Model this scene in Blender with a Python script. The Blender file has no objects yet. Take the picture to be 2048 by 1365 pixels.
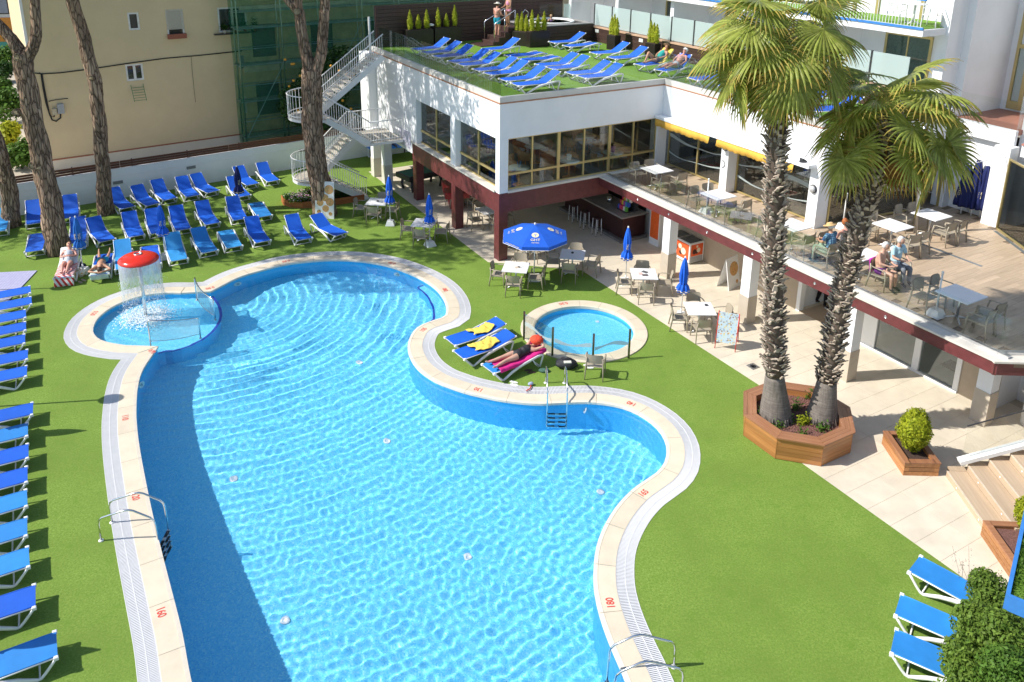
import bpy, math, random
import numpy as np
from mathutils import Vector, Matrix
from mathutils.geometry import tessellate_polygon
SC = bpy.context.scene
COL = SC.collection
rad = math.radians
# ------------------------------------------------------------------ camera, sky, sun, exposure
FPX, PITCH, PPY, ROLL, CAMH = 1638.46, 0.296278, 324.13, 0.011514, 13.0
_fw = Vector((0, math.cos(PITCH), -math.sin(PITCH)))
_up = Vector((0, math.sin(PITCH), math.cos(PITCH)))
_rt = Vector((1, 0, 0))
CR = _rt * math.cos(ROLL) + _up * math.sin(ROLL)
CU = -_rt * math.sin(ROLL) + _up * math.cos(ROLL)
cam_data = bpy.data.cameras.new('camera')
cam = bpy.data.objects.new('camera', cam_data)
COL.objects.link(cam)
_m = Matrix(((CR.x, CU.x, -_fw.x), (CR.y, CU.y, -_fw.y), (CR.z, CU.z, -_fw.z)))
cam.matrix_world = Matrix.Translation((0, 0, CAMH)) @ _m.to_4x4()
cam_data.sensor_width = 36.0
cam_data.lens = FPX * 36.0 / 2048.0
cam_data.shift_y = -(682.5 - PPY) / 2048.0
cam_data.clip_start = 0.1
cam_data.clip_end = 600
SC.camera = cam
SUN_EL, SHADOW_AZ = rad(43.0), rad(8.0)
world = bpy.data.worlds.new('World')
SC.world = world
world.use_nodes = True
_nt = world.node_tree
_sky = _nt.nodes.new('ShaderNodeTexSky')
_sky.sky_type = 'NISHITA'
_sky.sun_disc = False
_sky.sun_elevation = SUN_EL
_sky.sun_rotation = math.atan2(-math.cos(SHADOW_AZ), -math.sin(SHADOW_AZ))
_sky.air_density = 1.0
_sky.dust_density = 0.6
_bg = _nt.nodes['Background']
_nt.links.new(_sky.outputs[0], _bg.inputs[0])
_bg.inputs[1].default_value = 0.115
sun_l = bpy.data.lights.new('sun', 'SUN')
sun_l.energy = 4.2
sun_l.angle = rad(0.53)
sun_l.color = (1.0, 0.955, 0.88)
sun_l.cycles.is_caustics_light = True
sun = bpy.data.objects.new('sun', sun_l)
COL.objects.link(sun)
_d = Vector((math.cos(SHADOW_AZ) * math.cos(SUN_EL), math.sin(SHADOW_AZ) * math.cos(SUN_EL), -math.sin(SUN_EL)))
sun.rotation_euler = _d.to_track_quat('-Z', 'Y').to_euler()
sun.location = (-40, -6, 40)
SC.view_settings.view_transform = 'Standard'
SC.view_settings.look = 'None'
SC.view_settings.exposure = 0.55
SC.view_settings.gamma = 1.0
SC.render.engine = 'CYCLES'
SC.cycles.use_denoising = True
SC.cycles.max_bounces = 12
SC.cycles.transparent_max_bounces = 24
SC.cycles.transmission_bounces = 8
SC.cycles.sample_clamp_indirect = 8.0
SC.cycles.blur_glossy = 0.5

# ------------------------------------------------------------------ pixel -> place
def ray(px, py):
    x, y = (px - 1024) / FPX, -(py - PPY) / FPX
    return CR * x + CU * y + _fw
def G(px, py, z=0.0):
    d = ray(px, py)
    t = (z - CAMH) / d.z
    return Vector((d.x * t, d.y * t, z))
def cp(ox, oy, s, x, y):          # a point read in an enlarged crop
    return (ox + x / s, oy + y / s)
P0 = Vector((-0.46664, 29.32805, 0))
BAZ = rad(30.0938545)
BU = Vector((math.cos(BAZ), math.sin(BAZ), 0))
BV = Vector((math.sin(BAZ), -math.cos(BAZ), 0))
def W(u, v, z=0.0):               # hotel grid -> world
    q = P0 + BU * u + BV * v
    return Vector((q.x, q.y, z))
def hit_y(px, py, xy):            # height of a pixel above a foot point
    d = ray(px, py)
    t = math.hypot(xy[0], xy[1]) / math.hypot(d.x, d.y)
    return CAMH + t * d.z

# ------------------------------------------------------------------ mesh builder
class MB:
    def __init__(s):
        s.v, s.f, s.mi, s.sm, s.k, s.T = [], [], [], [], 0, None
    def add(s, vs, fs, smooth=False):
        n = len(s.v)
        if s.T is not None:
            vs = [s.T @ Vector(a) for a in vs]
        s.v.extend([tuple(a) for a in vs])
        for f in fs:
            s.f.append(tuple(i + n for i in f)); s.mi.append(s.k); s.sm.append(smooth)
        return s
    def box(s, x0, x1, y0, y1, z0, z1):
        return s.add([(x0, y0, z0), (x1, y0, z0), (x1, y1, z0), (x0, y1, z0), (x0, y0, z1), (x1, y0, z1), (x1, y1, z1), (x0, y1, z1)],
                     [(0, 3, 2, 1), (4, 5, 6, 7), (0, 1, 5, 4), (1, 2, 6, 5), (2, 3, 7, 6), (3, 0, 4, 7)])
    def cbox(s, x0, x1, y0, y1, z0, z1, c=0.01):      # top edges chamfered
        a = [(x0, y0, z0), (x1, y0, z0), (x1, y1, z0), (x0, y1, z0), (x0, y0, z1 - c), (x1, y0, z1 - c), (x1, y1, z1 - c), (x0, y1, z1 - c),
             (x0 + c, y0 + c, z1), (x1 - c, y0 + c, z1), (x1 - c, y1 - c, z1), (x0 + c, y1 - c, z1)]
        return s.add(a, [(0, 3, 2, 1), (8, 9, 10, 11), (0, 1, 5, 4), (1, 2, 6, 5), (2, 3, 7, 6), (3, 0, 4, 7), (4, 5, 9, 8), (5, 6, 10, 9), (6, 7, 11, 10), (7, 4, 8, 11)])
    def obox(s, c, size, R):                           # oriented box, R = 3x3 or euler
        if not isinstance(R, Matrix):
            from mathutils import Euler
            R = Euler(R).to_matrix()
        c = Vector(c); hx, hy, hz = [a / 2 for a in size]
        vs = [c + R @ Vector(a) for a in [(-hx, -hy, -hz), (hx, -hy, -hz), (hx, hy, -hz), (-hx, hy, -hz), (-hx, -hy, hz), (hx, -hy, hz), (hx, hy, hz), (-hx, hy, hz)]]
        return s.add(vs, [(0, 3, 2, 1), (4, 5, 6, 7), (0, 1, 5, 4), (1, 2, 6, 5), (2, 3, 7, 6), (3, 0, 4, 7)])
    def bar(s, a, b, w, h, up=(0, 0, 1)):              # box beam from a to b
        a, b = Vector(a), Vector(b); d = (b - a)
        L = d.length; d = d / L; u = Vector(up)
        x = d.cross(u)
        if x.length < 1e-4: x = d.cross(Vector((0, 1, 0)))
        x.normalize(); z = x.cross(d)
        vs = []
        for p in (a, b):
            for sx, sz in ((-1, -1), (1, -1), (1, 1), (-1, 1)):
                vs.append(p + x * (sx * w / 2) + z * (sz * h / 2))
        return s.add(vs, [(0, 1, 2, 3), (7, 6, 5, 4), (0, 4, 5, 1), (1, 5, 6, 2), (2, 6, 7, 3), (3, 7, 4, 0)])
    def tube(s, pts, r, n=8, closed=False, cap=True, flat=1.0):
        pts = [Vector(p) for p in pts]; m = len(pts)
        rs = r if hasattr(r, '__len__') else [r] * m
        vs = []; prev = None
        for i, p in enumerate(pts):
            if closed: d = pts[(i + 1) % m] - pts[i - 1]
            else: d = pts[min(i + 1, m - 1)] - pts[max(i - 1, 0)]
            if d.length < 1e-9: d = Vector((0, 0, 1))
            d.normalize()
            if prev is None:
                x = d.cross(Vector((0, 0, 1)))
                if x.length < 0.05: x = d.cross(Vector((0, 1, 0)))
            else:
                x = prev - d * prev.dot(d)
            x.normalize(); prev = x; y = d.cross(x)
            for k in range(n):
                a = 2 * math.pi * k / n
                vs.append(p + x * (math.cos(a) * rs[i]) + y * (math.sin(a) * rs[i] * flat))
        fs = []
        for i in range(m if closed else m - 1):
            j = (i + 1) % m
            for k in range(n):
                l = (k + 1) % n
                fs.append((i * n + k, i * n + l, j * n + l, j * n + k))
        if cap and not closed:
            fs.append(tuple(range(n - 1, -1, -1))); fs.append(tuple((m - 1) * n + k for k in range(n)))
        return s.add(vs, fs, n > 5)
    def lathe(s, prof, n=16, c=(0, 0, 0), flute=None):
        vs = []
        for r, z in prof:
            for k in range(n):
                a = 2 * math.pi * k / n
                rr = r * (flute(a, z) if flute else 1)
                vs.append((c[0] + rr * math.cos(a), c[1] + rr * math.sin(a), c[2] + z))
        m = len(prof); fs = []
        for i in range(m - 1):
            for k in range(n):
                l = (k + 1) % n
                fs.append((i * n + k, i * n + l, (i + 1) * n + l, (i + 1) * n + k))
        if prof[0][0] > 1e-5: fs.append(tuple(range(n - 1, -1, -1)))
        if prof[-1][0] > 1e-5: fs.append(tuple((m - 1) * n + k for k in range(n)))
        return s.add(vs, fs, True)
    def ellip(s, c, r, nu=12, nv=8, R=None, f=None):
        vs = []; R = R or Matrix.Identity(3)
        for j in range(nv + 1):
            t = math.pi * j / nv
            for i in range(nu):
                a = 2 * math.pi * i / nu
                d = Vector((math.sin(t) * math.cos(a), math.sin(t) * math.sin(a), math.cos(t)))
                k = f(d) if f else 1.0
                vs.append(Vector(c) + R @ Vector((d.x * r[0] * k, d.y * r[1] * k, d.z * r[2] * k)))
        fs = []
        for j in range(nv):
            for i in range(nu):
                l = (i + 1) % nu
                fs.append((j * nu + i, (j + 1) * nu + i, (j + 1) * nu + l, j * nu + l))
        return s.add(vs, fs, True)
    def prism(s, poly, z0, z1, bottom=True):
        n = len(poly)
        vs = [(p[0], p[1], z0) for p in poly] + [(p[0], p[1], z1) for p in poly]
        ar = sum(poly[i][0] * poly[(i + 1) % n][1] - poly[(i + 1) % n][0] * poly[i][1] for i in range(n))
        fs = [(i, (i + 1) % n, n + (i + 1) % n, n + i) for i in range(n)]
        if ar < 0: fs = [f[::-1] for f in fs]
        tri = tessellate_polygon([[Vector((p[0], p[1], 0)) for p in poly]])
        def up(t):
            a, b, c = [Vector((poly[i][0], poly[i][1])) for i in t]
            return t if (b - a).x * (c - a).y - (b - a).y * (c - a).x > 0 else t[::-1]
        for t in tri:
            t = up(tuple(t)); fs.append(tuple(n + i for i in t))
            if bottom: fs.append(tuple(t[::-1]))
        return s.add(vs, fs)
    def sheet(s, outer, holes=(), z=0.0, zf=None):     # flat polygon with holes, facing up
        loops = [outer] + list(holes)
        flat = [p for l in loops for p in l]
        tri = tessellate_polygon([[Vector((p[0], p[1], 0)) for p in l] for l in loops])
        vs = [(p[0], p[1], zf(p[0], p[1]) if zf else z) for p in flat]
        fs = []
        for t in tri:
            a, b, c = [Vector((flat[i][0], flat[i][1])) for i in t]
            fs.append(tuple(t) if (b - a).x * (c - a).y - (b - a).y * (c - a).x > 0 else tuple(t[::-1]))
        return s.add(vs, fs)
    def build(s, name, mats, parent=None, loc=None, rot=None, **tags):
        me = bpy.data.meshes.new(name)
        me.from_pydata(s.v, [], s.f)
        if not isinstance(mats, (list, tuple)): mats = [mats]
        for m in mats: me.materials.append(m)
        if len(mats) > 1: me.polygons.foreach_set('material_index', s.mi)
        me.polygons.foreach_set('use_smooth', s.sm)
        me.update()
        o = bpy.data.objects.new(name, me)
        COL.objects.link(o)
        if parent is not None: o.parent = parent
        if loc is not None: o.location = loc
        if rot is not None: o.rotation_euler = rot
        for k, v in tags.items(): o[{'cat': 'category'}.get(k, k)] = v
        return o
def thing(name, label, cat, loc=(0, 0, 0), rz=0.0, group=None):
    o = bpy.data.objects.new(name, None)
    o.empty_display_size = 0.2
    COL.objects.link(o)
    o.location = loc; o.rotation_euler = (0, 0, rz)
    o['label'] = label; o['category'] = cat
    if group: o['group'] = group
    return o
def tag(o, label, cat, group=None):
    o['label'] = label; o['category'] = cat
    if group: o['group'] = group
    return o
def copy_tree(o, parent=None, swap=None):
    c = o.copy(); COL.objects.link(c)
    if parent is not None:
        c.parent = parent
    if swap and c.type == 'MESH':
        for i, sl in enumerate(c.material_slots):
            if sl.material in swap:
                nm = swap[sl.material]; sl.link = 'OBJECT'; sl.material = nm
    for ch in KIDS.get(o.name, []):
        copy_tree(ch, c, swap)
    return c
KIDS = {}
def freeze(o):                     # remember the children of a thing so that copies are quick
    KIDS[o.name] = [c for c in COL.objects if c.parent == o]
    for c in KIDS[o.name]: freeze(c)
def hide_proto(o): pass

# ------------------------------------------------------------------ materials
def new_mat(name):
    m = bpy.data.materials.new(name); m.use_nodes = True
    return m, m.node_tree, m.node_tree.nodes['Principled BSDF']
def N(nt, t, **kw):
    n = nt.nodes.new(t)
    for k, v in kw.items(): setattr(n, k, v)
    return n
def mixcol(nt, fac, a, b, mode='MIX'):
    n = nt.nodes.new('ShaderNodeMix'); n.data_type = 'RGBA'; n.blend_type = mode
    for sock, v in ((n.inputs[0], fac), (n.inputs[6], a), (n.inputs[7], b)):
        if isinstance(v, bpy.types.NodeSocket): nt.links.new(v, sock)
        elif isinstance(v, (int, float)): sock.default_value = v
        else: sock.default_value = (*v, 1) if len(v) == 3 else v
    return n.outputs[2]
def noise(nt, scale, detail=4, rough=.55, vec=None, dim='3D'):
    n = N(nt, 'ShaderNodeTexNoise'); n.inputs['Scale'].default_value = scale; n.inputs['Detail'].default_value = detail
    n.inputs['Roughness'].default_value = rough
    if vec is not None: nt.links.new(vec, n.inputs['Vector'])
    return n
def ramp(nt, fac, stops):
    r = N(nt, 'ShaderNodeValToRGB'); e = r.color_ramp.elements
    while len(e) < len(stops): e.new(0.5)
    for i, (p, c) in enumerate(stops):
        e[i].position = p; e[i].color = (*c, 1) if len(c) == 3 else c
    nt.links.new(fac, r.inputs[0]); return r.outputs[0]
def coords(nt, kind='Object', scale=None, rot=None):
    t = N(nt, 'ShaderNodeTexCoord'); out = t.outputs[kind]
    if scale or rot:
        mp = N(nt, 'ShaderNodeMapping'); nt.links.new(out, mp.inputs[0])
        if scale: mp.inputs['Scale'].default_value = scale
        if rot: mp.inputs['Rotation'].default_value = rot
        out = mp.outputs[0]
    return out
def bump(nt, b, h, strength=.3, dist=.01):
    n = N(nt, 'ShaderNodeBump'); n.inputs['Strength'].default_value = strength; n.inputs['Distance'].default_value = dist
    nt.links.new(h, n.inputs['Height']); nt.links.new(n.outputs[0], b.inputs['Normal'])
def objrand(nt):
    return N(nt, 'ShaderNodeObjectInfo').outputs['Random']
def mat(name, col, rough=.5, metal=0.0, var=.12, scale=6.0, bmp=0.0, bscale=40.0, world=False, rnd=0.0, spec=.5, dirt=0.0, sheen=0.0):
    """plain surface: base colour with low-frequency mottling, fine relief, per-object variation"""
    m, nt, b = new_mat(name)
    b.inputs['Roughness'].default_value = rough; b.inputs['Metallic'].default_value = metal
    b.inputs['Specular IOR Level'].default_value = spec
    vec = coords(nt, 'Object')
    if world:
        vec = N(nt, 'ShaderNodeNewGeometry').outputs['Position']
    c = (*col, 1)
    dark = tuple(x * (1 - var) for x in col); light = tuple(min(1, x * (1 + var)) for x in col)
    out = ramp(nt, noise(nt, scale, 5, .6, vec).outputs[0], [(.3, dark), (.7, light)])
    if dirt > 0:
        f = ramp(nt, noise(nt, scale * .35, 6, .7, vec).outputs[0], [(.45, (0, 0, 0)), (.75, (1, 1, 1))])
        mu = N(nt, 'ShaderNodeMath', operation='MULTIPLY'); nt.links.new(f, mu.inputs[0]); mu.inputs[1].default_value = dirt
        out = mixcol(nt, mu.outputs[0], out, tuple(x * .55 for x in col))
    if rnd > 0:
        hv = N(nt, 'ShaderNodeHueSaturation'); nt.links.new(out, hv.inputs['Color'])
        mr = N(nt, 'ShaderNodeMapRange'); nt.links.new(objrand(nt), mr.inputs[0]); mr.inputs[3].default_value = 1 - rnd; mr.inputs[4].default_value = 1 + rnd
        nt.links.new(mr.outputs[0], hv.inputs['Value']); out = hv.outputs[0]
    nt.links.new(out, b.inputs['Base Color'])
    if bmp > 0: bump(nt, b, noise(nt, bscale, 4, .6, vec).outputs[0], bmp)
    if sheen: b.inputs['Sheen Weight'].default_value = sheen
    return m
def glass(name, tint=(.93, .97, .95), rough=0.0, refl=1.0, ior=1.45):
    m, nt, b = new_mat(name)
    nt.nodes.remove(b)
    tr = N(nt, 'ShaderNodeBsdfTransparent'); tr.inputs[0].default_value = (*tint, 1)
    gl = N(nt, 'ShaderNodeBsdfGlossy'); gl.inputs['Roughness'].default_value = rough
    fr = N(nt, 'ShaderNodeFresnel'); fr.inputs[0].default_value = ior
    mu = N(nt, 'ShaderNodeMath', operation='MULTIPLY'); nt.links.new(fr.outputs[0], mu.inputs[0]); mu.inputs[1].default_value = refl
    mx = N(nt, 'ShaderNodeMixShader'); nt.links.new(mu.outputs[0], mx.inputs[0])
    nt.links.new(tr.outputs[0], mx.inputs[1]); nt.links.new(gl.outputs[0], mx.inputs[2])
    nt.links.new(mx.outputs[0], nt.nodes['Material Output'].inputs[0])
    return m
def frosted(name, col=(.70, .80, .79), alpha=.55):
    m, nt, b = new_mat(name)
    nt.nodes.remove(b)
    tr = N(nt, 'ShaderNodeBsdfTransparent'); tr.inputs[0].default_value = (.9, .97, .96, 1)
    di = N(nt, 'ShaderNodeBsdfDiffuse'); di.inputs[0].default_value = (*col, 1)
    tl = N(nt, 'ShaderNodeBsdfTranslucent'); tl.inputs[0].default_value = (*col, 1)
    a = N(nt, 'ShaderNodeAddShader'); 
    mx0 = N(nt, 'ShaderNodeMixShader'); mx0.inputs[0].default_value = .35
    nt.links.new(di.outputs[0], mx0.inputs[1]); nt.links.new(tl.outputs[0], mx0.inputs[2])
    mx = N(nt, 'ShaderNodeMixShader'); mx.inputs[0].default_value = alpha
    nt.links.new(tr.outputs[0], mx.inputs[1]); nt.links.new(mx0.outputs[0], mx.inputs[2])
    nt.links.new(mx.outputs[0], nt.nodes['Material Output'].inputs[0])
    return m
def wood(name, c1, c2, rough=.45, axis='X', scale=1.0, rnd=.25, coat=0.0):
    """wood grain along one object axis"""
    m, nt, b = new_mat(name)
    sc = {'X': (.8, 14, 14), 'Y': (14, .8, 14), 'Z': (14, 14, .8)}[axis]
    vec = coords(nt, 'Object', tuple(a * scale for a in sc))
    add = N(nt, 'ShaderNodeVectorMath', operation='ADD'); nt.links.new(vec, add.inputs[0])
    r = objrand(nt); mu = N(nt, 'ShaderNodeMath', operation='MULTIPLY'); nt.links.new(r, mu.inputs[0]); mu.inputs[1].default_value = 57.0
    nt.links.new(mu.outputs[0], add.inputs[1])
    n = noise(nt, 1.2, 6, .62, add.outputs[0])
    out = ramp(nt, n.outputs[0], [(.28, c1), (.72, c2)])
    hv = N(nt, 'ShaderNodeHueSaturation'); nt.links.new(out, hv.inputs['Color'])
    mr = N(nt, 'ShaderNodeMapRange'); nt.links.new(r, mr.inputs[0]); mr.inputs[3].default_value = 1 - rnd; mr.inputs[4].default_value = 1 + rnd
    nt.links.new(mr.outputs[0], hv.inputs['Value'])
    nt.links.new(hv.outputs[0], b.inputs['Base Color'])
    b.inputs['Roughness'].default_value = rough
    if coat: b.inputs['Coat Weight'].default_value = coat
    bump(nt, b, n.outputs[0], .15)
    return m
M = {}
M['white'] = mat('white_paint', (.80, .80, .79), .6, var=.03, scale=1.5, bmp=.12, bscale=60, dirt=.06)
M['wall_white'] = mat('white_render', (.82, .83, .84), .75, var=.04, scale=.8, bmp=.3, bscale=35, dirt=.16)
M['plastic'] = mat('white_resin', (.78, .78, .77), .38, var=.04, scale=5, dirt=.10)
M['table'] = mat('white_laminate', (.80, .80, .80), .3, var=.02)
M['steel'] = mat('polished_steel', (.72, .73, .74), .14, 1.0, var=.04)
M['alu'] = mat('brushed_aluminium', (.62, .63, .64), .35, 1.0, var=.05)
M['dark'] = mat('dark_metal', (.035, .036, .04), .45, var=.1)
M['black'] = mat('black_rubber', (.012, .012, .013), .6)
M['taupe'] = mat('taupe_resin', (.36, .31, .235), .5, var=.05, scale=4, rnd=.10, bmp=.05)
M['gold'] = mat('gold_anodised', (.56, .45, .20), .35, .55, var=.06)
M['glass'] = glass('window_glass', (.90, .93, .92), refl=.85)
M['bglass'] = glass('balustrade_glass', (.975, .99, .984), refl=.38)
M['frost'] = frosted('frosted_glass')
M['burg'] = mat('burgundy_cladding', (.135, .033, .034), .42, var=.22, scale=5, bmp=.05, rnd=.05)
M['copper'] = mat('copper_strip', (.42, .20, .11), .5, var=.25, scale=4, rnd=.05)
M['stone'] = mat('sill_stone', (.66, .62, .55), .5, var=.08, scale=3, dirt=.15)
M['beige'] = mat('beige_panel', (.42, .34, .25), .6, var=.05)
M['yellow_cloth'] = mat('yellow_canvas', (.78, .45, .07), .8, var=.06, bmp=.1)
M['umb'] = mat('blue_canvas', (.004, .105, .60), .75, var=.10, scale=3, bmp=.08, rnd=.12)
M['umb_dark'] = mat('navy_canvas', (.003, .010, .085), .8, var=.15, scale=3, bmp=.1)
M['print'] = mat('cream_print', (.80, .70, .42), .8, var=.05)
M['red'] = mat('red_paint', (.62, .045, .03), .35, var=.06)
M['redmark'] = mat('red_stencil', (.62, .07, .05), .7, var=.25, scale=25)
M['darkbrown'] = mat('dark_brown_slats', (.060, .030, .024), .55, var=.18, scale=6, rnd=.15)
M['soil'] = mat('dark_soil', (.06, .035, .025), .95, var=.4, scale=30, bmp=.5, bscale=60)
M['gravel'] = mat('volcanic_gravel', (.16, .075, .06), .9, var=.55, scale=45, bmp=.9, bscale=60)
# ================================================================== ground and pools
def turf_mat(name, a, b, c):
    m, nt, bs = new_mat(name)
    pos = N(nt, 'ShaderNodeNewGeometry').outputs['Position']
    f = noise(nt, 24, 4, .85, pos).outputs[0]
    col = ramp(nt, f, [(.28, a), (.5, b), (.74, c)])
    big = noise(nt, .55, 5, .6, pos).outputs[0]
    col = mixcol(nt, ramp(nt, big, [(.35, (0, 0, 0)), (.7, (.75, .75, .75))]), col, tuple(x * .78 for x in b))
    st = noise(nt, 3.2, 4, .65, pos).outputs[0]
    col = mixcol(nt, ramp(nt, st, [(.54, (0, 0, 0)), (.72, (.5, .5, .5))]), col, (b[0] * .62, b[1] * .80, b[2] * .5))
    nt.links.new(col, bs.inputs['Base Color']); bs.inputs['Roughness'].default_value = .85
    bs.inputs['Specular IOR Level'].default_value = .2
    bump(nt, bs, noise(nt, 90, 3, .8, pos).outputs[0], .9, .012)
    return m
M['turf'] = turf_mat('artificial_turf', (.085, .165, .020), (.180, .285, .045), (.320, .43, .105))
M['turf2'] = turf_mat('roof_turf_green', (.075, .165, .018), (.150, .285, .036), (.25, .40, .075))
M['coping'] = mat('cream_coping_stone', (.66, .575, .44), .55, var=.07, scale=2.5, bmp=.15, bscale=50, world=True, rnd=.05, dirt=.12)
M['lip'] = mat('coping_lip_stone', (.70, .63, .52), .5, var=.05, world=True)
M['grate'] = mat('white_grate', (.66, .66, .67), .45, var=.04, world=True)
M['channel'] = mat('grey_channel', (.16, .17, .18), .7, world=True)
M['tile'] = mat('cream_porcelain', (.66, .585, .465), .42, var=.10, scale=1.6, world=True, rnd=.035, dirt=.10)
M['joint'] = mat('tile_joint', (.50, .44, .35), .9, world=True)
M['earth'] = mat('earth_ground', (.30, .26, .20), .95, var=.2, scale=1, world=True)

def mosaic(name, base, dark, light):
    m, nt, b = new_mat(name)
    pos = N(nt, 'ShaderNodeNewGeometry').outputs['Position']
    mp = N(nt, 'ShaderNodeMapping'); nt.links.new(pos, mp.inputs[0]); mp.inputs['Scale'].default_value = (36, 36, 36)
    wn = N(nt, 'ShaderNodeTexWhiteNoise'); sn = N(nt, 'ShaderNodeVectorMath', operation='FLOOR')
    nt.links.new(mp.outputs[0], sn.inputs[0]); nt.links.new(sn.outputs[0], wn.inputs[0])
    col = ramp(nt, wn.outputs[0], [(0, dark), (.35, base), (.7, base), (1, light)])
    nt.links.new(col, b.inputs['Base Color']); b.inputs['Roughness'].default_value = .35
    return m
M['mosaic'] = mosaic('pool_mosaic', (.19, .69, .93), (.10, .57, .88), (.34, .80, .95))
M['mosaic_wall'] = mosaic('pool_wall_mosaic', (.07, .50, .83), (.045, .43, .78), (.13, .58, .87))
M['mosaic_dark'] = mosaic('step_edge_mosaic', (.02, .06, .40), (.015, .045, .34), (.03, .10, .46))
def water_mat(name):
    m, nt, b = new_mat(name)
    b.inputs['Base Color'].default_value = (1, 1, 1, 1)
    b.inputs['Transmission Weight'].default_value = 1.0; b.inputs['Roughness'].default_value = 0.0; b.inputs['IOR'].default_value = 1.333
    return m
M['water'] = water_mat('pool_water')

# water edge of the main pool, read off the photograph (pixels), clockwise from the lower left
MAIN = [(420, 1530), (379, 1365), (360, 1264), (336.5, 1170), (318, 1097), (300, 1020), (284, 940), (275, 887), (271, 850), (270, 820), (273, 776), (284, 739), (314, 694.5)]
SHAL = [(283, 696), (246, 691.8), (215.3, 686.6), (194.8, 679), (184.6, 667), (184.6, 655), (192.8, 638.4), (211, 622), (235.8, 607.7), (266.6, 596.4), (297.4, 589), (338.4, 585.5), (375, 586)]
TOPR = [(421, 583), (474, 556), (519, 541.8), (569.7, 529), (621, 522.6), (672, 520), (723.6, 522.6), (774.9, 531.5), (815, 545), (848, 560.5), (873, 578), (888, 597), (894, 613), (894.5, 625), (889, 635),
        (864, 643.5), (842, 652.5), (828.7, 664), (820.3, 680), (817.5, 696), (821.5, 713), (832.5, 732), (850, 748.4), (874.3, 763.7), (902.9, 774.9), (935, 785.4), (972, 794), (1011, 801.4), (1072, 807.3), (1133, 805.2), (1182, 804.4), (1230.6, 810.4), (1267, 822), (1299, 840.5), (1321, 861), (1333, 883), (1336, 903), (1332, 925), (1319, 944), (1298, 959.5),
        (1266.8, 981.5), (1235.6, 1014.7), (1210.7, 1055), (1195.8, 1095.6), (1190.5, 1139), (1191.5, 1178), (1199.8, 1220), (1213.8, 1263.7), (1232.5, 1310), (1250, 1350), (1300, 1480), (1330, 1560)]
def gp(l, z=0.0): return [G(x, y, z).xy for x, y in l]
def smooth_line(pts, step=.25, closed=False):
    """Catmull-Rom through the points, resampled to even spacing"""
    pts = [Vector(p) for p in pts]; out = []; n = len(pts)
    for i in range(n - 1 if not closed else n):
        p0 = pts[i - 1] if (i > 0 or closed) else pts[0] * 2 - pts[1]
        p1, p2 = pts[i % n], pts[(i + 1) % n]
        p3 = pts[(i + 2) % n] if (i + 2 < n or closed) else p2 * 2 - p1
        for k in range(12):
            t = k / 12
            out.append(.5 * ((2 * p1) + (-p0 + p2) * t + (2 * p0 - 5 * p1 + 4 * p2 - p3) * t * t + (-p0 + 3 * p1 - 3 * p2 + p3) * t ** 3))
    if not closed: out.append(pts[-1])
    if closed: out.append(pts[0])
    res = [out[0]]; acc = 0
    L = sum((out[i + 1] - out[i]).length for i in range(len(out) - 1)); m = max(2, round(L / step)); st = L / m; nxt = st
    for i in range(len(out) - 1):
        d = (out[i + 1] - out[i]).length
        while acc + d >= nxt - 1e-9 and len(res) < m:
            res.append(out[i].lerp(out[i + 1], (nxt - acc) / d if d > 0 else 0)); nxt += st
        acc += d
    res.append(out[-1])
    return res
E_MAIN = smooth_line(gp(MAIN)); E_SHAL = smooth_line(gp([MAIN[-1]] + SHAL + [TOPR[0]])); E_TOPR = smooth_line(gp(TOPR))
J1, J2 = E_MAIN[-1], E_TOPR[0]
# the barrier between the shallow splash pool and the main pool (an underwater step)
STEP = smooth_line(gp([(421, 583), (437, 606), (441, 628), (432, 648), (412, 668), (380, 685), (345, 696), (314, 694.5)], -.12))
STEP[0], STEP[-1] = J2.copy(), J1.copy()
main_poly = E_MAIN + [p for p in reversed(STEP)][1:-1] + E_TOPR
shal_poly = E_SHAL[:-1] + STEP[:-1]
DS = .38
def depth(x, y): return -min(1.95, max(1.0, 1.0 + (30.0 - y) * .050))
# basin: floor and walls
mb = MB()
mb.sheet(main_poly, zf=depth)
mb.k = 1
for i in range(len(main_poly)):
    a, b = main_poly[i], main_poly[(i + 1) % len(main_poly)]
    isstep = len(E_MAIN) - 1 <= i < len(E_MAIN) + len(STEP) - 2
    top = -DS if isstep else -.02
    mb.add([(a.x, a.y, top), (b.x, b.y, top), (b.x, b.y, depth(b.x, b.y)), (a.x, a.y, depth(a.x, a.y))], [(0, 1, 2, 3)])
mb.k = 0
mb.sheet(shal_poly, z=-DS)
mb.k = 1
for i in range(len(E_SHAL) - 1):
    a, b = E_SHAL[i], E_SHAL[i + 1]
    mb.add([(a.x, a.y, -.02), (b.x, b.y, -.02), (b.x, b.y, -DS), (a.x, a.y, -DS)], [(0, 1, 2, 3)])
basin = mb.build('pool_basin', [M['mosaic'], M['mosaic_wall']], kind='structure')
basin.cycles.is_caustics_receiver = True
def ribbon(line, w, z, name, material, parent, th=.012):
    mb = MB()
    for i in range(len(line) - 1):
        a, b = Vector(line[i]), Vector(line[i + 1]); d = (b - a).normalized(); n = Vector((-d.y, d.x)) * w / 2
        mb.add([(*(a - n), z), (*(b - n), z), (*(b + n), z), (*(a + n), z)], [(0, 1, 2, 3)])
        mb.add([(*(a - n), z), (*(b - n), z), (*(b - n), z - th), (*(a - n), z - th)], [(3, 2, 1, 0)])
    o = mb.build(name, material, parent); o.cycles.is_caustics_receiver = True
    return o
ribbon(STEP, .09, -DS + .006, 'step_edge', M['mosaic_dark'], basin)
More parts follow.
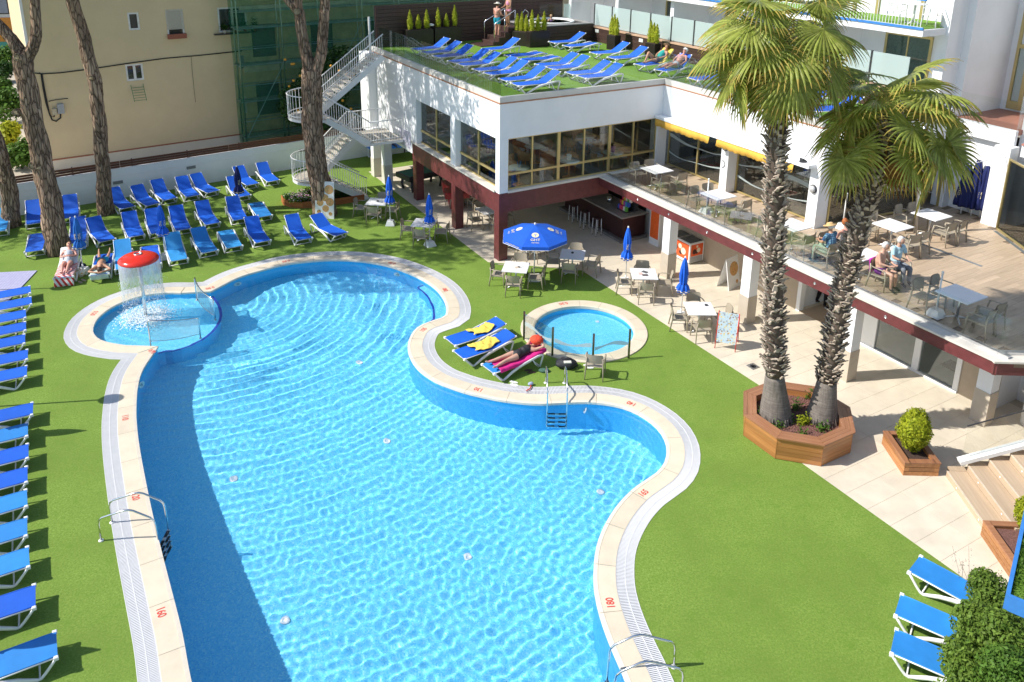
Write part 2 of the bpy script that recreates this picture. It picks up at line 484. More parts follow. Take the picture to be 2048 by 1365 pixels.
# underwater bench at the right of the round end, with its dark blue edge
bench = smooth_line(gp([(862, 646), (868, 640), (867, 622), (860, 604), (848, 588), (836, 578), (858, 572)], -.3), .15)
wall_b = [p for p in E_TOPR if any((p - q).length < 1e9 for q in bench)]
bpoly = bench + [p for p in E_TOPR if (p - bench[-1]).length < 2.7 and (p - bench[0]).length < 2.7 and p.x > bench[3].x + .05]
mb = MB(); mb.sheet(bpoly, z=-.42); mb.k = 1
for i in range(len(bench) - 1):
    a, b = bench[i], bench[i + 1]
    mb.add([(a.x, a.y, -.42), (b.x, b.y, -.42), (b.x, b.y, -1.2), (a.x, a.y, -1.2)], [(3, 2, 1, 0)])
bo = mb.build('bench', [M['mosaic'], M['mosaic_wall']], basin); bo.cycles.is_caustics_receiver = True
ribbon(bench, .07, -.412, 'bench_edge', M['mosaic_dark'], basin)
# wall inlets and floor lights
def disc(p, nrm, r, name, parent, matr):
    q = Vector(nrm).to_track_quat('Z', 'Y').to_matrix()
    mb = MB(); mb.T = Matrix.Translation(p) @ q.to_4x4()
    mb.lathe([(r, 0), (r, .02), (r * .5, .03), (r * .45, .02), (0, .02)], 18)
    if matr[1] is not matr[0]:
        mb.k = 1; mb.lathe([(r * .42, .025), (0, .025)], 14)
    o = mb.build(name, matr, parent); o.cycles.is_caustics_receiver = True
    return o
for (x, y, z) in ((468, 574, -.35), (803, 553, -.35), (1175, 831, -.35), (289, 772, -.3)):
    g = G(x, y, z); best = min(E_MAIN + E_TOPR, key=lambda p: (p - g.xy).length)
    cen = Vector((-3.0, 20.0))
    nn = (cen - best).normalized()
    disc((best.x + nn.x * .04, best.y + nn.y * .04, -.38), (nn.x, nn.y, .25), .15, 'wall_inlet', basin, [M['plastic'], M['alu']])
for (x, y) in ((775, 903), (1200, 1004), (936, 1134), (572, 1262), (470, 980), (720, 744)):
    g = G(x, y, -1.0); d = depth(g.x, g.y) * .78
    g = G(x, y, d); disc((g.x, g.y, depth(g.x, g.y) + .003), (0, 0, 1), .10, 'floor_inlet', basin, [M['plastic'], M['plastic']])

# water surface: rings from the fountain and the far end, cross ripple and chop
MUSH = G(292, 632, -.1)
def waves(X, Y, seed=3, amp=1.0):
    rng = np.random.default_rng(seed)
    wob = .22 * np.sin(X * .7 + 1.1 * np.sin(Y * .45)) + .14 * np.sin(Y * 1.1 + X * .5 + 1.0) + .06 * np.sin(X * 2.6 - Y * 2.1) + .045 * np.sin(X * 4.7 + Y * 4.1 + np.sin(X * 1.3)) + .03 * np.sin(Y * 7.1 - X * 6.3)
    rm = np.hypot(X - MUSH.x, Y - MUSH.y)
    r1 = np.hypot(X + 10.8, Y - 26.6); th = np.arctan2(Y - 26.6, X + 10.8)
    env = .55 + .30 * np.sin(3.1 * th + .45 * r1) * np.sin(1.3 * r1 + 2 * th) + .30 * np.sin(7 * th - .6 * r1 + wob * 3) * np.sin(.8 * r1 - 3 * th)
    Z = (.0013 + .0044 * np.exp(-((r1 - 4.0) / 5.5) ** 2)) * env * np.sin(2 * np.pi * (r1 + wob * .55) / .40)
    Z += .0011 * (1.2 - env) * np.sin(2 * np.pi * (r1 - wob * .3) / .27 + 1.0)
    Z += .0030 * np.exp(-rm / 1.6) * np.sin(2 * np.pi * rm / .26)
    for i in range(44):
        l = rng.uniform(.15, .26); a = rng.normal(-1.0, 1.2); ph = rng.uniform(0, 6.28)
        Z += .000105 * (l / .2) ** 1.3 * np.sin(2 * np.pi / l * (X * np.cos(a) + Y * np.sin(a)) + ph)
    return Z * amp
def inside(poly, X, Y):
    r = np.zeros(X.shape, bool); n = len(poly)
    for i in range(n):
        x0, y0 = poly[i]; x1, y1 = poly[(i + 1) % n]
        if y0 == y1: continue
        c = ((y0 > Y) != (y1 > Y)) & (X < (x1 - x0) * (Y - y0) / (y1 - y0) + x0)
        r ^= c
    return r
def water_sheet(name, poly, step, z, amp, grow=.05):
    cx = sum(p[0] for p in poly) / len(poly); cy = sum(p[1] for p in poly) / len(poly)
    xs = np.arange(min(p[0] for p in poly) - step, max(p[0] for p in poly) + 2 * step, step)
    ys = np.arange(max(8.0, min(p[1] for p in poly)) - step, max(p[1] for p in poly) + 2 * step, step)
    X, Y = np.meshgrid(xs, ys); nx = len(xs)
    ins = inside([tuple(p) for p in poly], X, Y)
    for _ in range(max(1, int(round(grow / step)))):
        g = ins.copy(); g[1:] |= ins[:-1]; g[:-1] |= ins[1:]; g[:, 1:] |= ins[:, :-1]; g[:, :-1] |= ins[:, 1:]; ins = g
    Z = waves(X, Y, amp=amp) + z
    cell = ins[:-1, :-1] & ins[1:, :-1] & ins[:-1, 1:] & ins[1:, 1:]
    jj, ii = np.nonzero(cell); a = jj * nx + ii
    F = np.stack([a, a + 1, a + nx + 1, a + nx], 1)
    used, inv = np.unique(F, return_inverse=True); F = inv.reshape(-1, 4)
    V = np.stack([X.ravel(), Y.ravel(), Z.ravel()], 1)[used]
    me = bpy.data.meshes.new(name)
    me.vertices.add(len(V)); me.vertices.foreach_set('co', V.astype(np.float32).ravel())
    me.loops.add(F.size); me.loops.foreach_set('vertex_index', F.astype(np.int32).ravel())
    me.polygons.add(len(F)); me.polygons.foreach_set('loop_start', np.arange(0, F.size, 4, dtype=np.int32))
    me.polygons.foreach_set('use_smooth', np.ones(len(F), bool))
    me.update(calc_edges=True); me.validate()
    me.materials.append(M['water'])
    o = bpy.data.objects.new(name, me); COL.objects.link(o); o['kind'] = 'structure'
    o.cycles.is_caustics_caster = True
    return o
all_poly = E_SHAL[:-1] + E_TOPR + E_MAIN[:-1]
water_sheet('pool_water', all_poly, .036, -.11, 1.0)

# coping stones and overflow grate
def drop_near(line, corner, r): return [p for p in line if (p - corner).length > r]
def offset_chain(line, closed=False, mitre=None):
    """outward normals (outline runs clockwise seen from above here: outside = left)"""
    n = len(line); res = []
    for i in range(n):
        a = line[i - 1] if (i > 0 or closed) else None
        b = line[(i + 1) % n] if (i < n - 1 or closed) else None
        d1 = (line[i] - a).normalized() if a is not None else None
        d2 = (b - line[i]).normalized() if b is not None else None
        n1 = Vector((-d1.y, d1.x)) if d1 is not None else None
        n2 = Vector((-d2.y, d2.x)) if d2 is not None else None
        if n1 is None: m = n2
        elif n2 is None: m = n1
        else:
            m = (n1 + n2); L = m.length
            m = m / L; m = m / max(.35, m.dot(n1))
        res.append(m)
    return res
outline = drop_near(E_MAIN[:-1], J1, .95) + [J1] + drop_near(drop_near(E_SHAL[1:-1], J1, .95), J2, .95) + [J2] + drop_near(E_TOPR[1:], J2, .95)
onrm = offset_chain(outline)
def off(d): return [outline[i] + onrm[i] * d for i in range(len(outline))]
cop = bpy.data.objects.new('pool_coping', None); COL.objects.link(cop); cop['kind'] = 'structure'
o_in, o_lip, o_c, o_g = off(-.035), off(.05), off(.42), off(.80)
acc, start = 0.0, 0
random.seed(5)
def coping_run(inn, lip, out, i0, i1, parent):
    mb = MB(); gap = .004
    for i in range(i0, i1):
        t0 = gap / .25 if i == i0 else 0.0; t1 = gap / .25 if i == i1 - 1 else 0.0
        A = [q[i].lerp(q[i + 1], t0) for q in (inn, lip, out)]; B = [q[i + 1].lerp(q[i], t1) for q in (inn, lip, out)]
        zi, zl, zo = .014, .026, .020
        mb.k = 1
        mb.add([(*A[0], zi), (*B[0], zi), (*B[1], zl), (*A[1], zl)], [(0, 3, 2, 1)], True)
        mb.add([(*A[0], -.05), (*B[0], -.05), (*B[0], zi), (*A[0], zi)], [(0, 3, 2, 1)])
        mb.add([(*A[0], -.05), (*B[0], -.05), (*B[1], -.05), (*A[1], -.05)], [(0, 1, 2, 3)])
        mb.k = 0
        mb.add([(*A[1], zl - .006), (*B[1], zl - .006), (*B[2], zo), (*A[2], zo)], [(0, 3, 2, 1)])
        mb.add([(*A[1], zl - .006), (*B[1], zl - .006), (*B[1], zl), (*A[1], zl)], [(0, 1, 2, 3)])
        mb.add([(*A[2], -.03), (*B[2], -.03), (*B[2], zo), (*A[2], zo)], [(0, 1, 2, 3)])
    mb.k = 0
    for i, s in ((i0, 1), (i1, -1)):
        A = [q[i] for q in (inn, lip, out)]
        mb.add([(*A[0], -.03), (*A[2], -.03), (*A[2], .018), (*A[0], .012)], [(0, 1, 2, 3)])
    return mb.build('coping_stone', [M['coping'], M['lip']], parent)
i = 0
while i < len(outline) - 1:
    j = min(len(outline) - 1, i + 5)
    coping_run(o_in, o_lip, o_c, i, j, cop); i = j
gmb = MB()
for i in range(len(outline) - 1):
    a, b, c, d = o_c[i], o_c[i + 1], o_g[i + 1], o_g[i]
    gmb.add([(*a, -.012), (*b, -.012), (*c, -.012), (*d, -.012)], [(0, 3, 2, 1)])
gmb.build('channel', M['channel'], cop)
gmb = MB()
for i in range(len(outline) - 1):
    L = max((o_c[i + 1] - o_c[i]).length, (o_g[i + 1] - o_g[i]).length); n = max(1, int(L / .036))
    for k in range(n):
        t0, t1 = (k + .18) / n, (k + .82) / n
        for f0, f1 in ((.03, .49), (.53, .97)):
            def P(t, f): return o_c[i].lerp(o_c[i + 1], t).lerp(o_g[i].lerp(o_g[i + 1], t), f)
            q = [P(t0, f0), P(t1, f0), P(t1, f1), P(t0, f1)]
            gmb.add([(*p, .012) for p in q] + [(*p, -.012) for p in q], [(3, 2, 1, 0), (0, 1, 5, 4), (1, 2, 6, 5), (2, 3, 7, 6), (3, 0, 4, 7)])
    for f0, f1 in ((0, .03), (.49, .53), (.97, 1.0)):
        q = [o_c[i].lerp(o_g[i], f0), o_c[i + 1].lerp(o_g[i + 1], f0), o_c[i + 1].lerp(o_g[i + 1], f1), o_c[i].lerp(o_g[i], f1)]
        gmb.add([(*p, .014) for p in q] + [(*p, -.012) for p in q], [(3, 2, 1, 0), (0, 1, 5, 4), (2, 3, 7, 6)])
gmb.build('grate_slats', M['grate'], cop, kind='stuff')

# round children's pool
SPC, SPR = Vector((2.40, 23.93)), 2.06
small_in = [SPC + Vector((math.cos(t), math.sin(t))) * 1.63 for t in [2 * math.pi * k / 64 for k in range(64)]]
mb = MB(); mb.sheet(small_in, z=-.34); mb.k = 1
for i in range(64):
    a, b = small_in[i], small_in[(i + 1) % 64]
    mb.add([(*a, 0), (*b, 0), (*b, -.34), (*a, -.34)], [(3, 2, 1, 0)])
sb = mb.build('small_pool_basin', [M['mosaic'], M['mosaic_wall']], kind='structure'); sb.cycles.is_caustics_receiver = True
disc((SPC.x + .55, SPC.y + 1.0, -.337), (0, 0, 1), .07, 'floor_inlet', sb, [M['plastic'], M['plastic']])
water_sheet('small_pool_water', small_in, .03, -.13, .42)
sc_ = bpy.data.objects.new('small_pool_coping', None); COL.objects.link(sc_); sc_['kind'] = 'structure'
mb = MB()
for k in range(16):
    mb = MB(); a0, a1 = 2 * math.pi * k / 16 + .002, 2 * math.pi * (k + 1) / 16 - .002
    prof = [(1.61, -.06), (1.61, .035), (1.66, .05), (2.05, .04), (2.06, .03), (2.06, -.03)]
    n = 5
    for j in range(n):
        b0, b1 = a0 + (a1 - a0) * j / n, a0 + (a1 - a0) * (j + 1) / n
        for (r0, z0), (r1, z1) in zip(prof, prof[1:]):
            mb.add([(SPC.x + r0 * math.cos(b0), SPC.y + r0 * math.sin(b0), z0), (SPC.x + r0 * math.cos(b1), SPC.y + r0 * math.sin(b1), z0),
                    (SPC.x + r1 * math.cos(b1), SPC.y + r1 * math.sin(b1), z1), (SPC.x + r1 * math.cos(b0), SPC.y + r1 * math.sin(b0), z1)], [(0, 3, 2, 1)])
    mb.build('coping_stone', M['coping'], sc_)

# turf, tiles, ground
TILE_EDGE = [(-.42, -13.2), (-.40, -.12), (2.35, 2.25), (2.35, 13.3), (.65, 14.2), (.65, 26)]
tw = [W(u, v).xy for u, v in TILE_EDGE]
turf_outer = [Vector((-34, 4)), Vector((30, 4)), Vector((30, 8))] + list(reversed(tw)) + [W(2.5, -13.2).xy, W(6, -13.2).xy, W(6, -22).xy, Vector((-34, 46))]
g_hole = list(off(.80)); g_hole = [p for p in g_hole]
pool_hole = [Vector((p.x, max(p.y, 4.6))) for p in g_hole]
spool_hole = [SPC + (p - SPC) * (2.04 / 1.63) for p in small_in]
mb = MB(); mb.sheet(turf_outer, [pool_hole, spool_hole], z=0.004)
mb.build('turf', M['turf'], kind='structure')
# ------------------------------------------------------------------ porcelain tiles along the hotel
def clip(poly, a, b):               # keep the part left of a->b
    out = []
    f = lambda p: (b[0] - a[0]) * (p[1] - a[1]) - (b[1] - a[1]) * (p[0] - a[0])
    for i in range(len(poly)):
        p, q = poly[i - 1], poly[i]; fp, fq = f(p), f(q)
        if (fp >= 0) != (fq >= 0):
            t = fp / (fp - fq); out.append((p[0] + (q[0] - p[0]) * t, p[1] + (q[1] - p[1]) * t))
        if fq >= 0: out.append(q)
    return out
tb = MB()
tb.sheet([(p[0], p[1]) for p in [W(u, v).xy for u, v in TILE_EDGE]] + [W(16, 26).xy, W(16, -13.2).xy], z=-.004)
tiled = tb.build('terrace_ground', M['joint'], kind='structure')
tile_me = None; far = MB(); nt_ = 0
def u_edge(v):
    if v < -.12: return -.41
    if v < 2.25: return -.40 + (v + .12) / 2.37 * 2.75
    if v < 13.75: return 2.35
    return .65
v = -13.2
rows = []
while v < 24:
    rows.append(v); v += .6
cand = []
for v in rows:
    vc = v + .3
    diag = -.72 < v < 2.25
    u = -.41 if v < 2.25 else u_edge(vc)
    k = 0
    while u < 7.4:
        cand.append((u, v, diag)); u += 1.2
for (u, v, diag) in cand:
    a, b = u + .003, u + 1.197
    poly = [(a, v + .003), (b, v + .003), (b, v + .597), (a, v + .597)]
    cut = False
    if diag:
        q = clip(poly, (-.40, -.12), (2.35, 2.25)) if v > -.72 else poly
        # keep the side towards larger u
        q = clip(poly, (2.35, 2.25), (-.40, -.12)); cut = len(q) != 4 or q != poly; poly = q
        if len(poly) < 3: continue
        if v < -.12 and v + .6 > -.12: pass
    lo = [(p[0], -p[1]) for p in poly]
    hidden = (u > 3.5 and v < -3) or v > 19 or (u > 6.2 and v < 3) or v < -11
    if hidden:
        far.prism(lo, -.004, .008, bottom=False); continue
    mb = MB()
    if cut:
        cx = sum(p[0] for p in lo) / len(lo); cy = sum(p[1] for p in lo) / len(lo)
        mb.prism([(p[0] - cx, p[1] - cy) for p in lo], -.004, .008, bottom=False)
        w = W(cx, -cy); mb.build('floor_tile', M['tile'], tiled, loc=(w.x, w.y, 0), rot=(0, 0, BAZ))
    else:
        w = W(u + .6, v + .3)
        if tile_me is None:
            mb.box(-.597, .597, -.297, .297, -.004, .008); o = mb.build('floor_tile', M['tile'], tiled); tile_me = o.data
        else:
            o = bpy.data.objects.new('floor_tile', tile_me); COL.objects.link(o); o.parent = tiled
        o.location = (w.x, w.y, 0); o.rotation_euler = (0, 0, BAZ)
    nt_ += 1
far.build('floor_tiles_far', M['tile'], tiled, loc=P0, rot=(0, 0, BAZ), kind='stuff')
mb = MB(); mb.box(-150, 150, -40, 260, -3.2, -3.0)
mb.build('ground', M['earth'], kind='structure')
# ================================================================== the hotel wing
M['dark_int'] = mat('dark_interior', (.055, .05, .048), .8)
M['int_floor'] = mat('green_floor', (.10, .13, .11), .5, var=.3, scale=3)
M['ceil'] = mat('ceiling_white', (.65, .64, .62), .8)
M['plank'] = wood('oak_look_plank', (.40, .30, .205), (.53, .41, .29), .5, 'X', 1.0, .10)
M['plank_joint'] = mat('plank_joint', (.22, .16, .11), .8)
M['drain'] = mat('drain_channel', (.22, .26, .29), .4, .6)
M['plinth_s'] = mat('beige_plinth_stone', (.50, .43, .34), .55, var=.08, scale=3)
M['orange'] = mat('orange_panel', (.75, .12, .02), .45)
M['navy_print'] = mat('dark_grey_print', (.05, .06, .08), .6)
hotel = thing('hotel_building', 'white hotel wing with gold-framed windows, burgundy beams and a turfed roof terrace', 'building', P0, BAZ)
def hb(name, m, boxes, parent=None, cham=0):
    mb = MB()
    for (u0, u1, v0, v1, z0, z1) in boxes:
        if cham: mb.cbox(u0, u1, -v1, -v0, z0, z1, cham)
        else: mb.box(u0, u1, -v1, -v0, z0, z1)
    return mb.build(name, m, parent or hotel)
ww = M['wall_white']; ZT = 2.77
def WT(u, v, z=0.0): return W(u - .29, v + .25, ZT + .002 + z)
# upper walls of the corner block
hb('wall', ww, [(0, .30, -13.6, 0, 4.88, 6.24), (0, .30, -13.6, -7.77, 2.2, 4.88)])
hb('wall', ww, [(.30, 7.745, -.30, 0, 4.88, 6.237)])
hb('wall', ww, [(7.74, 8.04, -.28, 8.22, 5.02, 6.234)])
for v0, v1 in ((-4.22, -3.76),): hb('pillar', ww, [(0, .34, v0, v1, 2.76, 4.88)])
hb('corner_pillar', ww, [(0, .37, -.31, .003, 2.76, 4.88)])
hb('pillar', ww, [(7.55, 8.05, -.45, .0, ZT, 4.88)])
# D side pillars (upper floor)
for v0, v1 in ((3.60, 3.98), (7.80, 8.22)):
    hb('pillar', ww, [(7.70, 8.26, v0, v1, ZT, 5.02)])
# inner pillars and wall by the stacked parasols
# sills, beams, dark pillars
hb('window_sill', M['stone'], [(-.07, .27, -8.30, -.30, 2.752, 2.83)])
hb('window_sill', M['stone'], [(.36, 5.12, -.2, .07, 2.752, 2.84)])
hb('window_sill', ww, [(5.12, 7.6, -.2, .05, 2.70, 2.84)])
hb('beam', M['burg'], [(-.012, .30, -8.27, .012, 1.97, 2.75)])
hb('beam', M['burg'], [(.30, 5.12, -.30, .012, 1.97, 2.748)])
for v0, v1 in ((-8.27, -7.89), (-4.16, -3.78), (-.38, .012)):
    hb('dark_pillar', M['burg'], [(-.010, .37, v0 + .002, v1 - .002, 0, 1.972)])
# slabs
hb('floor_slab', M['ceil'], [(.30, 14.8, -13.4, -.30, 2.45, 2.77)])
hb('interior_floor', M['int_floor'], [(.30, 7.7, -8.3, -.30, 2.772, 2.79)])
hb('roof_slab', ww, [(.30, 11.3, -13.5, -.28, 5.0, 6.40), (8.03, 11.3, -.28, 9.0, 5.0, 6.40)])
hb('inner_wall', M['wall_white'], [(.3, 7.6, -8.6, -8.4, 2.79, 5.0)])
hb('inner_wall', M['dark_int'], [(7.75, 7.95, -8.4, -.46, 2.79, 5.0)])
hb('inner_pillar', M['wall_white'], [(3.3, 3.7, -4.4, -4.0, 2.79, 5.0)])
hb('inner_pillar', M['wall_white'], [(6.7, 7.1, -4.4, -4.0, 2.79, 5.0)])
# roof kerb with copper strip
hb('copper_strip', M['copper'], [(-.02, .30, -13.3, .02, 6.24, 6.29)])
hb('copper_strip', M['copper'], [(.30, 7.73, -.29, .02, 6.24, 6.288)])
hb('copper_strip', M['copper'], [(7.73, 8.0, -.02, 8.0, 6.24, 6.286)])
kerb = mat('kerb_zinc', (.62, .60, .56), .45, var=.06, scale=2)
hb('kerb', kerb, [(.0, .16, -13.3, .0, 6.29, 6.50)])
hb('kerb', kerb, [(.16, 7.75, -.15, .0, 6.288, 6.498)])
hb('kerb', kerb, [(7.75, 7.90, -.15, 8.0, 6.286, 6.496)])
rt = hb('roof_turf', M['turf2'], [(.16, 11.3, -13.4, -.15, 6.40, 6.455), (7.9, 11.3, -.15, 9.0, 6.40, 6.455)])
rt.parent = None; rt.location = P0; rt.rotation_euler = (0, 0, BAZ); rt['kind'] = 'structure'
# glass balustrade of the roof
def glass_run(name, pts, z0, z1, step, m, th=.016, gap=.02, post=None, parent=None):
    """panels between two (u,v) points"""
    (u0, v0), (u1, v1) = pts
    L = math.hypot(u1 - u0, v1 - v0); n = max(1, round(L / step)); d = ((u1 - u0) / L, (v1 - v0) / L)
    for i in range(n):
        a, b = L * i / n + gap / 2, L * (i + 1) / n - gap / 2
        mb = MB(); mb.bar((u0 + d[0] * a, -(v0 + d[1] * a), (z0 + z1) / 2), (u0 + d[0] * b, -(v0 + d[1] * b), (z0 + z1) / 2), th, z1 - z0)
        mb.build(name, m, parent or hotel)
glass_run('glass_panel', ((.08, -12.3), (.08, -.06)), 6.49, 7.58, 1.35, M['bglass'])
glass_run('glass_panel', ((.1, -.07), (7.8, -.07)), 6.488, 7.58, 1.28, M['bglass'])
glass_run('glass_panel', ((7.82, 0), (7.82, 8.0)), 6.486, 7.58, 1.33, M['bglass'])
# windows: frame, mullions, panes
def window(u0, v0, u1, v1, z0, z1, mull, trans, name='window', double=(), th=.055, panes=True):
    L = math.hypot(u1 - u0, v1 - v0); dx, dv = (u1 - u0) / L, (v1 - v0) / L
    P = lambda t, z: (u0 + dx * t, -(v0 + dv * t), z)
    mb = MB()
    mb.bar(P(0, z0 + th / 2), P(L, z0 + th / 2), .07, th); win = mb.build(name, M['gold'], hotel)
    f = MB(); f.bar(P(0, z1 - th / 2), P(L, z1 - th / 2), .07, th); f.build('frame_head', M['gold'], win)
    for t in (th / 2, L - th / 2):
        f = MB(); f.bar(P(t, z0 + th), P(t, z1 - th), .068, th, up=(dx, -dv, 0)); f.build('frame_jamb', M['gold'], win)
    cuts = [0] + [m for m in mull] + [L]
    for m in mull:
        w = .13 if m in double else .065
        k = MB(); k.bar(P(m, z0 + th), P(m, z1 - th), .074, w, up=(dx, -dv, 0)); k.build('mullion', M['gold'], win)
    if trans:
        for a, b in zip(cuts, cuts[1:]):
            k = MB(); k.bar(P(a + .035, trans), P(b - .035, trans), .085, .085); k.build('transom', M['gold'], win)
    if panes:
        for a, b in zip(cuts, cuts[1:]):
            for za, zb in (((z0 + th, trans - .04), (trans + .04, z1 - th)) if trans else ((z0 + th, z1 - th),)):
                k = MB(); k.bar(P(a + .03, (za + zb) / 2), P(b - .03, (za + zb) / 2), .008, zb - za); k.build('pane', M['glass'], win)
    return win
window(.25, -7.98, .25, -4.5, 2.83, 4.88, [1.88], 3.41)
window(.25, -3.98, .25, -.40, 2.83, 4.88, [1.85], 3.41)
window(.38, -.12, 7.56, -.12, 2.84, 4.88, [1.11, 2.32, 3.52, 4.77, 5.97], 3.45, double=(2.32, 4.77))
# sliding glass front of the upper terrace
def etched_wave(u, v0, v1, zc, amp, w, seed):
    random.seed(seed); mb = MB(); n = 26; ph = random.random() * 6
    pts = []
    for i in range(n + 1):
        t = i / n; z = zc + amp * math.sin(ph + t * 5.2) + .03 * math.sin(11 * t + ph); ww_ = w * (.65 + .4 * math.sin(t * 4 + ph))
        pts.append((v0 + (v1 - v0) * t, z, ww_))
    for (a, za, wa), (b, zb, wb) in zip(pts, pts[1:]):
        mb.add([(u, -a, za - wa), (u, -b, zb - wb), (u, -b, zb + wb), (u, -a, za + wa)], [(0, 1, 2, 3)])
    return mb.build('etched_wave', M['etch'], hotel)
M['etch'] = frosted('etched_film', (.60, .68, .67), .8)
for v0, v1 in ((-.0, 3.60), (3.98, 7.80)):
    w = window(8.18, v0 + .02, 8.18, v1 - .02, ZT + .02, 5.02, [(v1 - v0) / 2], None)
    etched_wave(8.165, v0 + .1, v1 - .1, 4.0, .10, .075, int(v1 * 10)); etched_wave(8.165, v0 + .1, v1 - .1, 3.35, .10, .05, int(v1 * 17))
window(8.27, 8.23, 12.6, 8.66, ZT + .02, 5.02, [2.1], None)
for x0, x1, y0, y1, z0, z1 in ((12.6, 12.7, 8.64, 8.72, ZT, 5.0), (13.6, 13.7, 8.76, 8.84, ZT, 5.0), (12.7, 13.6, 8.66, 8.76, 4.55, 4.7)): hb('door_frame', M['gold'], [(x0, x1, y0, y1, z0, z1)])
hb('pillar', ww, [(13.64, 14.1, 8.5, 8.98, ZT, 5.6)])
hb('wall', ww, [(14.0, 14.2, 8.98, 10.55, ZT, 5.6)])
hb('pillar', ww, [(13.36, 13.86, 10.6, 11.15, ZT, 5.6)])
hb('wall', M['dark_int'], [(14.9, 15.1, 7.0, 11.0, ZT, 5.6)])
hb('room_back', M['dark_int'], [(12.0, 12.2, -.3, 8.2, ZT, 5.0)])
hb('room_floor', M['plank'], [(8.30, 12.0, -.3, 8.1, ZT - .04, ZT + .005)])
hb('wall', ww, [(8.04, 14.9, 8.23, 8.70, 5.03, 6.42)])
# angled glass front at the right end of the upper terrace
a = Vector((13.26, 11.23)); b = Vector((10.9, 14.85))
w = window(a.x, a.y, b.x, b.y, ZT + .02, 5.3, [2.1], None)
hb('wall', ww, [(11.0, 15.5, 11.0, 11.02, 5.3, 5.32)])
# awning slab and yellow valances
hb('awning_slab', ww, [(7.32, 7.745, .02, 8.0, 4.90, 5.02)], cham=.02)
def valance(v0, v1):
    mb = MB(); n = max(8, int((v1 - v0) / .06))
    top = []; 
    for i in range(n + 1):
        v_ = v0 + (v1 - v0) * i / n
        d = .27 + .035 * abs(math.sin(math.pi * (v_ - v0) / .30)); wv = .025 * math.sin(v_ * 5.1) + .012 * math.sin(v_ * 17)
        top.append((v_, d, wv))
    for (a, da, wa), (b, db, wb) in zip(top, top[1:]):
        mb.add([(7.36, -a, 4.89), (7.36, -b, 4.89), (7.33 + wb, -b, 4.89 - db), (7.33 + wa, -a, 4.89 - da)], [(0, 1, 2, 3)], True)
    o = mb.build('awning', M['yellow_cloth'], hotel)
    md = o.modifiers.new('s', 'SOLIDIFY'); md.thickness = .006
    return o
valance(.05, 2.05); valance(2.05, 3.25); valance(3.65, 5.6); valance(5.6, 7.35)
# round lamps on pillars, flood light
def lamp(u, v, z):
    mb = MB(); mb.T = Matrix.Translation((u, -v, z)) @ Matrix.Rotation(rad(-90), 4, 'Y')
    mb.lathe([(.15, 0), (.15, .04), (.13, .05)], 20)
    o = mb.build('wall_lamp', M['dark'], hotel)
    k = MB(); k.T = mb.T; k.lathe([(.125, .05), (.12, .09), (.08, .13), (0, .145)], 18); k.build('lamp_glass', mat('lamp_glass', (.5, .5, .5), .2), o)
lamp(7.70, 3.79, 4.55); lamp(7.70, 8.0, 4.15)
mb = MB(); mb.T = Matrix.Translation((7.45, -7.6, 5.0)) @ Matrix.Rotation(rad(35), 4, 'Y')
mb.lathe([(0, -.16), (.05, -.16), (.13, .1), (.14, .12), (.12, .12), (.04, -.05)], 16)
fl = mb.build('flood_light', M['dark'], hotel)
mb = MB(); mb.tube([(7.45, -7.6, 5.05), (7.75, -7.75, 5.6)], .012, 6); mb.build('bracket', M['dark'], fl)
# emblem strokes on pillar
mb = MB(); z = 3.95
for a, b in (((3.42, 3.98), (3.52, 4.0)), ((3.52, 4.0), (3.60, 3.86)), ((3.60, 3.86), (3.54, 3.76)), ((3.54, 3.76), (3.44, 3.72))):
    mb.bar((7.69, -a[0] - .25, a[1]), (7.69, -b[0] - .25, b[1]), .02, .02)
mb.build('pillar_emblem', M['dark'], hotel)
# ------------------------------------------------------------ balcony: deck planks, fascia, ledge, glass
SDIR = Vector((.848, .530))          # the terrace end runs square to the steps
end0 = Vector((4.68, 16.36))
def endpt(d): return end0 + SDIR * d
deck = MB(); deck.prism([(4.70, -.02), (14.85, -.02), (14.85, -11.5), (12.6, -20.5), tuple((endpt(6.5).x, -endpt(6.5).y)), (4.70, -16.36)], ZT - .17, ZT - .015)
deck_o = deck.build('terrace_slab', M['plank_joint'], None, loc=P0, rot=(0, 0, BAZ), kind='structure')
pl_n = 0; rest = MB(); plank_me = None
inside_poly = [(5.10, .0), (8.15, .0), (8.15, 8.2), (14.0, 8.9), (14.0, 10.3), (13.1, 11.6), (10.0, 16.6), (9.0, 18.6), tuple(endpt(4)), (5.10, 16.6)]
rng = random.Random(4)
cand = []
vv = 0.0; row = 0
while vv < 19:
    uu = 5.10 - (row % 3) * .4
    while uu < 14.2:
        c = (uu + .6, vv + .1)
        if inside(inside_poly, np.array([[c[0]]]), np.array([[c[1]]]))[0, 0]: cand.append((uu, vv))
        uu += 1.2
    vv += .2; row += 1
cand.sort(key=lambda c: -(c[1] - .15 * c[0]))
for i, (uu, vv) in enumerate(cand):
    a, b = max(uu, 5.10) + .002, uu + 1.198
    if i < 300 and a > uu + .01 or i >= 300:
        (rest).box(a, b, -vv - .198, -vv - .002, ZT - .015, ZT)
    else:
        if plank_me is None:
            mb = MB(); mb.box(-.598, .598, -.098, .098, -.010, .005); o = mb.build('plank', M['plank'], deck_o); plank_me = o.data
        else:
            o = bpy.data.objects.new('plank', plank_me); COL.objects.link(o); o.parent = deck_o
        o.location = (uu + .6, -vv - .1, ZT - .005); pl_n += 1
rest.build('planks_far', M['plank'], deck_o, kind='stuff')
hb('drain_channel', M['drain'], [(9.72, 9.82, 10.15, 12.85, ZT, ZT + .006)])
mb = MB(); mb.bar((13.06, -11.3, ZT + .004), (11.0, -14.45, ZT + .004), .12, .008); mb.build('drain_channel', M['drain'], hotel)
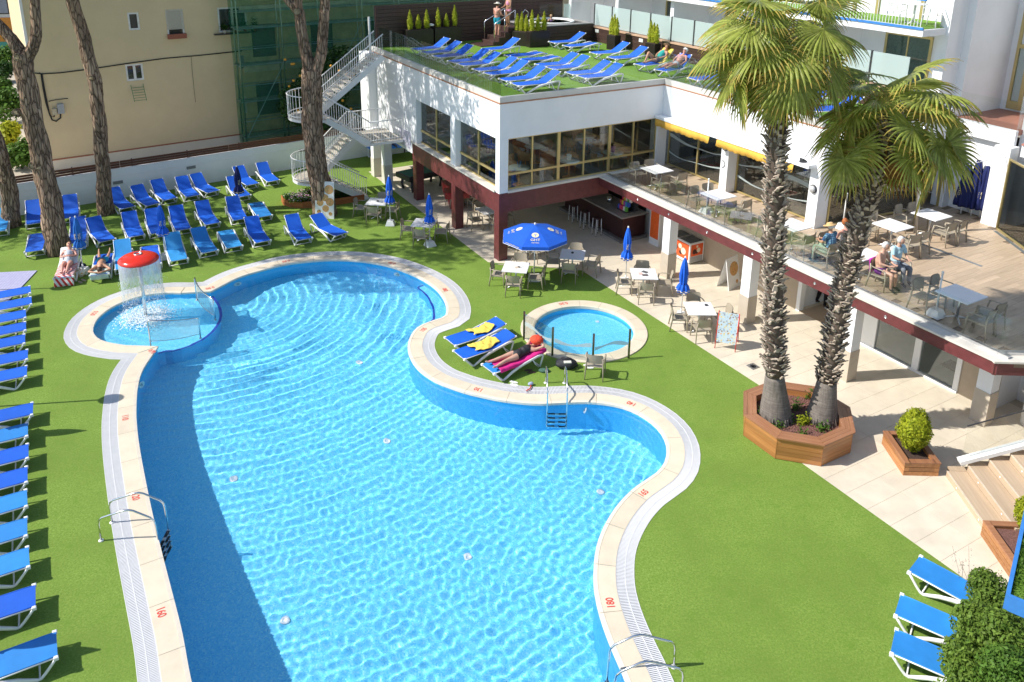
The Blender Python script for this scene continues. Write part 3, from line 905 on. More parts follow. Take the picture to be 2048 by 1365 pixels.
hb('fascia', M['burg'], [(4.66, 4.84, .02, 16.36, 2.38, 2.72)])
INW = Vector((.53, -.848))
def endbar(d, z, w, h, back=.0):
    p, q = end0 + INW * d - SDIR * back, endpt(6.0) + INW * d; k = MB(); k.bar((p.x, -p.y, z), (q.x, -q.y, z), w, h); return k
mb = endbar(.10, 2.55, .18, .336, .08); mb.build('fascia', M['burg'], hotel)
hb('ledge', M['stone'], [(4.62, 4.96, .02, 16.36, 2.72, 2.775)])
hb('ledge_trim', M['alu'], [(4.96, 5.09, .02, 16.42, 2.74, 2.84)])
mb = endbar(.13, 2.749, .34, .050, .12); mb.build('ledge', M['stone'], hotel)
mb = endbar(.37, 2.79, .12, .098, -.12); mb.build('ledge_trim', M['alu'], hotel)
glass_run('glass_panel', ((5.02, .08), (5.02, 16.3)), 2.80, 3.76, 1.6, M['bglass'])
glass_run('glass_panel', (tuple(end0 + INW * .36 + SDIR * .14), tuple(endpt(5.5) + INW * .36)), 2.80, 3.76, 1.6, M['bglass'])
# spot lights in the fascia
for v_ in (2.2, 4.0, 6.0, 8.1, 10.6, 13.0):
    mb = MB(); mb.T = Matrix.Translation((4.66, -v_ - .3, 2.55)) @ Matrix.Rotation(rad(-90), 4, 'Y')
    mb.lathe([(.045, 0), (.045, .012), (.03, .012), (.028, .002), (0, .002)], 12); mb.build('spot_light', M['steel'], hotel)
# lower pillars: white above, beige stone below
for v_ in (4.02, 8.02, 12.0):
    o = hb('pillar', ww, [(4.69, 5.07, v_, v_ + .38, .98, 2.56)])
    hb('plinth', M['plinth_s'], [(4.675, 5.085, v_ - .015, v_ + .395, 0, .98)], o)
hb('soffit', M['ceil'], [(4.84, 14.5, .02, 16.2, 2.56, 2.60)])
# lower back wall: beige panels, doorway, glass shop front
hb('back_wall', M['beige'], [(7.02, 7.2, 1.6, 8.45, 0, 2.56)])
hb('back_wall', M['beige'], [(7.02, 7.2, 14.3, 15.3, 0, 2.56)])
hb('wall_cap', M['stone'], [(6.98, 7.2, 1.6, 8.45, 1.15, 1.2)])
hb('door_jamb', M['white'], [(6.98, 7.2, 8.45, 8.6, 0, 2.56)]); hb('door_jamb', M['white'], [(6.98, 7.2, 10.92, 11.45, 0, 2.56)])
hb('doorway_floor', M['plank'], [(7.0, 12.0, 8.6, 10.92, .004, .012)])
hb('doorway_wall', M['wall_white'], [(7.2, 12.0, 8.3, 8.45, 0, 2.56)])
hb('doorway_wall', M['wall_white'], [(11.9, 12.0, 8.45, 10.92, 0, 2.56)])
hb('shop_sill', M['white'], [(6.95, 7.12, 10.92, 14.3, .01, .07)])
sf = hb('shop_front', M['white'], [(6.98, 7.1, 11.45, 11.55, .07, 2.56), (6.98, 7.1, 12.85, 13.05, .07, 2.56), (6.98, 7.1, 14.15, 14.3, .07, 2.56)])
for v0, v1 in ((11.55, 12.85), (13.05, 14.15)): hb('pane', M['glass'], [(7.03, 7.04, v0, v1, .07, 2.56)], sf)
hb('shop_room', M['wall_white'], [(10.0, 10.1, 10.92, 15.3, 0, 2.56), (7.2, 10.0, 15.2, 15.3, 0, 2.56), (7.2, 10.0, 11.0, 11.05, 0, 2.56)])
hb('shop_floor', M['stone'], [(7.12, 10.0, 11.05, 15.2, .004, .02)])
for i, (u_, v_) in enumerate(((8.0, 13.1), (8.9, 13.3))): hb('door_mat', M['dark'], [(u_, u_ + .55, v_, v_ + .75, .02, .035)])
# service room behind the bar
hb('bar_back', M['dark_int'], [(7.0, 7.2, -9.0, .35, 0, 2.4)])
hb('panel', M['white'], [(6.9, 7.1, .35, .75, 0, 2.3)])
hb('service_door', M['alu'], [(6.98, 7.05, .75, 1.5, 0, 2.1)])
hb('far_wall', ww, [(.5, 12, -15.8, -15.6, 0, 2.4)])
hb('white_pillar', ww, [(6.13, 6.5, 15.22, 15.62, .98, 2.56)])
hb('plinth', M['plinth_s'], [(6.115, 6.515, 15.205, 15.635, 0, .98)])
# ================================================================== roof terrace fittings
def rb(name, m, boxes, parent=None, cham=0):      # boxes in (u,v,z) under the hotel
    return hb(name, m, boxes, parent, cham)
# dark slatted screen at the back: one slat per course
fence = thing('slatted_screen', 'tall dark brown slatted screen wall along the back of the roof terrace', 'screen', W(.2, -13.0, 6.45), BAZ)
slat_me = None
for k in range(11):
    z = .02 + k * .185
    if slat_me is None:
        mb = MB(); mb.box(0, 11.0, -.03, .03, 0, .172); o = mb.build('slat', M['darkbrown'], fence); slat_me = o.data
    else:
        o = bpy.data.objects.new('slat', slat_me); COL.objects.link(o); o.parent = fence
    o.location = (0, 0, z)
mb = MB()
for x in np.arange(0, 11.1, 2.2): mb.box(x - .04, x + .04, .03, .10, 0, 2.06)
mb.box(0, 11.0, .03, .04, 0, 2.06)
mb.build('post_frame', M['dark'], fence)
# right-hand parapet, dark clad, with screens of frosted glass
par = thing('parapet', 'dark brown clad parapet with frosted glass screens beside the roof loungers', 'wall', W(11.3, -10.3, 6.45), BAZ)
slat_me = None
L = 18.0
for k in range(4):
    if slat_me is None:
        mb = MB(); mb.box(0, .05, -L, 0, 0, .17); o = mb.build('slat', M['darkbrown'], par); slat_me = o.data
    else:
        o = bpy.data.objects.new('slat', slat_me); COL.objects.link(o); o.parent = par
    o.location = (0, 0, .01 + k * .18)
mb = MB(); mb.box(.05, .4, -L, 0, 0, .72); mb.build('core', M['wall_white'], par)
mb = MB(); mb.box(-.04, .42, -L, 0, .735, .79); mb.build('coping', mat('terracotta_coping', (.52, .33, .22), .7, var=.15, scale=3), par)
for k in range(12):
    y = -k * 1.55
    mb = MB(); mb.box(.16, .22, y - .03, y + .03, .79, 1.95); mb.build('post', M['dark'], par)
    mb = MB(); mb.box(.18, .20, y - 1.50, y - .04, .84, 1.93); mb.build('glass_panel', M['frost'], par)
# vents
for v_, z in ((-9.9, 6.95), (-6.2, 6.95)):
    rb('vent', M['plastic'], [(11.27, 11.298, v_, v_ + .3, z, z + .16)])
# hot tub deck and tub
M['deck'] = mat('grey_deck', (.33, .31, .30), .6, var=.1, scale=4)
tub = thing('hot_tub_deck', 'raised dark clad hot tub platform with round white tub at the back of the roof', 'hot tub', W(7.55, -10.1, 6.45), BAZ)
mb = MB(); mb.box(0, 3.72, 0.02, 2.8, 0, .93); mb.build('core', M['dark'], tub)
for k in range(5):
    mb = MB(); mb.box(-.01, 3.73, -.03, .02, .01 + k * .18, .175 + k * .18); mb.build('slat', M['darkbrown'], tub)
TC = (2.1, 1.55)
mb = MB(); mb.box(-.05, 3.73, -.06, .30, .93, .97); mb.box(-.05, .55, .30, 2.8, .93, .97); mb.box(3.5, 3.73, .3, 2.8, .93, .97)
mb.build('deck_edge', M['deck'], tub)
mb = MB(); mb.lathe([(1.22, .93), (1.24, .99), (1.20, 1.03), (1.10, 1.02), (1.05, .96), (1.0, .90)], 40, (TC[0], TC[1], 0)); mb.build('tub_rim', M['plastic'], tub)
mb = MB(); mb.lathe([(0, .935), (1.04, .935)], 40, (TC[0], TC[1], 0)); mb.build('tub_water', mat('tub_water_surface', (.22, .62, .76), .08, var=.25, scale=7, bmp=.6, bscale=9), tub)
glass_run('glass_panel', ((8.0, -10.25), (11.2, -10.25)), 7.42, 8.5, 1.6, M['bglass'])
# steps with hand rails
st = thing('roof_steps', 'dark timber steps with steel handrails leading up to the hot tub', 'steps', W(5.55, -10.85, 6.45), BAZ)
for k in range(4):
    mb = MB(); mb.cbox(.10 + k * .34, 1.9, .0, 1.25, k * .21, k * .21 + .208, .008); mb.build('step', M['darkbrown'], st)
mb = MB(); mb.box(-.6, .10, 0, 1.3, 0, .05); mb.build('base_board', M['darkbrown'], st)
for y in (.08, 1.15):
    mb = MB(); mb.tube([(.2, y, .2), (.2, y, 1.10), (1.4, y, 1.75)], .022, 8); mb.tube([(1.4, y, .85), (1.4, y, 1.75)], .022, 8); mb.tube([(.8, y, .6), (.8, y, 1.42)], .018, 6)
    mb.build('handrail', M['steel'], st)
mb = MB(); mb.tube([(1.75, .1, .9), (1.8, .1, 1.5), (2.0, .1, 1.75), (2.2, .1, 1.6), (2.15, .1, 1.25), (1.9, .1, 1.2)], .02, 8); mb.build('grab_loop', M['steel'], st)
# cypress pots
def leafy(mb, n, fn, size, rng, squash=1.0):
    """n small leaf faces placed and turned by fn(rng) -> (point, normal)"""
    for _ in range(n):
        p, nrm = fn(rng)
        nrm = (nrm + Vector((rng.gauss(0, .5), rng.gauss(0, .5), rng.gauss(0, .5)))).normalized()
        t = nrm.cross(Vector((rng.gauss(0, 1), rng.gauss(0, 1), rng.gauss(0, 1))))
        if t.length < 1e-3: continue
        t.normalize(); b = nrm.cross(t); s_ = size * rng.uniform(.6, 1.4)
        mb.add([p - t * s_ * .5, p + b * s_ * .32 * squash, p + t * s_ * .7, p - b * s_ * .32 * squash], [(0, 1, 2, 3)])
def leaf_mat(name, a, b, trans=.35, rough=.6):
    m, nt, bs = new_mat(name)
    gi = N(nt, 'ShaderNodeNewGeometry'); 
    f = noise(nt, 9, 3, .6, gi.outputs['Position']).outputs[0]
    col = ramp(nt, f, [(.3, a), (.7, b)])
    ri = gi.outputs['Random Per Island']
    hv = N(nt, 'ShaderNodeHueSaturation'); nt.links.new(col, hv.inputs['Color'])
    mr = N(nt, 'ShaderNodeMapRange'); nt.links.new(ri, mr.inputs[0]); mr.inputs[3].default_value = .65; mr.inputs[4].default_value = 1.35
    nt.links.new(mr.outputs[0], hv.inputs['Value'])
    nt.links.new(hv.outputs[0], bs.inputs['Base Color']); bs.inputs['Roughness'].default_value = rough
    bs.inputs['Specular IOR Level'].default_value = .25
    if trans > 0:
        tl = N(nt, 'ShaderNodeBsdfTranslucent'); nt.links.new(hv.outputs[0], tl.inputs[0])
        mx = N(nt, 'ShaderNodeMixShader'); mx.inputs[0].default_value = trans
        nt.links.new(bs.outputs[0], mx.inputs[1]); nt.links.new(tl.outputs[0], mx.inputs[2])
        nt.links.new(mx.outputs[0], nt.nodes['Material Output'].inputs[0])
    return m
M['cypress'] = leaf_mat('golden_cypress', (.26, .32, .015), (.50, .52, .04))
M['shrub'] = leaf_mat('golden_shrub', (.20, .26, .010), (.42, .44, .025))
M['green'] = leaf_mat('dark_green_leaf', (.020, .055, .012), (.055, .13, .022))
M['green2'] = leaf_mat('mid_green_leaf', (.05, .12, .015), (.12, .22, .03))
M['bark'] = mat('thin_bark', (.12, .085, .06), .9, var=.3, scale=20, bmp=.5)
def cypress(h, r, seed, parent, loc):
    rng = random.Random(seed); mb = MB()
    def fn(g):
        t = g.random() ** 1.15; a = g.uniform(0, 6.283); rr = r * (math.sin(math.pi * min(1, (t * .9 + .1)) ** .62) ** .8) * (1 + .12 * math.sin(5 * a + 9 * t)) * g.uniform(.72, 1.05)
        return Vector((rr * math.cos(a), rr * math.sin(a), .03 + t * h)), Vector((math.cos(a), math.sin(a), .9))
    leafy(mb, 620, fn, .055, rng, 1.0)
    mb.lathe([(0, .02), (r * .62, h * .12), (r * .66, h * .4), (r * .4, h * .75), (0, h * .97)], 9)
    return mb.build('cypress', M['cypress'], parent, loc=loc)
M['pot'] = mat('bronze_planter', (.035, .028, .024), .35, .4, var=.2, scale=3)
def cyp_planter(u, v, L, wd, hs, label, seed, h=.85, rz=0):
    t = thing('cypress_planter', label, 'planter', W(u, v, 6.455), BAZ + rz, 'cypress planters on the roof terrace')
    mb = MB(); mb.cbox(0, L, 0, wd, 0, h, .008); mb.build('pot', M['pot'], t)
    mb = MB(); mb.box(.04, L - .04, .04, wd - .04, h, h + .012); mb.build('soil', M['soil'], t)
    for i, hh in enumerate(hs): cypress(hh, .15 if hh > .6 else .12, seed + i, t, (L * (i + .6) / (len(hs) + .2), wd / 2, h))
    return t
cyp_planter(1.55, -12.30, 1.45, .42, (.95, .7, .95), 'long bronze planter with three cypresses, leftmost against the dark screen', 1)
cyp_planter(3.15, -12.45, 1.5, .42, (.98, .65, 1.05), 'bronze planter with three cypresses, second from the left by the dark screen', 11)
cyp_planter(6.68, -10.72, .85, .45, (.85, .95, .82), 'square bronze planter with three tight cypresses next to the roof steps', 21, .72, rad(-60))
cyp_planter(7.05, -9.55, 1.15, .42, (1.05, .8, .95), 'dark planter with three cypresses in front of the hot tub', 31, .78)
cyp_planter(10.32, -7.55, .55, .42, (.9, 1.0, .85), 'planter with three cypresses against the brown parapet behind the empty loungers', 41, .72, rad(-80))
cyp_planter(10.42, -4.65, .6, .42, (1.0, .92, .88), 'planter with three cypresses behind the reclining couple on the roof', 51, .72, rad(-80))
mb = MB(); mb.lathe([(0, -.02), (.15, -.02), (.16, .02), (.15, .05), (0, .10)], 16); mb.T = None
lp = mb.build('wall_spot', M['plastic'], None, loc=W(3.0, -12.6, 7.45)); tag(lp, 'small round white spot light between the two planters by the dark screen', 'lamp')
# ================================================================== main hotel block behind (balconies) and right-hand tower
tower = thing('hotel_tower', 'tall white hotel block with balconies and gold balcony doors behind the palms', 'building', W(11.7, -12, 6.3), BAZ)
def tb_(name, m, boxes, parent=None):
    mb = MB()
    for (u0, u1, v0, v1, z0, z1) in boxes: mb.box(u0 - 11.7, u1 - 11.7, -v1 - 12, -v0 - 12, z0 - 6.3, z1 - 6.3)
    return mb.build(name, m, parent or tower)
ww = M['wall_white']
M['curtain'] = mat('green_curtain', (.16, .22, .18), .9, var=.2, scale=12)
M['railblue'] = mat('blue_balcony_edge', (.04, .20, .55), .5)
tb_('facade', ww, [(14.6, 14.9, -16, 7.8, 5.0, 16)])
tb_('terrace_floor', ww, [(11.7, 14.6, -16, 8.0, 5.1, 6.38)])
for k in range(5):
    v0 = -14 + k * 4.4
    tb_('party_wall', ww, [(12.3, 14.6, v0, v0 + .25, 6.4, 9.05)])
    d = tb_('balcony_door', M['gold'], [(14.54, 14.6, v0 + 1.4, v0 + 1.5, 6.4, 8.7), (14.54, 14.6, v0 + 3.3, v0 + 3.4, 6.4, 8.7), (14.54, 14.6, v0 + 1.5, v0 + 3.3, 8.6, 8.7), (14.55, 14.6, v0 + 2.37, v0 + 2.43, 6.4, 8.6)])
    tb_('pane', M['glass'], [(14.56, 14.57, v0 + 1.5, v0 + 2.37, 6.42, 8.6), (14.56, 14.57, v0 + 2.43, v0 + 3.3, 6.42, 8.6)], d)
    tb_('curtain', M['curtain'], [(14.58, 14.595, v0 + 1.5, v0 + 3.3, 6.42, 8.6)], d)
    tb_('divider', M['frost'], [(11.9, 14.3, v0 + .10, v0 + .13, 6.42, 8.0)])
# balcony above
tb_('balcony_slab', ww, [(11.9, 14.6, -16, 8.3, 9.05, 9.28)])
tb_('balcony_edge', M['railblue'], [(11.86, 11.92, -16, 8.3, 9.28, 9.36)])
tb_('balcony_turf', M['turf2'], [(11.95, 14.55, -16, 8.2, 9.28, 9.30)])
mb = MB()
rail = tb_('balcony_rail', M['railblue'], [(11.96, 12.02, -16, 8.2, 10.25, 10.31)])
mb = MB()
for v_ in np.arange(-1.0, 8.2, .125): mb.box(.28, .295, -v_ - 12, -v_ - 12 + .015, 3.05, 3.96)
mb.box(.275, .30, -20.2, -11.0, 3.04, 3.06)
mb.build('balusters', M['plastic'], rail, kind='stuff')
for k in range(3):
    v0 = -1.5 + k * 3.9
    tb_('balcony_door', M['gold'], [(14.5, 14.6, v0, v0 + .12, 9.3, 11.6), (14.5, 14.6, v0 + 2.0, v0 + 2.12, 9.3, 11.6), (14.5, 14.6, v0 + .95, v0 + 1.05, 9.3, 11.6)])
# resin chairs and table on the balcony
def resin_chair(u, v, rz, label):
    t = thing('resin_chair', label, 'chair', W(u, v, 9.305), BAZ + rz, 'white resin balcony chairs')
    mb = MB(); mb.cbox(-.25, .25, -.24, .24, .40, .43); mb.build('seat', M['plastic'], t)
    for x in (-.23, .23):
        for y in (-.22, .22):
            mb = MB(); mb.tube([(x * 1.12, y * 1.1, 0), (x, y, .42)], .022, 6); mb.build('leg', M['plastic'], t)
        mb = MB(); mb.tube([(x * 1.05, -.22, .42), (x * 1.1, -.22, .64), (x * 1.1, .22, .66)], .02, 6); mb.build('armrest', M['plastic'], t)
    mb = MB()
    for k in range(6): mb.bar((-.2 + k * .08, .22, .43), (-.2 + k * .08, .32, .85), .035, .015)
    mb.bar((-.24, .32, .86), (.24, .32, .86), .03, .05); mb.build('backrest', M['plastic'], t)
resin_chair(12.9, 6.5, rad(100), 'white resin chair on the upper balcony, left of the pedestal table')
resin_chair(12.9, 7.9, rad(-80), 'white resin chair on the upper balcony, right of the pedestal table')
t = thing('balcony_table', 'white pedestal table between two resin chairs on the upper balcony', 'table', W(12.9, 7.2, 9.305), BAZ)
mb = MB(); mb.lathe([(0, .70), (.4, .70), (.4, .73), (0, .73)], 24); mb.build('tabletop', M['plastic'], t)
mb = MB(); mb.lathe([(.05, .1), (.04, .7)], 10); mb.build('column', M['plastic'], t)
mb = MB()
for a in range(4): mb.tube([(0, 0, .12), (.3 * math.cos(a * 1.571), .3 * math.sin(a * 1.571), .02)], .025, 6)
mb.build('foot', M['plastic'], t)
# right-hand tower: piers, recessed wall, doors, side volume
def wpx(px, py, z): return G(px, py, z)
rt_ = thing('stair_tower', 'white right-hand stair tower with tall gold doors beside the upper terrace', 'building', W(13.5, 8.3, 6.3), BAZ)
def tc_(name, m, boxes, parent=None):
    mb = MB()
    for (u0, u1, v0, v1, z0, z1) in boxes: mb.box(u0 - 13.5, u1 - 13.5, -v1 + 8.3, -v0 + 8.3, z0 - 6.3, z1 - 6.3)
    return mb.build(name, m, parent or rt_)
tc_('pier', ww, [(13.2, 14.6, 8.05, 8.42, 6.2, 16)])
tc_('side_wall', ww, [(14.1, 16.9, 8.42, 8.7, 5.6, 16)])
tc_('back_wall', M['wall_white'], [(16.7, 17.0, 8.7, 13, 5.6, 16)])
d = tc_('tall_door', M['gold'], [(16.62, 16.7, 8.95, 9.05, 6.2, 10.0), (16.62, 16.7, 9.35, 9.5, 6.2, 8.6), (16.62, 16.7, 9.85, 9.98, 6.2, 8.6), (16.62, 16.7, 9.05, 9.85, 8.45, 8.6), (16.62, 16.7, 9.05, 9.35, 6.2, 6.5)])
tc_('pane', M['glass'], [(16.64, 16.66, 9.05, 9.35, 6.5, 8.45), (16.64, 16.66, 9.5, 9.85, 6.2, 8.45)], d)
tc_('landing', mat('terracotta_floor', (.30, .13, .09), .6, var=.1), [(13.9, 16.7, 8.7, 11.0, 5.95, 6.12)])
tc_('landing_edge', ww, [(13.75, 13.9, 8.7, 11.0, 5.6, 6.12)])
tc_('pier', ww, [(14.15, 14.75, 10.95, 11.35, 2.6, 16)])
tc_('floor_band', ww, [(13.6, 14.1, 11.35, 15.5, 5.35, 5.75), (13.6, 14.1, 11.35, 15.5, 8.1, 8.6)])
tc_('ledge', mat('terracotta_ledge', (.42, .18, .13), .6, var=.1), [(13.55, 14.15, 11.35, 15.5, 5.75, 5.80), (13.55, 14.15, 11.35, 15.5, 8.6, 8.65)])
tc_('window_band', M['gold'], [(14.3, 14.36, 11.35, 11.5, 5.8, 8.1), (14.3, 14.36, 13.4, 13.5, 5.8, 8.1)])
tc_('pane', M['glass'], [(14.32, 14.33, 11.5, 13.4, 5.8, 8.1)])
tc_('room', M['dark_int'], [(15.2, 15.3, 11.35, 15.5, 2.6, 16)])
tc_('glass_screen', M['bglass'], [(13.72, 13.74, 8.8, 10.9, 6.12, 7.1), (13.9, 14.2, 10.93, 10.945, 6.12, 7.3)])
# ------------------------------------------------------------------ stairs to the upper terrace (world-aligned)
S0 = W(3.31, 16.35)                   # left foot of the first step
stairs = thing('terrace_stairs', 'wood-look steps rising from the pool court to the upper terrace', 'stairs', (S0.x, S0.y, 0), rad(-2.5))
M['step'] = wood('step_plank', (.40, .30, .205), (.52, .40, .28), .5, 'Y', 1.0, .08)
M['nosing'] = mat('step_nosing', (.62, .52, .40), .5)
for k in range(15):
    x0 = .02 + k * .47; z = .178 * k
    mb = MB(); mb.box(x0, x0 + .475, -2.15, -.02, z, z + .168); o = mb.build('step', M['step'], stairs)
    mb = MB(); mb.box(x0 - .008, x0 + .03, -2.15, -.02, z + .164, z + .174); mb.build('nosing', M['nosing'], o)
    for y in (-.55, -1.6):
        mb = MB(); mb.T = Matrix.Translation((x0 - .002, y, z + .09)) @ Matrix.Rotation(rad(-90), 4, 'Y'); mb.lathe([(.025, 0), (.025, .008), (0, .008)], 10); mb.build('step_light', M['plastic'], o)
mb = MB()
for k in range(14): mb.box(.02 + k * .47 + .1, 6.6, -.02, .16, .178 * k, .178 * (k + 1))
mb.build('cheek', M['step'], stairs)
mb = MB(); mb.bar((.30, .05, .40), (6.6, .05, 2.80), .20, .10); mb.build('stringer', M['white'], stairs)
gr = MB(); gr.add([(.35, .045, .50), (6.5, .045, 2.84), (6.5, .045, 3.75), (.35, .045, 1.38), (.35, .06, .50), (6.5, .06, 2.84), (6.5, .06, 3.75), (.35, .06, 1.38)], [(0, 1, 2, 3), (7, 6, 5, 4), (0, 4, 5, 1), (1, 5, 6, 2), (2, 6, 7, 3), (3, 7, 4, 0)])
gr.build('glass_balustrade', M['bglass'], stairs)
mb = MB(); mb.bar((.33, .052, 1.39), (6.5, .052, 3.76), .03, .02); mb.build('glass_edge', M['dark'], stairs)
mb = MB(); mb.bar((1.0, -2.25, 1.30), (6.5, -2.25, 3.45), .03, .02); mb.bar((1.0, -2.25, .5), (1.0, -2.25, 1.30), .03, .02); mb.build('glass_edge', M['dark'], stairs)
gr = MB(); gr.add([(1.0, -2.245, .55), (6.5, -2.245, 2.7), (6.5, -2.245, 3.43), (1.0, -2.245, 1.28), (1.0, -2.255, .55), (6.5, -2.255, 2.7), (6.5, -2.255, 3.43), (1.0, -2.255, 1.28)], [(0, 1, 2, 3), (7, 6, 5, 4), (0, 4, 5, 1), (1, 5, 6, 2), (2, 6, 7, 3), (3, 7, 4, 0)])
gr.build('glass_balustrade', M['bglass'], stairs)
# white desk-like cabinet and orange sign under the terrace end
cb = thing('white_counter', 'small white counter with splayed legs under the terrace end beside the stairs', 'counter', W(7.0, 16.1, 0), BAZ + rad(-33))
mb = MB(); mb.box(0, 1.5, -.25, .25, .92, .97); mb.build('top', M['plastic'], cb)
mb = MB(); mb.add([(0, -.22, .92), (1.3, -.22, .92), (.25, -.22, .1), (.05, -.22, .1), (0, -.18, .92), (1.3, -.18, .92), (.25, -.18, .1), (.05, -.18, .1)], [(0, 1, 2, 3), (7, 6, 5, 4), (1, 5, 6, 2), (0, 3, 7, 4)]); mb.build('front_panel', M['plastic'], cb)
for x in (.08, 1.35):
    mb = MB(); mb.box(x, x + .1, -.1, .2, 0, .92); mb.build('leg', M['plastic'], cb)
mb = MB(); mb.box(0, .05, -.22, .22, 0, .55)
os_ = mb.build('orange_sign', M['orange'], None, loc=W(7.9, 15.9, 1.35), rot=(0, 0, BAZ)); tag(os_, 'orange-red panel on the white wall under the terrace end', 'sign')
hb('end_wall', M['wall_white'], [(8.2, 8.35, 14.5, 19, 0, 2.36)])
# ================================================================== back of the court: wall, neighbour, scaffold, stairs
def at_plane(px, py, o, n):
    d = ray(px, py); c = Vector((0, 0, CAMH)); t = (Vector(o) - c).dot(Vector(n)) / d.dot(Vector(n)); return c + d * t
WA, WBp = Vector((-19.75, 34.97, 0)), Vector((-11.93, 40.54, 0))
wdir = (WBp - WA).normalized(); waz = math.atan2(wdir.y, wdir.x)
wall = thing('boundary_wall', 'low white boundary wall topped with dark timber slats behind the back row of loungers', 'wall', WA - wdir * 8, waz)
mb = MB(); mb.box(0, 30, 0, .22, -.2, 1.43); mb.build('wall', M['wall_white'], wall)
mb = MB(); mb.box(0, 30, -.02, .01, 1.10, 1.115); mb.build('groove', M['white'], wall)
M['rail_wood'] = wood('dark_timber_slat', (.070, .024, .012), (.15, .055, .028), .6, 'X', .5, .25)
for k in range(3):
    for s_ in range(6):
        mb = MB(); mb.box(s_ * 5 + .01, s_ * 5 + 4.99, .06, .10, 1.45 + k * .115, 1.545 + k * .115); mb.build('slat', M['rail_wood'], wall)
mb = MB()
for x in np.arange(.5, 30, 2.5): mb.box(x, x + .06, .10, .15, 1.3, 1.80)
mb.build('posts', M['dark'], wall)
for x, z in ((9.6, .72), (12.9, .88), (18.6, .86), (23.6, .9)):
    mb = MB(); mb.box(x, x + .42, -.035, 0, z, z + .14); mb.build('wall_light', mat('grey_fitting', (.20, .21, .21), .5), wall)
# ground behind the wall
mb = MB(); mb.sheet([(WA - wdir * 14).xy, (WA + wdir * 40).xy, (WA + wdir * 40).xy + Vector((-14, 20)), (WA - wdir * 14).xy + Vector((-40, 70))], z=.25)
mb.build('side_path', mat('sandy_path', (.46, .40, .31), .95, var=.18, scale=1.2, world=True, bmp=.3), kind='structure')
# yellow apartment house
YA, YB_ = Vector((-23.16, 39.19, 0)), Vector((-15.01, 44.82, 0)); ydir = (YB_ - YA).normalized(); yn = Vector((-ydir.y, ydir.x, 0))
yaz = math.atan2(ydir.y, ydir.x)
M['ochre'] = mat('ochre_render', (.65, .525, .325), .85, var=.05, scale=.7, bmp=.2, bscale=30, dirt=.10)
M['plinth'] = mat('cream_plinth', (.70, .64, .52), .85, var=.06, scale=1)
yb = thing('apartment_house', 'ochre rendered apartment house with small windows behind the boundary wall', 'building', YA + Vector((0, 0, .2)), yaz)
def yh(px, py):
    q = at_plane(px, py, YA, yn) - YA; return q.dot(ydir), q.z - .2
x_l = yh(85, 250)[0]
wins = {}
def yrect(a, b): 
    (x0, z1), (x1, z0) = yh(*a), yh(*b); return x0, x1, z0, z1
R1, R2, R3, R4 = yrect((254, 26), (281, 60)), yrect((330, 20), (371, 75)), yrect((434, 16), (496, 62)), yrect((250, 130), (289, 160))
R5 = yrect((477, 112), (489, 137)); R6 = yrect((485, 195), (495, 226))
holes = [R1, R2, R3, R4, R6]
# wall with openings: vertical strips
xs = sorted({x_l - .1, 34.0} | {r[0] for r in holes} | {r[1] for r in holes})
mb = MB()
for a, b in zip(xs, xs[1:]):
    m_ = (a + b) / 2; zz = [.6]
    for r in sorted([r for r in holes if r[0] < m_ < r[1]], key=lambda r: r[2]): zz += [r[2], r[3]]
    zz.append(15.0)
    for i in range(0, len(zz), 2): mb.box(a, b, 0, .25, zz[i], zz[i + 1])
mb.box(x_l - .1, x_l + .2, .25, 9, .6, 15)
mb.build('wall', M['ochre'], yb)
mb = MB(); mb.box(x_l - .14, 34, -.03, .25, -.6, .60); mb.build('plinth', M['plinth'], yb)
mb = MB(); mb.box(x_l - .16, 34, -.05, 0, .60, .66); mb.build('band', mat('red_band', (.36, .13, .075), .8), yb)
mb = MB(); mb.box(x_l - .16, x_l - .04, -.06, .1, .2, 15); mb.build('corner_trim', M['white'], yb)
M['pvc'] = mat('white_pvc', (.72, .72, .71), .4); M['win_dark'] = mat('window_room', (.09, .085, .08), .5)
def ywin(r, leaves, shutter=None):
    x0, x1, z0, z1 = r
    mb = MB(); t = .09
    mb.box(x0, x1, .03, .12, z0, z0 + t); mb.box(x0, x1, .03, .12, z1 - t, z1); mb.box(x0, x0 + t, .03, .12, z0 + t, z1 - t); mb.box(x1 - t, x1, .03, .12, z0 + t, z1 - t)
    if leaves == 2: mb.box((x0 + x1) / 2 - .06, (x0 + x1) / 2 + .06, .03, .12, z0 + t, z1 - t)
    w = mb.build('window', M['pvc'], yb)
    xs_ = [x0 + t, x1 - t] if leaves == 1 else [x0 + t, (x0 + x1) / 2 - .06, (x0 + x1) / 2 + .06, x1 - t]
    for i in range(0, len(xs_), 2):
        k = MB(); k.box(xs_[i], xs_[i + 1], .07, .08, z0 + t, z1 - t); k.build('pane', M['glass'], w)
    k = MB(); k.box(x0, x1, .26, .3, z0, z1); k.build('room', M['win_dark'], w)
    return w
ywin(R1, 1); w4 = ywin(R4, 2); w3 = ywin(R3, 2)
ywin(R6, 1)
w2 = ywin(R2, 1)
mb = MB(); x0, x1, z0, z1 = R2
for k in range(22): 
    zz = z1 - (k + 1) * (z1 - z0) * .7 / 22; mb.box(x0 + .03, x1 - .03, .0, .03, zz + .004, zz + (z1 - z0) * .7 / 22 - .006)
mb.build('roller_blind', mat('reed_blind', (.55, .51, .42), .9, var=.1, scale=20), w2)
mb = MB(); mb.box(x0 - .03, x1 + .03, -.22, 0, z0 - .02, z0 + .22); mb.build('flower_box', mat('terracotta_box', (.30, .10, .06), .8), w2)
x0, x1, z0, z1 = R5
mb = MB(); mb.box(x0, x1, -.04, .0, z0, z1)
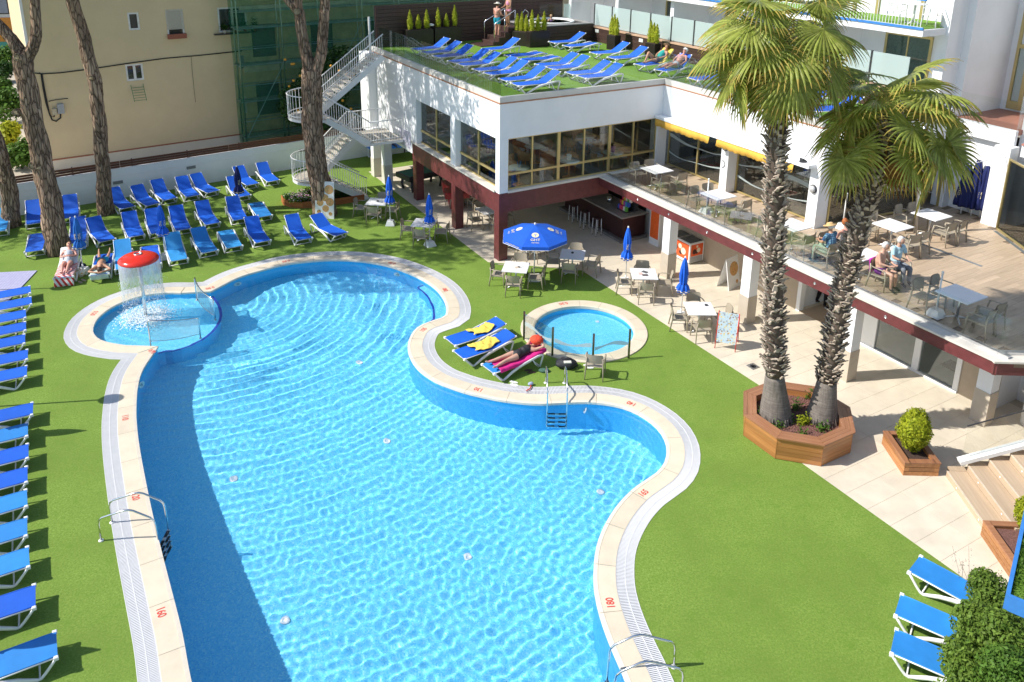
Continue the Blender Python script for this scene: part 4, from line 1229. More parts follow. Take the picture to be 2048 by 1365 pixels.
for k in range(6): mb.box(x0 + .02, x1 - .02, -.055, -.04, z0 + .05 + k * (z1 - z0) / 6.3, z0 + .12 + k * (z1 - z0) / 6.3)
mb.build('shutter', mat('grey_shutter', (.25, .27, .28), .6), yb)
x0, x1, z0, z1 = R3
mb = MB(); mb.box(x0 - .3, x1 + .4, -.25, 0, z0 - .1, z0 - .04); mb.tube([(x0, -.23, z0 + .15), (x1 + .2, -.23, z0 + .15)], .012, 6); mb.build('sill_rack', M['dark'], w3)
random.seed(8)
for i in range(4):
    xx = x0 + .25 + i * .55
    pot = MB(); pot.lathe([(.07, 0), (.10, .2), (.11, .2)], 10, (xx, -.13, z0 - .04)); po = pot.build('flower_pot', M['pvc'] if i == 0 else mat('clay_pot%d' % i, (.35, .12, .06), .8), w3)
    mb = MB(); leafy(mb, 60, lambda g: (Vector((xx + g.gauss(0, .10), -.13 + g.gauss(0, .08), z0 + .2 + abs(g.gauss(0, .16 + .1 * (i == 3))))), Vector((0, -.3, 1))), .12, random.Random(i)); mb.build('pot_plant', M['green'], w3)
# drying rack under window 4
x0, x1, z0, z1 = R4
mb = MB()
for i in range(6): mb.tube([(x0 + .15, -.08 - i * .08, z0 - .35 - i * .12), (x1 - .1, -.08 - i * .08, z0 - .35 - i * .12)], .012, 5)
for x in (x0 + .15, x1 - .1): mb.tube([(x, -.02, z0 - .2), (x, -.08, z0 - .35), (x, -.5, z0 - 1.0)], .014, 5)
mb.build('drying_rack', mat('green_wire', (.05, .22, .10), .5), yb)
# cables and meter boxes
def ypt(px, py, d=-.03):
    x, z = yh(px, py); return (x, d, z)
mb = MB(); mb.tube([ypt(*q) for q in ((66, 146), (84, 148), (120, 146), (160, 141), (210, 134), (270, 125), (330, 117), (400, 111), (484, 102))], .03, 6)
mb.tube([ypt(*q) for q in ((78, 146), (84, 150), (88, 175), (94, 205), (98, 225), (104, 240), (112, 243), (121, 236), (121, 228))], .035, 6)
mb.tube([ypt(*q) for q in ((82, 148), (86, 176), (92, 207), (100, 232), (108, 234), (109, 226))], .03, 6)
mb.tube([ypt(*q) for q in ((97, 203), (110, 200), (136, 197))], .02, 5)
mb.tube([ypt(*q) for q in ((382, 113), (384, 140), (388, 180), (391, 205))], .008, 4)
mb.build('cable', M['black'], yb)
for (a, b, m_) in (((113, 208), (129, 226), mat('grey_meter_box', (.34, .36, .38), .5)), ((103, 217), (114, 229), mat('beige_meter_box', (.48, .42, .30), .6))):
    x0, x1, z0, z1 = yrect(a, b); mb = MB(); mb.cbox(x0, x1, -.16, 0, z0, z1, .01); mb.build('meter_box', m_, yb)
# scaffold with green netting
M['net'] = None
def net_mat():
    m, nt, b = new_mat('green_net')
    nt.nodes.remove(b)
    pos = N(nt, 'ShaderNodeNewGeometry').outputs['Position']
    f = noise(nt, 1.6, 5, .65, pos).outputs[0]
    tr = N(nt, 'ShaderNodeBsdfTransparent'); tr.inputs[0].default_value = (.72, .86, .78, 1)
    di = N(nt, 'ShaderNodeBsdfDiffuse'); di.inputs[0].default_value = (.035, .22, .13, 1)
    tl = N(nt, 'ShaderNodeBsdfTranslucent'); tl.inputs[0].default_value = (.05, .30, .17, 1)
    ad = N(nt, 'ShaderNodeMixShader'); ad.inputs[0].default_value = .45
    nt.links.new(di.outputs[0], ad.inputs[1]); nt.links.new(tl.outputs[0], ad.inputs[2])
    mr = N(nt, 'ShaderNodeMapRange'); nt.links.new(f, mr.inputs[0]); mr.inputs[1].default_value = .3; mr.inputs[2].default_value = .7; mr.inputs[3].default_value = .18; mr.inputs[4].default_value = .5
    mx = N(nt, 'ShaderNodeMixShader'); nt.links.new(mr.outputs[0], mx.inputs[0])
    nt.links.new(tr.outputs[0], mx.inputs[1]); nt.links.new(ad.outputs[0], mx.inputs[2]); nt.links.new(mx.outputs[0], nt.nodes['Material Output'].inputs[0])
    return m
M['net'] = net_mat()
sx0 = yh(488, 150)[0] - .6
sc = thing('scaffold', 'steel scaffold wrapped in green netting against the ochre house', 'scaffold', YA + ydir * sx0 + Vector((0, 0, .25)), yaz)
mb = MB(); n = 60; m = 16; Lx = 20.0
gv = [[None] * (m + 1) for _ in range(n + 1)]
vs, fs = [], []
for i in range(n + 1):
    for j in range(m + 1):
        x = Lx * i / n; z = .1 + 14.5 * j / m
        y = -1.25 + .10 * math.sin(x * 2.1 + j * .9) + .07 * math.sin(x * 5.3 - j * 1.7) + .06 * math.sin(j * 2.2)
        vs.append((x, y, z))
for i in range(n):
    for j in range(m): fs.append((i * (m + 1) + j, (i + 1) * (m + 1) + j, (i + 1) * (m + 1) + j + 1, i * (m + 1) + j + 1))
mb.add(vs, fs, True)
for j in range(m): mb.add([(0, -1.25, .1 + 14.5 * j / m), (0, -.2 + .05 * math.sin(j), .1 + 14.5 * j / m), (0, -.2 + .05 * math.sin(j + 1), .1 + 14.5 * (j + 1) / m), (0, -1.25, .1 + 14.5 * (j + 1) / m)], [(0, 1, 2, 3)], True)
mb.build('netting', M['net'], sc)
for i in range(9):
    for y in (-.35, -1.05):
        mb = MB(); mb.tube([(.15 + i * 2.4, y, 0), (.15 + i * 2.4, y, 14.6)], .045, 6); mb.build('standard', M['alu'], sc)
for j in range(7):
    mb = MB()
    for y in (-.35, -1.05): mb.tube([(0, y, .6 + j * 2), (Lx, y, .6 + j * 2)], .03, 5); mb.tube([(0, y, 1.5 + j * 2), (Lx, y, 1.5 + j * 2)], .025, 5)
    mb.build('ledger', M['alu'], sc)
    mb = MB(); mb.box(0, Lx, -1.0, -.4, .63 + j * 2, .68 + j * 2); mb.build('deck', mat('scaffold_deck%d' % j, (.32, .33, .30), .7), sc)
for i in range(4):
    mb = MB(); mb.tube([(.2 + i * 4.8, -1.06, .6 + (i % 3) * 2), (2.5 + i * 4.8, -1.06, 4.5 + (i % 3) * 2)], .025, 5); mb.build('brace', M['alu'], sc)
for i in range(5):         # shutters and balconies of the house behind the net
    for j in range(3):
        mb = MB(); x = sx0 + 1.2 + i * 3.4; mb.box(x, x + 1.3, -.04, 0, 1.6 + j * 3.3, 3.4 + j * 3.3); mb.build('shutter', mat('dark_shutter%d%d' % (i, j), (.10, .12, .11), .6), yb)
for j in range(3):
    mb = MB(); mb.box(sx0 + .6, 33, -.15, 0, 4.1 + j * 3.3, 4.45 + j * 3.3); mb.build('floor_band', M['plinth'], yb)
# dark tree with orange fruit behind the stairs
# ------------------------------------------------------------------ white steel stair
stw = thing('steel_stair', 'white steel outdoor stair with rounded landings climbing to the roof terrace', 'stairs', W(-1.9, -10.4, 0), BAZ)
M['tread'] = mat('stone_tread', (.46, .42, .36), .7, var=.2, scale=5)
def SL(u, v, z): return (u + 1.9, -(v + 10.4), z)
ZL, ZM, ZU, ZR = 1.10, 2.70, 4.05, 6.45
def rail_path(pts, h=1.0, name='railing', parent=None, step=.13):
    pts = [Vector(p) for p in pts]
    top = [p + Vector((0, 0, h)) for p in pts]; low = [p + Vector((0, 0, .12)) for p in pts]
    o = MB(); o.tube(top, .026, 8); o.tube(low, .018, 6); ro = o.build(name, M['plastic'], parent)
    b = MB(); acc = 0
    for p, q in zip(pts, pts[1:]):
        L = (q - p).length; n = max(1, int(L / step))
        for k in range(n):
            t = p.lerp(q, (k + .5) / n); b.tube([t + Vector((0, 0, .02)), t + Vector((0, 0, h))], .011, 4, cap=False)
    b.build('balusters', M['plastic'], ro, kind='stuff')
    return ro
def flight(u0, z0, u1, z1, v0, v1, rails=(True, True), shut=False):
    n = max(3, round(abs(z1 - z0) / .18)); mb = MB()
    for k in range(n):
        a = u0 + (u1 - u0) * k / n; b = u0 + (u1 - u0) * (k + 1) / n; z = z0 + (z1 - z0) * (k + 1) / n
        t = MB(); x0, x1 = sorted((a, b)); p, q = SL(x0, v1, 0), SL(x1 + .02, v0, 0); t.box(p[0], q[0], p[1] + .03, q[1] - .03, z - .05, z); t.build('tread', M['tread'], stw)
    for v_ in (v0, v1):
        s_ = MB(); s_.bar(SL(u0, v_, z0 - .02), SL(u1, v_, z1 - .02), .05, .26); s_.build('stringer', M['plastic'], stw)
    for f, v_ in zip(rails, (v0, v1)):
        if f: rail_path([SL(u0, v_, z0 + .1), SL(u1, v_, z1 + .1)], .95, parent=stw)
F0, F1, B0, B1 = -10.2, -9.15, -11.55, -10.4
UC = -3.75
flight(-1.95, 0, UC, ZL, F0, F1)
flight(UC, ZL, -1.95, ZM, B0, B1)
flight(-1.75, ZM, UC, ZU, F0, F1)
flight(UC, ZU, -.45, ZR, B0, B1)
for z in (ZL, ZU):
    cx, cv, R_ = UC, (F1 + B0) / 2, (F1 - B0) / 2
    arc = [(cx - R_ * 1.1 * math.sin(t), cv + R_ * math.cos(t)) for t in [math.pi * k / 20 for k in range(21)]]
    poly = [SL(u, v, 0)[:2] for u, v in arc]
    mb = MB(); mb.prism(poly, z - .12, z - .02); mb.build('landing_edge', M['plastic'], stw)
    mb = MB(); mb.prism([((p[0] - SL(cx, cv, 0)[0]) * .97 + SL(cx, cv, 0)[0], (p[1] - SL(cx, cv, 0)[1]) * .97 + SL(cx, cv, 0)[1]) for p in poly], z - .02, z); mb.build('landing_floor', M['tread'], stw)
    rail_path([SL(u, v, z) for u, v in arc], 1.05, parent=stw)
a, b = SL(-1.95, B0, 0), SL(-.1, F1, 0)
mb = MB(); mb.box(a[0], b[0], a[1] - 2.4, a[1], 0, 0) if False else None
mb.box(a[0], b[0], b[1], a[1], ZM - .14, ZM - .02); mb.build('landing_edge', M['plastic'], stw)
mb = MB(); mb.box(a[0] + .03, b[0], b[1] + .03, a[1] - .03, ZM - .02, ZM); mb.build('landing_floor', M['tread'], stw)
rail_path([SL(-1.75, F1, ZM), SL(-.05, F1, ZM)], 1.0, parent=stw)
rail_path([SL(-1.9, B0, ZM), SL(-.3, B0, ZM), SL(-.1, B0, ZM)], 1.0, parent=stw)
for u, v in ((-.27, -12.4), (-.24, -11.0)):
    mb = MB(); q = SL(u, v, 0); mb.box(q[0] - .2, q[0] + .2, q[1] - .2, q[1] + .2, .98, ZM - .14); c_ = mb.build('column', M['wall_white'], stw)
    mb = MB(); mb.box(q[0] - .215, q[0] + .215, q[1] - .215, q[1] + .215, 0, .98); mb.build('plinth', M['stone'], c_)
q = SL(-.2, -13.0, 0); mb = MB(); mb.box(q[0] - .2, q[0] + .2, q[1] - .3, q[1] + .9, 2.2, 6.2); mb.build('wall_pier', M['wall_white'], stw)
mb = MB(); q = SL(-.5, -12.1, 6.45); mb.box(q[0], q[0] + .08, q[1], q[1] + .08, 6.3, 8.1); mb.build('gate_post', M['plastic'], stw)
# mural poster on the wall
def poster_mat():
    m, nt, b = new_mat('mural_print')
    v = coords(nt, 'Object', (3, 3, 3)); f = noise(nt, 3.2, 6, .7, v).outputs[0]
    c = ramp(nt, f, [(.36, (.06, .05, .14)), (.46, (.55, .55, .68)), (.55, (.72, .72, .80)), (.66, (.30, .10, .16)), (.72, (.6, .6, .7))])
    nt.links.new(c, b.inputs['Base Color']); b.inputs['Roughness'].default_value = .6; return m
mb = MB(); mb.box(-.02, 0, 8.45, 9.8, 2.36, 3.15); po = mb.build('mural', poster_mat(), None, loc=P0, rot=(0, 0, BAZ)); tag(po, 'faded violet mural print on the white wall beside the stair landing', 'mural')
# ping-pong table and pool table under the building
pt = thing('ping_pong_table', 'blue ping-pong table on the turf behind the stair columns', 'table', W(1.6, -15.0, 0), BAZ)
mb = MB(); mb.box(-1.37, 1.37, -.76, .76, .73, .76); mb.build('tabletop', mat('pingpong_blue', (.02, .20, .62), .4), pt)
mb = MB(); mb.box(-.01, .01, -.8, .8, .76, .91); mb.build('net', M['dark'], pt)
for x in (-1, 1):
    for y in (-.6, .6):
        mb = MB(); mb.box(x - .03, x + .03, y - .03, y + .03, 0, .73); mb.build('leg', M['dark'], pt)
def game_table(name, label, m, u, v, rz, L=2.2, wd=1.2):
    t = thing(name, label, 'game table', W(u, v, .008), BAZ + rz)
    mb = MB(); mb.cbox(-L / 2, L / 2, -wd / 2, wd / 2, .62, .86, .02); mb.build('body', m, t)
    mb = MB(); mb.box(-L / 2 + .1, L / 2 - .1, -wd / 2 + .1, wd / 2 - .1, .86, .872); mb.build('cloth', mat(name + '_cloth', (.05, .16, .12), .9), t)
    for x in (-L / 2 + .3, L / 2 - .3):
        for y in (-wd / 2 + .2, wd / 2 - .2):
            mb = MB(); mb.tube([(x, y, .62), (x * 1.08, y * 1.1, .3), (x, y, 0)], [.09, .07, .06], 6); mb.build('leg', m, t)
    return t
game_table('pool_table', 'black pool table in the shade under the building', M['dark'], 1.0, -9.6, rad(10))
t = thing('games_table', 'dark red games table on a solid foot behind the burgundy pillar', 'game table', W(1.35, -6.6, .008), BAZ + rad(70)); rm = mat('deep_red', (.22, .012, .014), .4)
mb = MB(); mb.cbox(-1, 1, -.55, .55, .62, .88, .02); mb.build('body', rm, t)
mb = MB(); mb.add([(-.6, -.3, 0), (.6, -.3, 0), (.6, .3, 0), (-.6, .3, 0), (-.35, -.2, .62), (.35, -.2, .62), (.35, .2, .62), (-.35, .2, .62)], [(0, 3, 2, 1), (4, 5, 6, 7), (0, 1, 5, 4), (1, 2, 6, 5), (2, 3, 7, 6), (3, 0, 4, 7)]); mb.build('foot', rm, t)
# flower bed with timber edge round the pine
M['cedar'] = wood('cedar_edge', (.32, .095, .028), (.50, .17, .055), .6, 'X', 1, .12)
fb = thing('flower_bed', 'low curved timber-edged bed of pink and white flowers at the foot of the pine', 'flower bed', W(-4.2, -9.9, 0), BAZ)
edge = [(-1.35, .9), (-1.42, .35), (-1.2, -.12), (-.75, -.5), (-.1, -.72), (.7, -.78), (1.4, -.80), (2.05, -.80)]
for i in range(len(edge) - 1):
    (x0, y0), (x1, y1) = edge[i], edge[i + 1]; mb = MB(); Lb = math.hypot(x1 - x0, y1 - y0)
    mb.box(-Lb / 2, Lb / 2, -.025, .025, 0, .30); o = mb.build('edge_board', M['cedar'], fb); o.location = ((x0 + x1) / 2, (y0 + y1) / 2, 0); o.rotation_euler = (0, 0, math.atan2(y1 - y0, x1 - x0))
mb = MB(); mb.prism(edge + [(2.05, .5), (0, 1.0)], .05, .24); mb.build('soil', M['soil'], fb)
rng = random.Random(3); mb = MB()
def fbp(g):
    x = g.uniform(-1.35, .25); y = g.uniform(-.6, .8)
    return Vector((x, max(y, -.5 - .3 * x if x > -.8 else y), .25 + abs(g.gauss(.08, .10)) + .12 * math.sin(3 * x + 2 * y))), Vector((0, 0, 1))
leafy(mb, 2600, fbp, .085, rng); mb.build('foliage', M['green2'], fb, kind='stuff')
for nm, c_, n_ in (('pink_flowers', (.62, .28, .48), 300), ('white_flowers', (.75, .70, .72), 260)):
    mb = MB()
    for _ in range(n_):
        p, _n = fbp(rng); p.z += .06; r = .028
        k_ = [(p.x + r * math.cos(a), p.y + r * math.sin(a), p.z + .01 * math.sin(2 * a)) for a in [k * 1.0472 for k in range(6)]]
        mb.add(k_, [(0, 1, 2, 3, 4, 5)])
    mb.build(nm, mat(nm, c_, .7), fb, kind='stuff')
mb = MB(); leafy(mb, 700, lambda g: (Vector((g.uniform(.4, 1.9), g.uniform(-.65, .3), .26 + abs(g.gauss(.03, .05)))), Vector((0, 0, 1))), .09, rng); mb.build('ivy', M['green'], fb, kind='stuff')
# ================================================================== pines
def bark_mat(name, dark, mid, light, stretch=.28, scale=7.0):
    m, nt, b = new_mat(name)
    vec = coords(nt, 'Object', (1, 1, stretch))
    dist = noise(nt, 3, 3, .6, vec)
    add = N(nt, 'ShaderNodeVectorMath', operation='MULTIPLY_ADD'); nt.links.new(dist.outputs[1], add.inputs[0]); add.inputs[1].default_value = (.22, .22, .22); nt.links.new(vec, add.inputs[2])
    vo = N(nt, 'ShaderNodeTexVoronoi'); vo.feature = 'DISTANCE_TO_EDGE'; vo.inputs['Scale'].default_value = scale; nt.links.new(add.outputs[0], vo.inputs['Vector'])
    crack = ramp(nt, vo.outputs[0], [(0.0, (0, 0, 0)), (.06, (.6, .6, .6)), (.18, (1, 1, 1))])
    v2 = N(nt, 'ShaderNodeTexVoronoi'); v2.inputs['Scale'].default_value = scale; nt.links.new(add.outputs[0], v2.inputs['Vector'])
    pl = ramp(nt, noise(nt, 5, 4, .7, vec).outputs[0], [(.3, mid), (.7, light)])
    bw = N(nt, 'ShaderNodeRGBToBW'); nt.links.new(v2.outputs['Color'], bw.inputs[0]); pl = mixcol(nt, .45, pl, bw.outputs[0], 'OVERLAY')
    gz = N(nt, 'ShaderNodeSeparateXYZ'); nt.links.new(coords(nt, 'Object'), gz.inputs[0])
    f = ramp(nt, noise(nt, 1.1, 4, .7, coords(nt, 'Object')).outputs[0], [(.46, (0, 0, 0)), (.66, (.6, .6, .6))])
    pl = mixcol(nt, f, pl, tuple(x * .55 for x in mid))
    col = mixcol(nt, crack, dark, pl)
    nt.links.new(col, b.inputs['Base Color']); b.inputs['Roughness'].default_value = .9; b.inputs['Specular IOR Level'].default_value = .15
    hgt = mixcol(nt, .25, crack, noise(nt, 22, 4, .7, vec).outputs[0])
    bump(nt, b, hgt, 1.0, .05)
    return m
M['pine_bark'] = bark_mat('pine_bark', (.075, .048, .035), (.27, .175, .12), (.44, .32, .23), .20, 9.0)
M['cut'] = mat('cut_wood', (.50, .40, .25), .8, var=.2, scale=14)
M['needles'] = leaf_mat('pine_needles', (.03, .07, .015), (.07, .13, .03), .2)
def at_Y(px, py, y):
    d = ray(px, py); t = y / d.y; return Vector((d.x * t, y, CAMH + d.z * t))
def limb(mb, pts, rs, seed, n=14, sub=6):
    """bumpy tapered tube through the points"""
    P = [Vector(p) for p in pts]; out, ro = [], []
    for i in range(len(P) - 1):
        p0 = P[max(i - 1, 0)]; p1, p2 = P[i], P[i + 1]; p3 = P[min(i + 2, len(P) - 1)]
        for k in range(sub):
            t = k / sub
            out.append(.5 * ((2 * p1) + (-p0 + p2) * t + (2 * p0 - 5 * p1 + 4 * p2 - p3) * t * t + (-p0 + 3 * p1 - 3 * p2 + p3) * t ** 3)); ro.append(rs[i] + (rs[i + 1] - rs[i]) * t)
    out.append(P[-1]); ro.append(rs[-1])
    n0 = len(mb.v); mb.tube(out, ro, n)
    rng = random.Random(seed)
    for i in range(n0, len(mb.v)):
        v = Vector(mb.v[i]); ring = out[min((i - n0) // n, len(out) - 1)]; d = v - ring
        k = 1 + .10 * math.sin(v.z * 3.1 + seed) * math.sin(3 * math.atan2(d.y, d.x)) + rng.uniform(-.055, .055)
        mb.v[i] = tuple(ring + d * k)
    return out
def knot(p, nrm, r, parent):
    mb = MB(); q = Vector(nrm).to_track_quat('Z', 'Y').to_matrix().to_4x4(); mb.T = Matrix.Translation(p) @ q
    mb.lathe([(r * 1.3, -.1), (r * 1.15, .02), (r, .05)], 12); o = mb.build('branch_stub', M['pine_bark'], parent)
    k = MB(); k.T = mb.T; k.lathe([(0, .052), (r * .95, .052)], 12); k.build('cut_face', M['cut'], o)
def crown(parent, base, blobs, seed, dens=1.0):
    """needle tufts in clumps on thin branches"""
    rng = random.Random(seed); mb = MB(); br = MB()
    for (c, r, n) in blobs:
        c = Vector(c) - base
        for _ in range(int(n * dens)):
            a = rng.uniform(0, 6.283); rr = r[0] * math.sqrt(rng.random()); zz = rng.gauss(0, .5) * r[2]
            q = c + Vector((rr * math.cos(a), rr * math.sin(a) * r[1] / r[0], zz + .25 * r[2] * math.cos(3 * a)))
            for k in range(9):
                d = Vector((rng.gauss(0, 1), rng.gauss(0, 1), rng.gauss(.5, .8))).normalized(); s_ = d.cross(Vector((rng.gauss(0, 1), rng.gauss(0, 1), rng.gauss(0, 1))))
                if s_.length < 1e-3: continue
                s_ = s_.normalized() * rng.uniform(.03, .06); L = rng.uniform(.18, .36); o = q + Vector((rng.gauss(0, .16), rng.gauss(0, .16), rng.gauss(0, .10)))
                mb.add([o - s_, o + s_, o + s_ * .5 + d * L, o - s_ * .5 + d * L], [(0, 1, 2, 3)])
            if rng.random() < .12: br.tube([c + (q - c) * .1, (c + q) / 2 + Vector((0, 0, -.1)), q], [.04, .025, .01], 5)
    o = mb.build('crown', M['needles'], parent, kind='stuff')
    if br.v: br.build('branches', M['pine_bark'], o, kind='stuff')
def pine(name, label, base_px, line, widths, limbs, blobs, knots, seed):
    g = G(*base_px); t = thing(name, label, 'tree', g, 0, 'umbrella pines round the court')
    Y = g.y; pts = [Vector((0, 0, -.1))] + [at_Y(px, py, Y) - g for px, py in line]
    mb = MB(); limb(mb, pts, widths, seed, 18); mb.build('trunk', M['pine_bark'], t)
    for ln, wd in limbs:
        mb = MB(); q = [(at_Y(a[0], a[1], Y) - g) if len(a) == 2 else Vector(a) - g for a in ln]; limb(mb, q, wd, seed + 7, 14); mb.build('limb', M['pine_bark'], t)
    for (px, py, r) in knots:
        p = at_Y(px, py, Y) - g; p.y -= .30; knot(p, (.05, -1, .25), r, t)
    crown(t, g, blobs, seed)
    return t
T1 = pine('pine_tree', 'forked pine with a thick trunk rising beside the sunbathers by the splash pool', (118, 506), [(105, 430), (92, 360), (76, 285), (60, 205), (48, 130), (45, 108)], [.46, .40, .37, .36, .345, .34, .33],
          [([(46, 118), (25, 82), (0, 52), (-30, 20), (-60, -20)], [.27, .21, .19, .17, .14]), ([(50, 118), (66, 92), (73, 60), (70, 10), (66, -40), (60, -110)], [.26, .20, .18, .17, .15, .10])],
          [((-19.5, 27.3, 12.6), (3.0, 1.7, 1.2), 190), ((-16.2, 29.3, 13.4), (2.8, 1.8, 1.0), 170), ((-23.5, 29.0, 11.6), (3.0, 1.8, 1.0), 120)], [(45, 112, .13), (42, 222, .13), (73, 327, .12), (87, 330, .1)], 1)
T2 = pine('pine_tree', 'slim leaning pine in front of the ochre house behind the loungers', (212, 428), [(207, 360), (203, 300), (198, 240), (193, 190), (185, 145), (168, 80), (148, 10), (130, -50), (118, -110)], [.36, .30, .285, .28, .27, .27, .26, .25, .235, .20, .15], [],
          [((-21.0, 32.6, 14.0), (3.2, 2.0, 1.2), 170), ((-17.6, 34.2, 13.6), (2.6, 1.8, 1.0), 120)], [(190, 154, .11)], 2)
T0 = pine('pine_tree', 'pine trunk at the left edge of the court by the boundary wall', (24, 452), [(20, 400), (10, 345), (-6, 290), (-30, 220), (-60, 120)], [.38, .33, .31, .29, .27, .24], [],
          [((-26, 31.5, 11.5), (3.2, 2.4, 1.2), 150), ((-29.5, 33.5, 12.0), (3.2, 2.4, 1.2), 130), ((-30, 29.5, 11.0), (2.6, 1.8, 1.0), 90)], [(5, 362, .1)], 3)
T3 = pine('pine_tree', 'largest pine with a forked trunk rising through the flower bed before the white stair', (652, 428), [(643, 380), (634, 330), (627, 280), (624, 225), (623, 170), (624, 140)], [.55, .47, .44, .43, .43, .42, .40],
          [([(622, 150), (612, 110), (603, 60), (597, 25), (575, 0), (548, -30), (510, -70)], [.30, .24, .22, .22, .17, .14, .10]), ([(597, 30), (596, 5), (597, -25), (600, -70)], [.18, .17, .16, .10]), ([(628, 150), (641, 112), (646, 70), (649, 20), (650, -40), (645, -110)], [.29, .225, .21, .205, .19, .12])],
          [((-12.4, 34.0, 12.8), (3.0, 1.9, 1.3), 230), ((-11.2, 36.2, 12.4), (2.8, 1.8, 1.2), 220), ((-13.6, 38.0, 11.8), (2.4, 1.6, 1.1), 150), ((-8.6, 35.2, 14.4), (2.4, 1.5, 1.0), 90), ((-10.2, 31.4, 12.6), (2.4, 1.7, 1.0), 150)], [(598, 22, .14), (629, 193, .13)], 4)
# ================================================================== palms
def ring_mat():
    m, nt, b = new_mat('ringed_palm_trunk'); n1 = noise(nt, 1.0, 6, .7, coords(nt, 'Object', (2.5, 2.5, 26))).outputs[0]; n2 = noise(nt, 1.0, 5, .7, coords(nt, 'Object', (22, 22, 2.2))).outputs[0]
    c = ramp(nt, mixcol(nt, .45, n1, n2), [(.30, (.075, .062, .052)), (.5, (.17, .145, .125)), (.7, (.30, .26, .22))]); nt.links.new(c, b.inputs['Base Color']); b.inputs['Roughness'].default_value = .9; bump(nt, b, n1, .7, .02); return m
M['palm_smooth'] = ring_mat()
M['boot'] = leaf_mat('palm_boot', (.27, .215, .165), (.50, .42, .345), 0, .9)
M['frond'] = leaf_mat('palm_frond', (.25, .31, .045), (.46, .49, .13), .45, .36)
M['frond_tip'] = leaf_mat('palm_tip', (.36, .27, .05), (.48, .38, .10), .35, .6)
M['petiole'] = mat('palm_petiole', (.30, .34, .06), .5, var=.2)
M['dry'] = leaf_mat('dry_frond', (.24, .11, .03), (.36, .19, .06), .3, .8)
def frond(a, el, L, R, seed, nseg=36):
    """fan frond in palm space: arching petiole, pleated blade whose segment tips hang down"""
    rng = random.Random(seed); mb = MB()
    hz = Vector((math.cos(a), math.sin(a), 0)); side = Vector((-hz.y, hz.x, 0)); p = Vector((0, 0, 0)); e = el; pet = [p.copy()]
    for k in range(7):
        p = p + (hz * math.cos(e) + Vector((0, 0, math.sin(e)))) * (L / 7); pet.append(p.copy()); e -= rad(rng.uniform(4, 8)) * (1 + .3 * math.cos(e))
    mb.k = 2; mb.tube(pet, [.045, .036, .030, .026, .023, .020, .017, .013], 5, flat=.6)
    e -= rad(rng.uniform(8, 24)); rl = rng.gauss(0, .30)
    d = hz * math.cos(e) + Vector((0, 0, math.sin(e))); s0 = (side * math.cos(rl) + d.cross(side) * -math.sin(rl)).normalized(); n = d.cross(s0)
    if n.z < 0: n = -n
    span = rad(rng.uniform(128, 150)); dphi = 2 * span / nseg; fold = rng.uniform(.15, .4); nst = 8; G_ = rng.uniform(1.4, 2.3)
    for i in range(nseg):
        ph = -span + dphi * (i + .5); ln = R * (.80 + .20 * math.cos(ph * .6)) * rng.uniform(.93, 1.05)
        v = (d * math.cos(ph) + s0 * math.sin(ph) - n * fold * abs(math.sin(ph)) + n * .12).normalized(); q = p.copy(); vs = []; sg = G_ * rng.uniform(.75, 1.3)
        for k in range(nst + 1):
            t = k / nst; r = ln * t
            w = min(r, ln * .52) * dphi * .5 * (1 if t < .5 else max(.03, (1 - t) / .5) ** .8)
            w = max(w, .003); sv = v.cross(n)
            if sv.length < .05: sv = s0.copy()
            sv.normalize(); nn = sv.cross(v)
            for sg_, dz in ((-1, -.42), (0, .42), (1, -.42)): vs.append(q + sv * (sg_ * w) + nn * (dz * w))
            g = sg * max(0, t - .34) * (1.0 / nst) * 2.2
            v = (v + Vector((0, 0, -g))).normalized(); q = q + v * (ln / nst)
        n0 = len(mb.f); mb.k = 0
        mb.add(vs, [(k * 3 + c, k * 3 + c + 1, (k + 1) * 3 + c + 1, (k + 1) * 3 + c) for k in range(nst) for c in (0, 1)], True)
        tip = nst - (2 if rng.random() < .6 else 1)
        for f_ in range(n0 + tip * 2, n0 + nst * 2): mb.mi[f_] = 1
    return mb
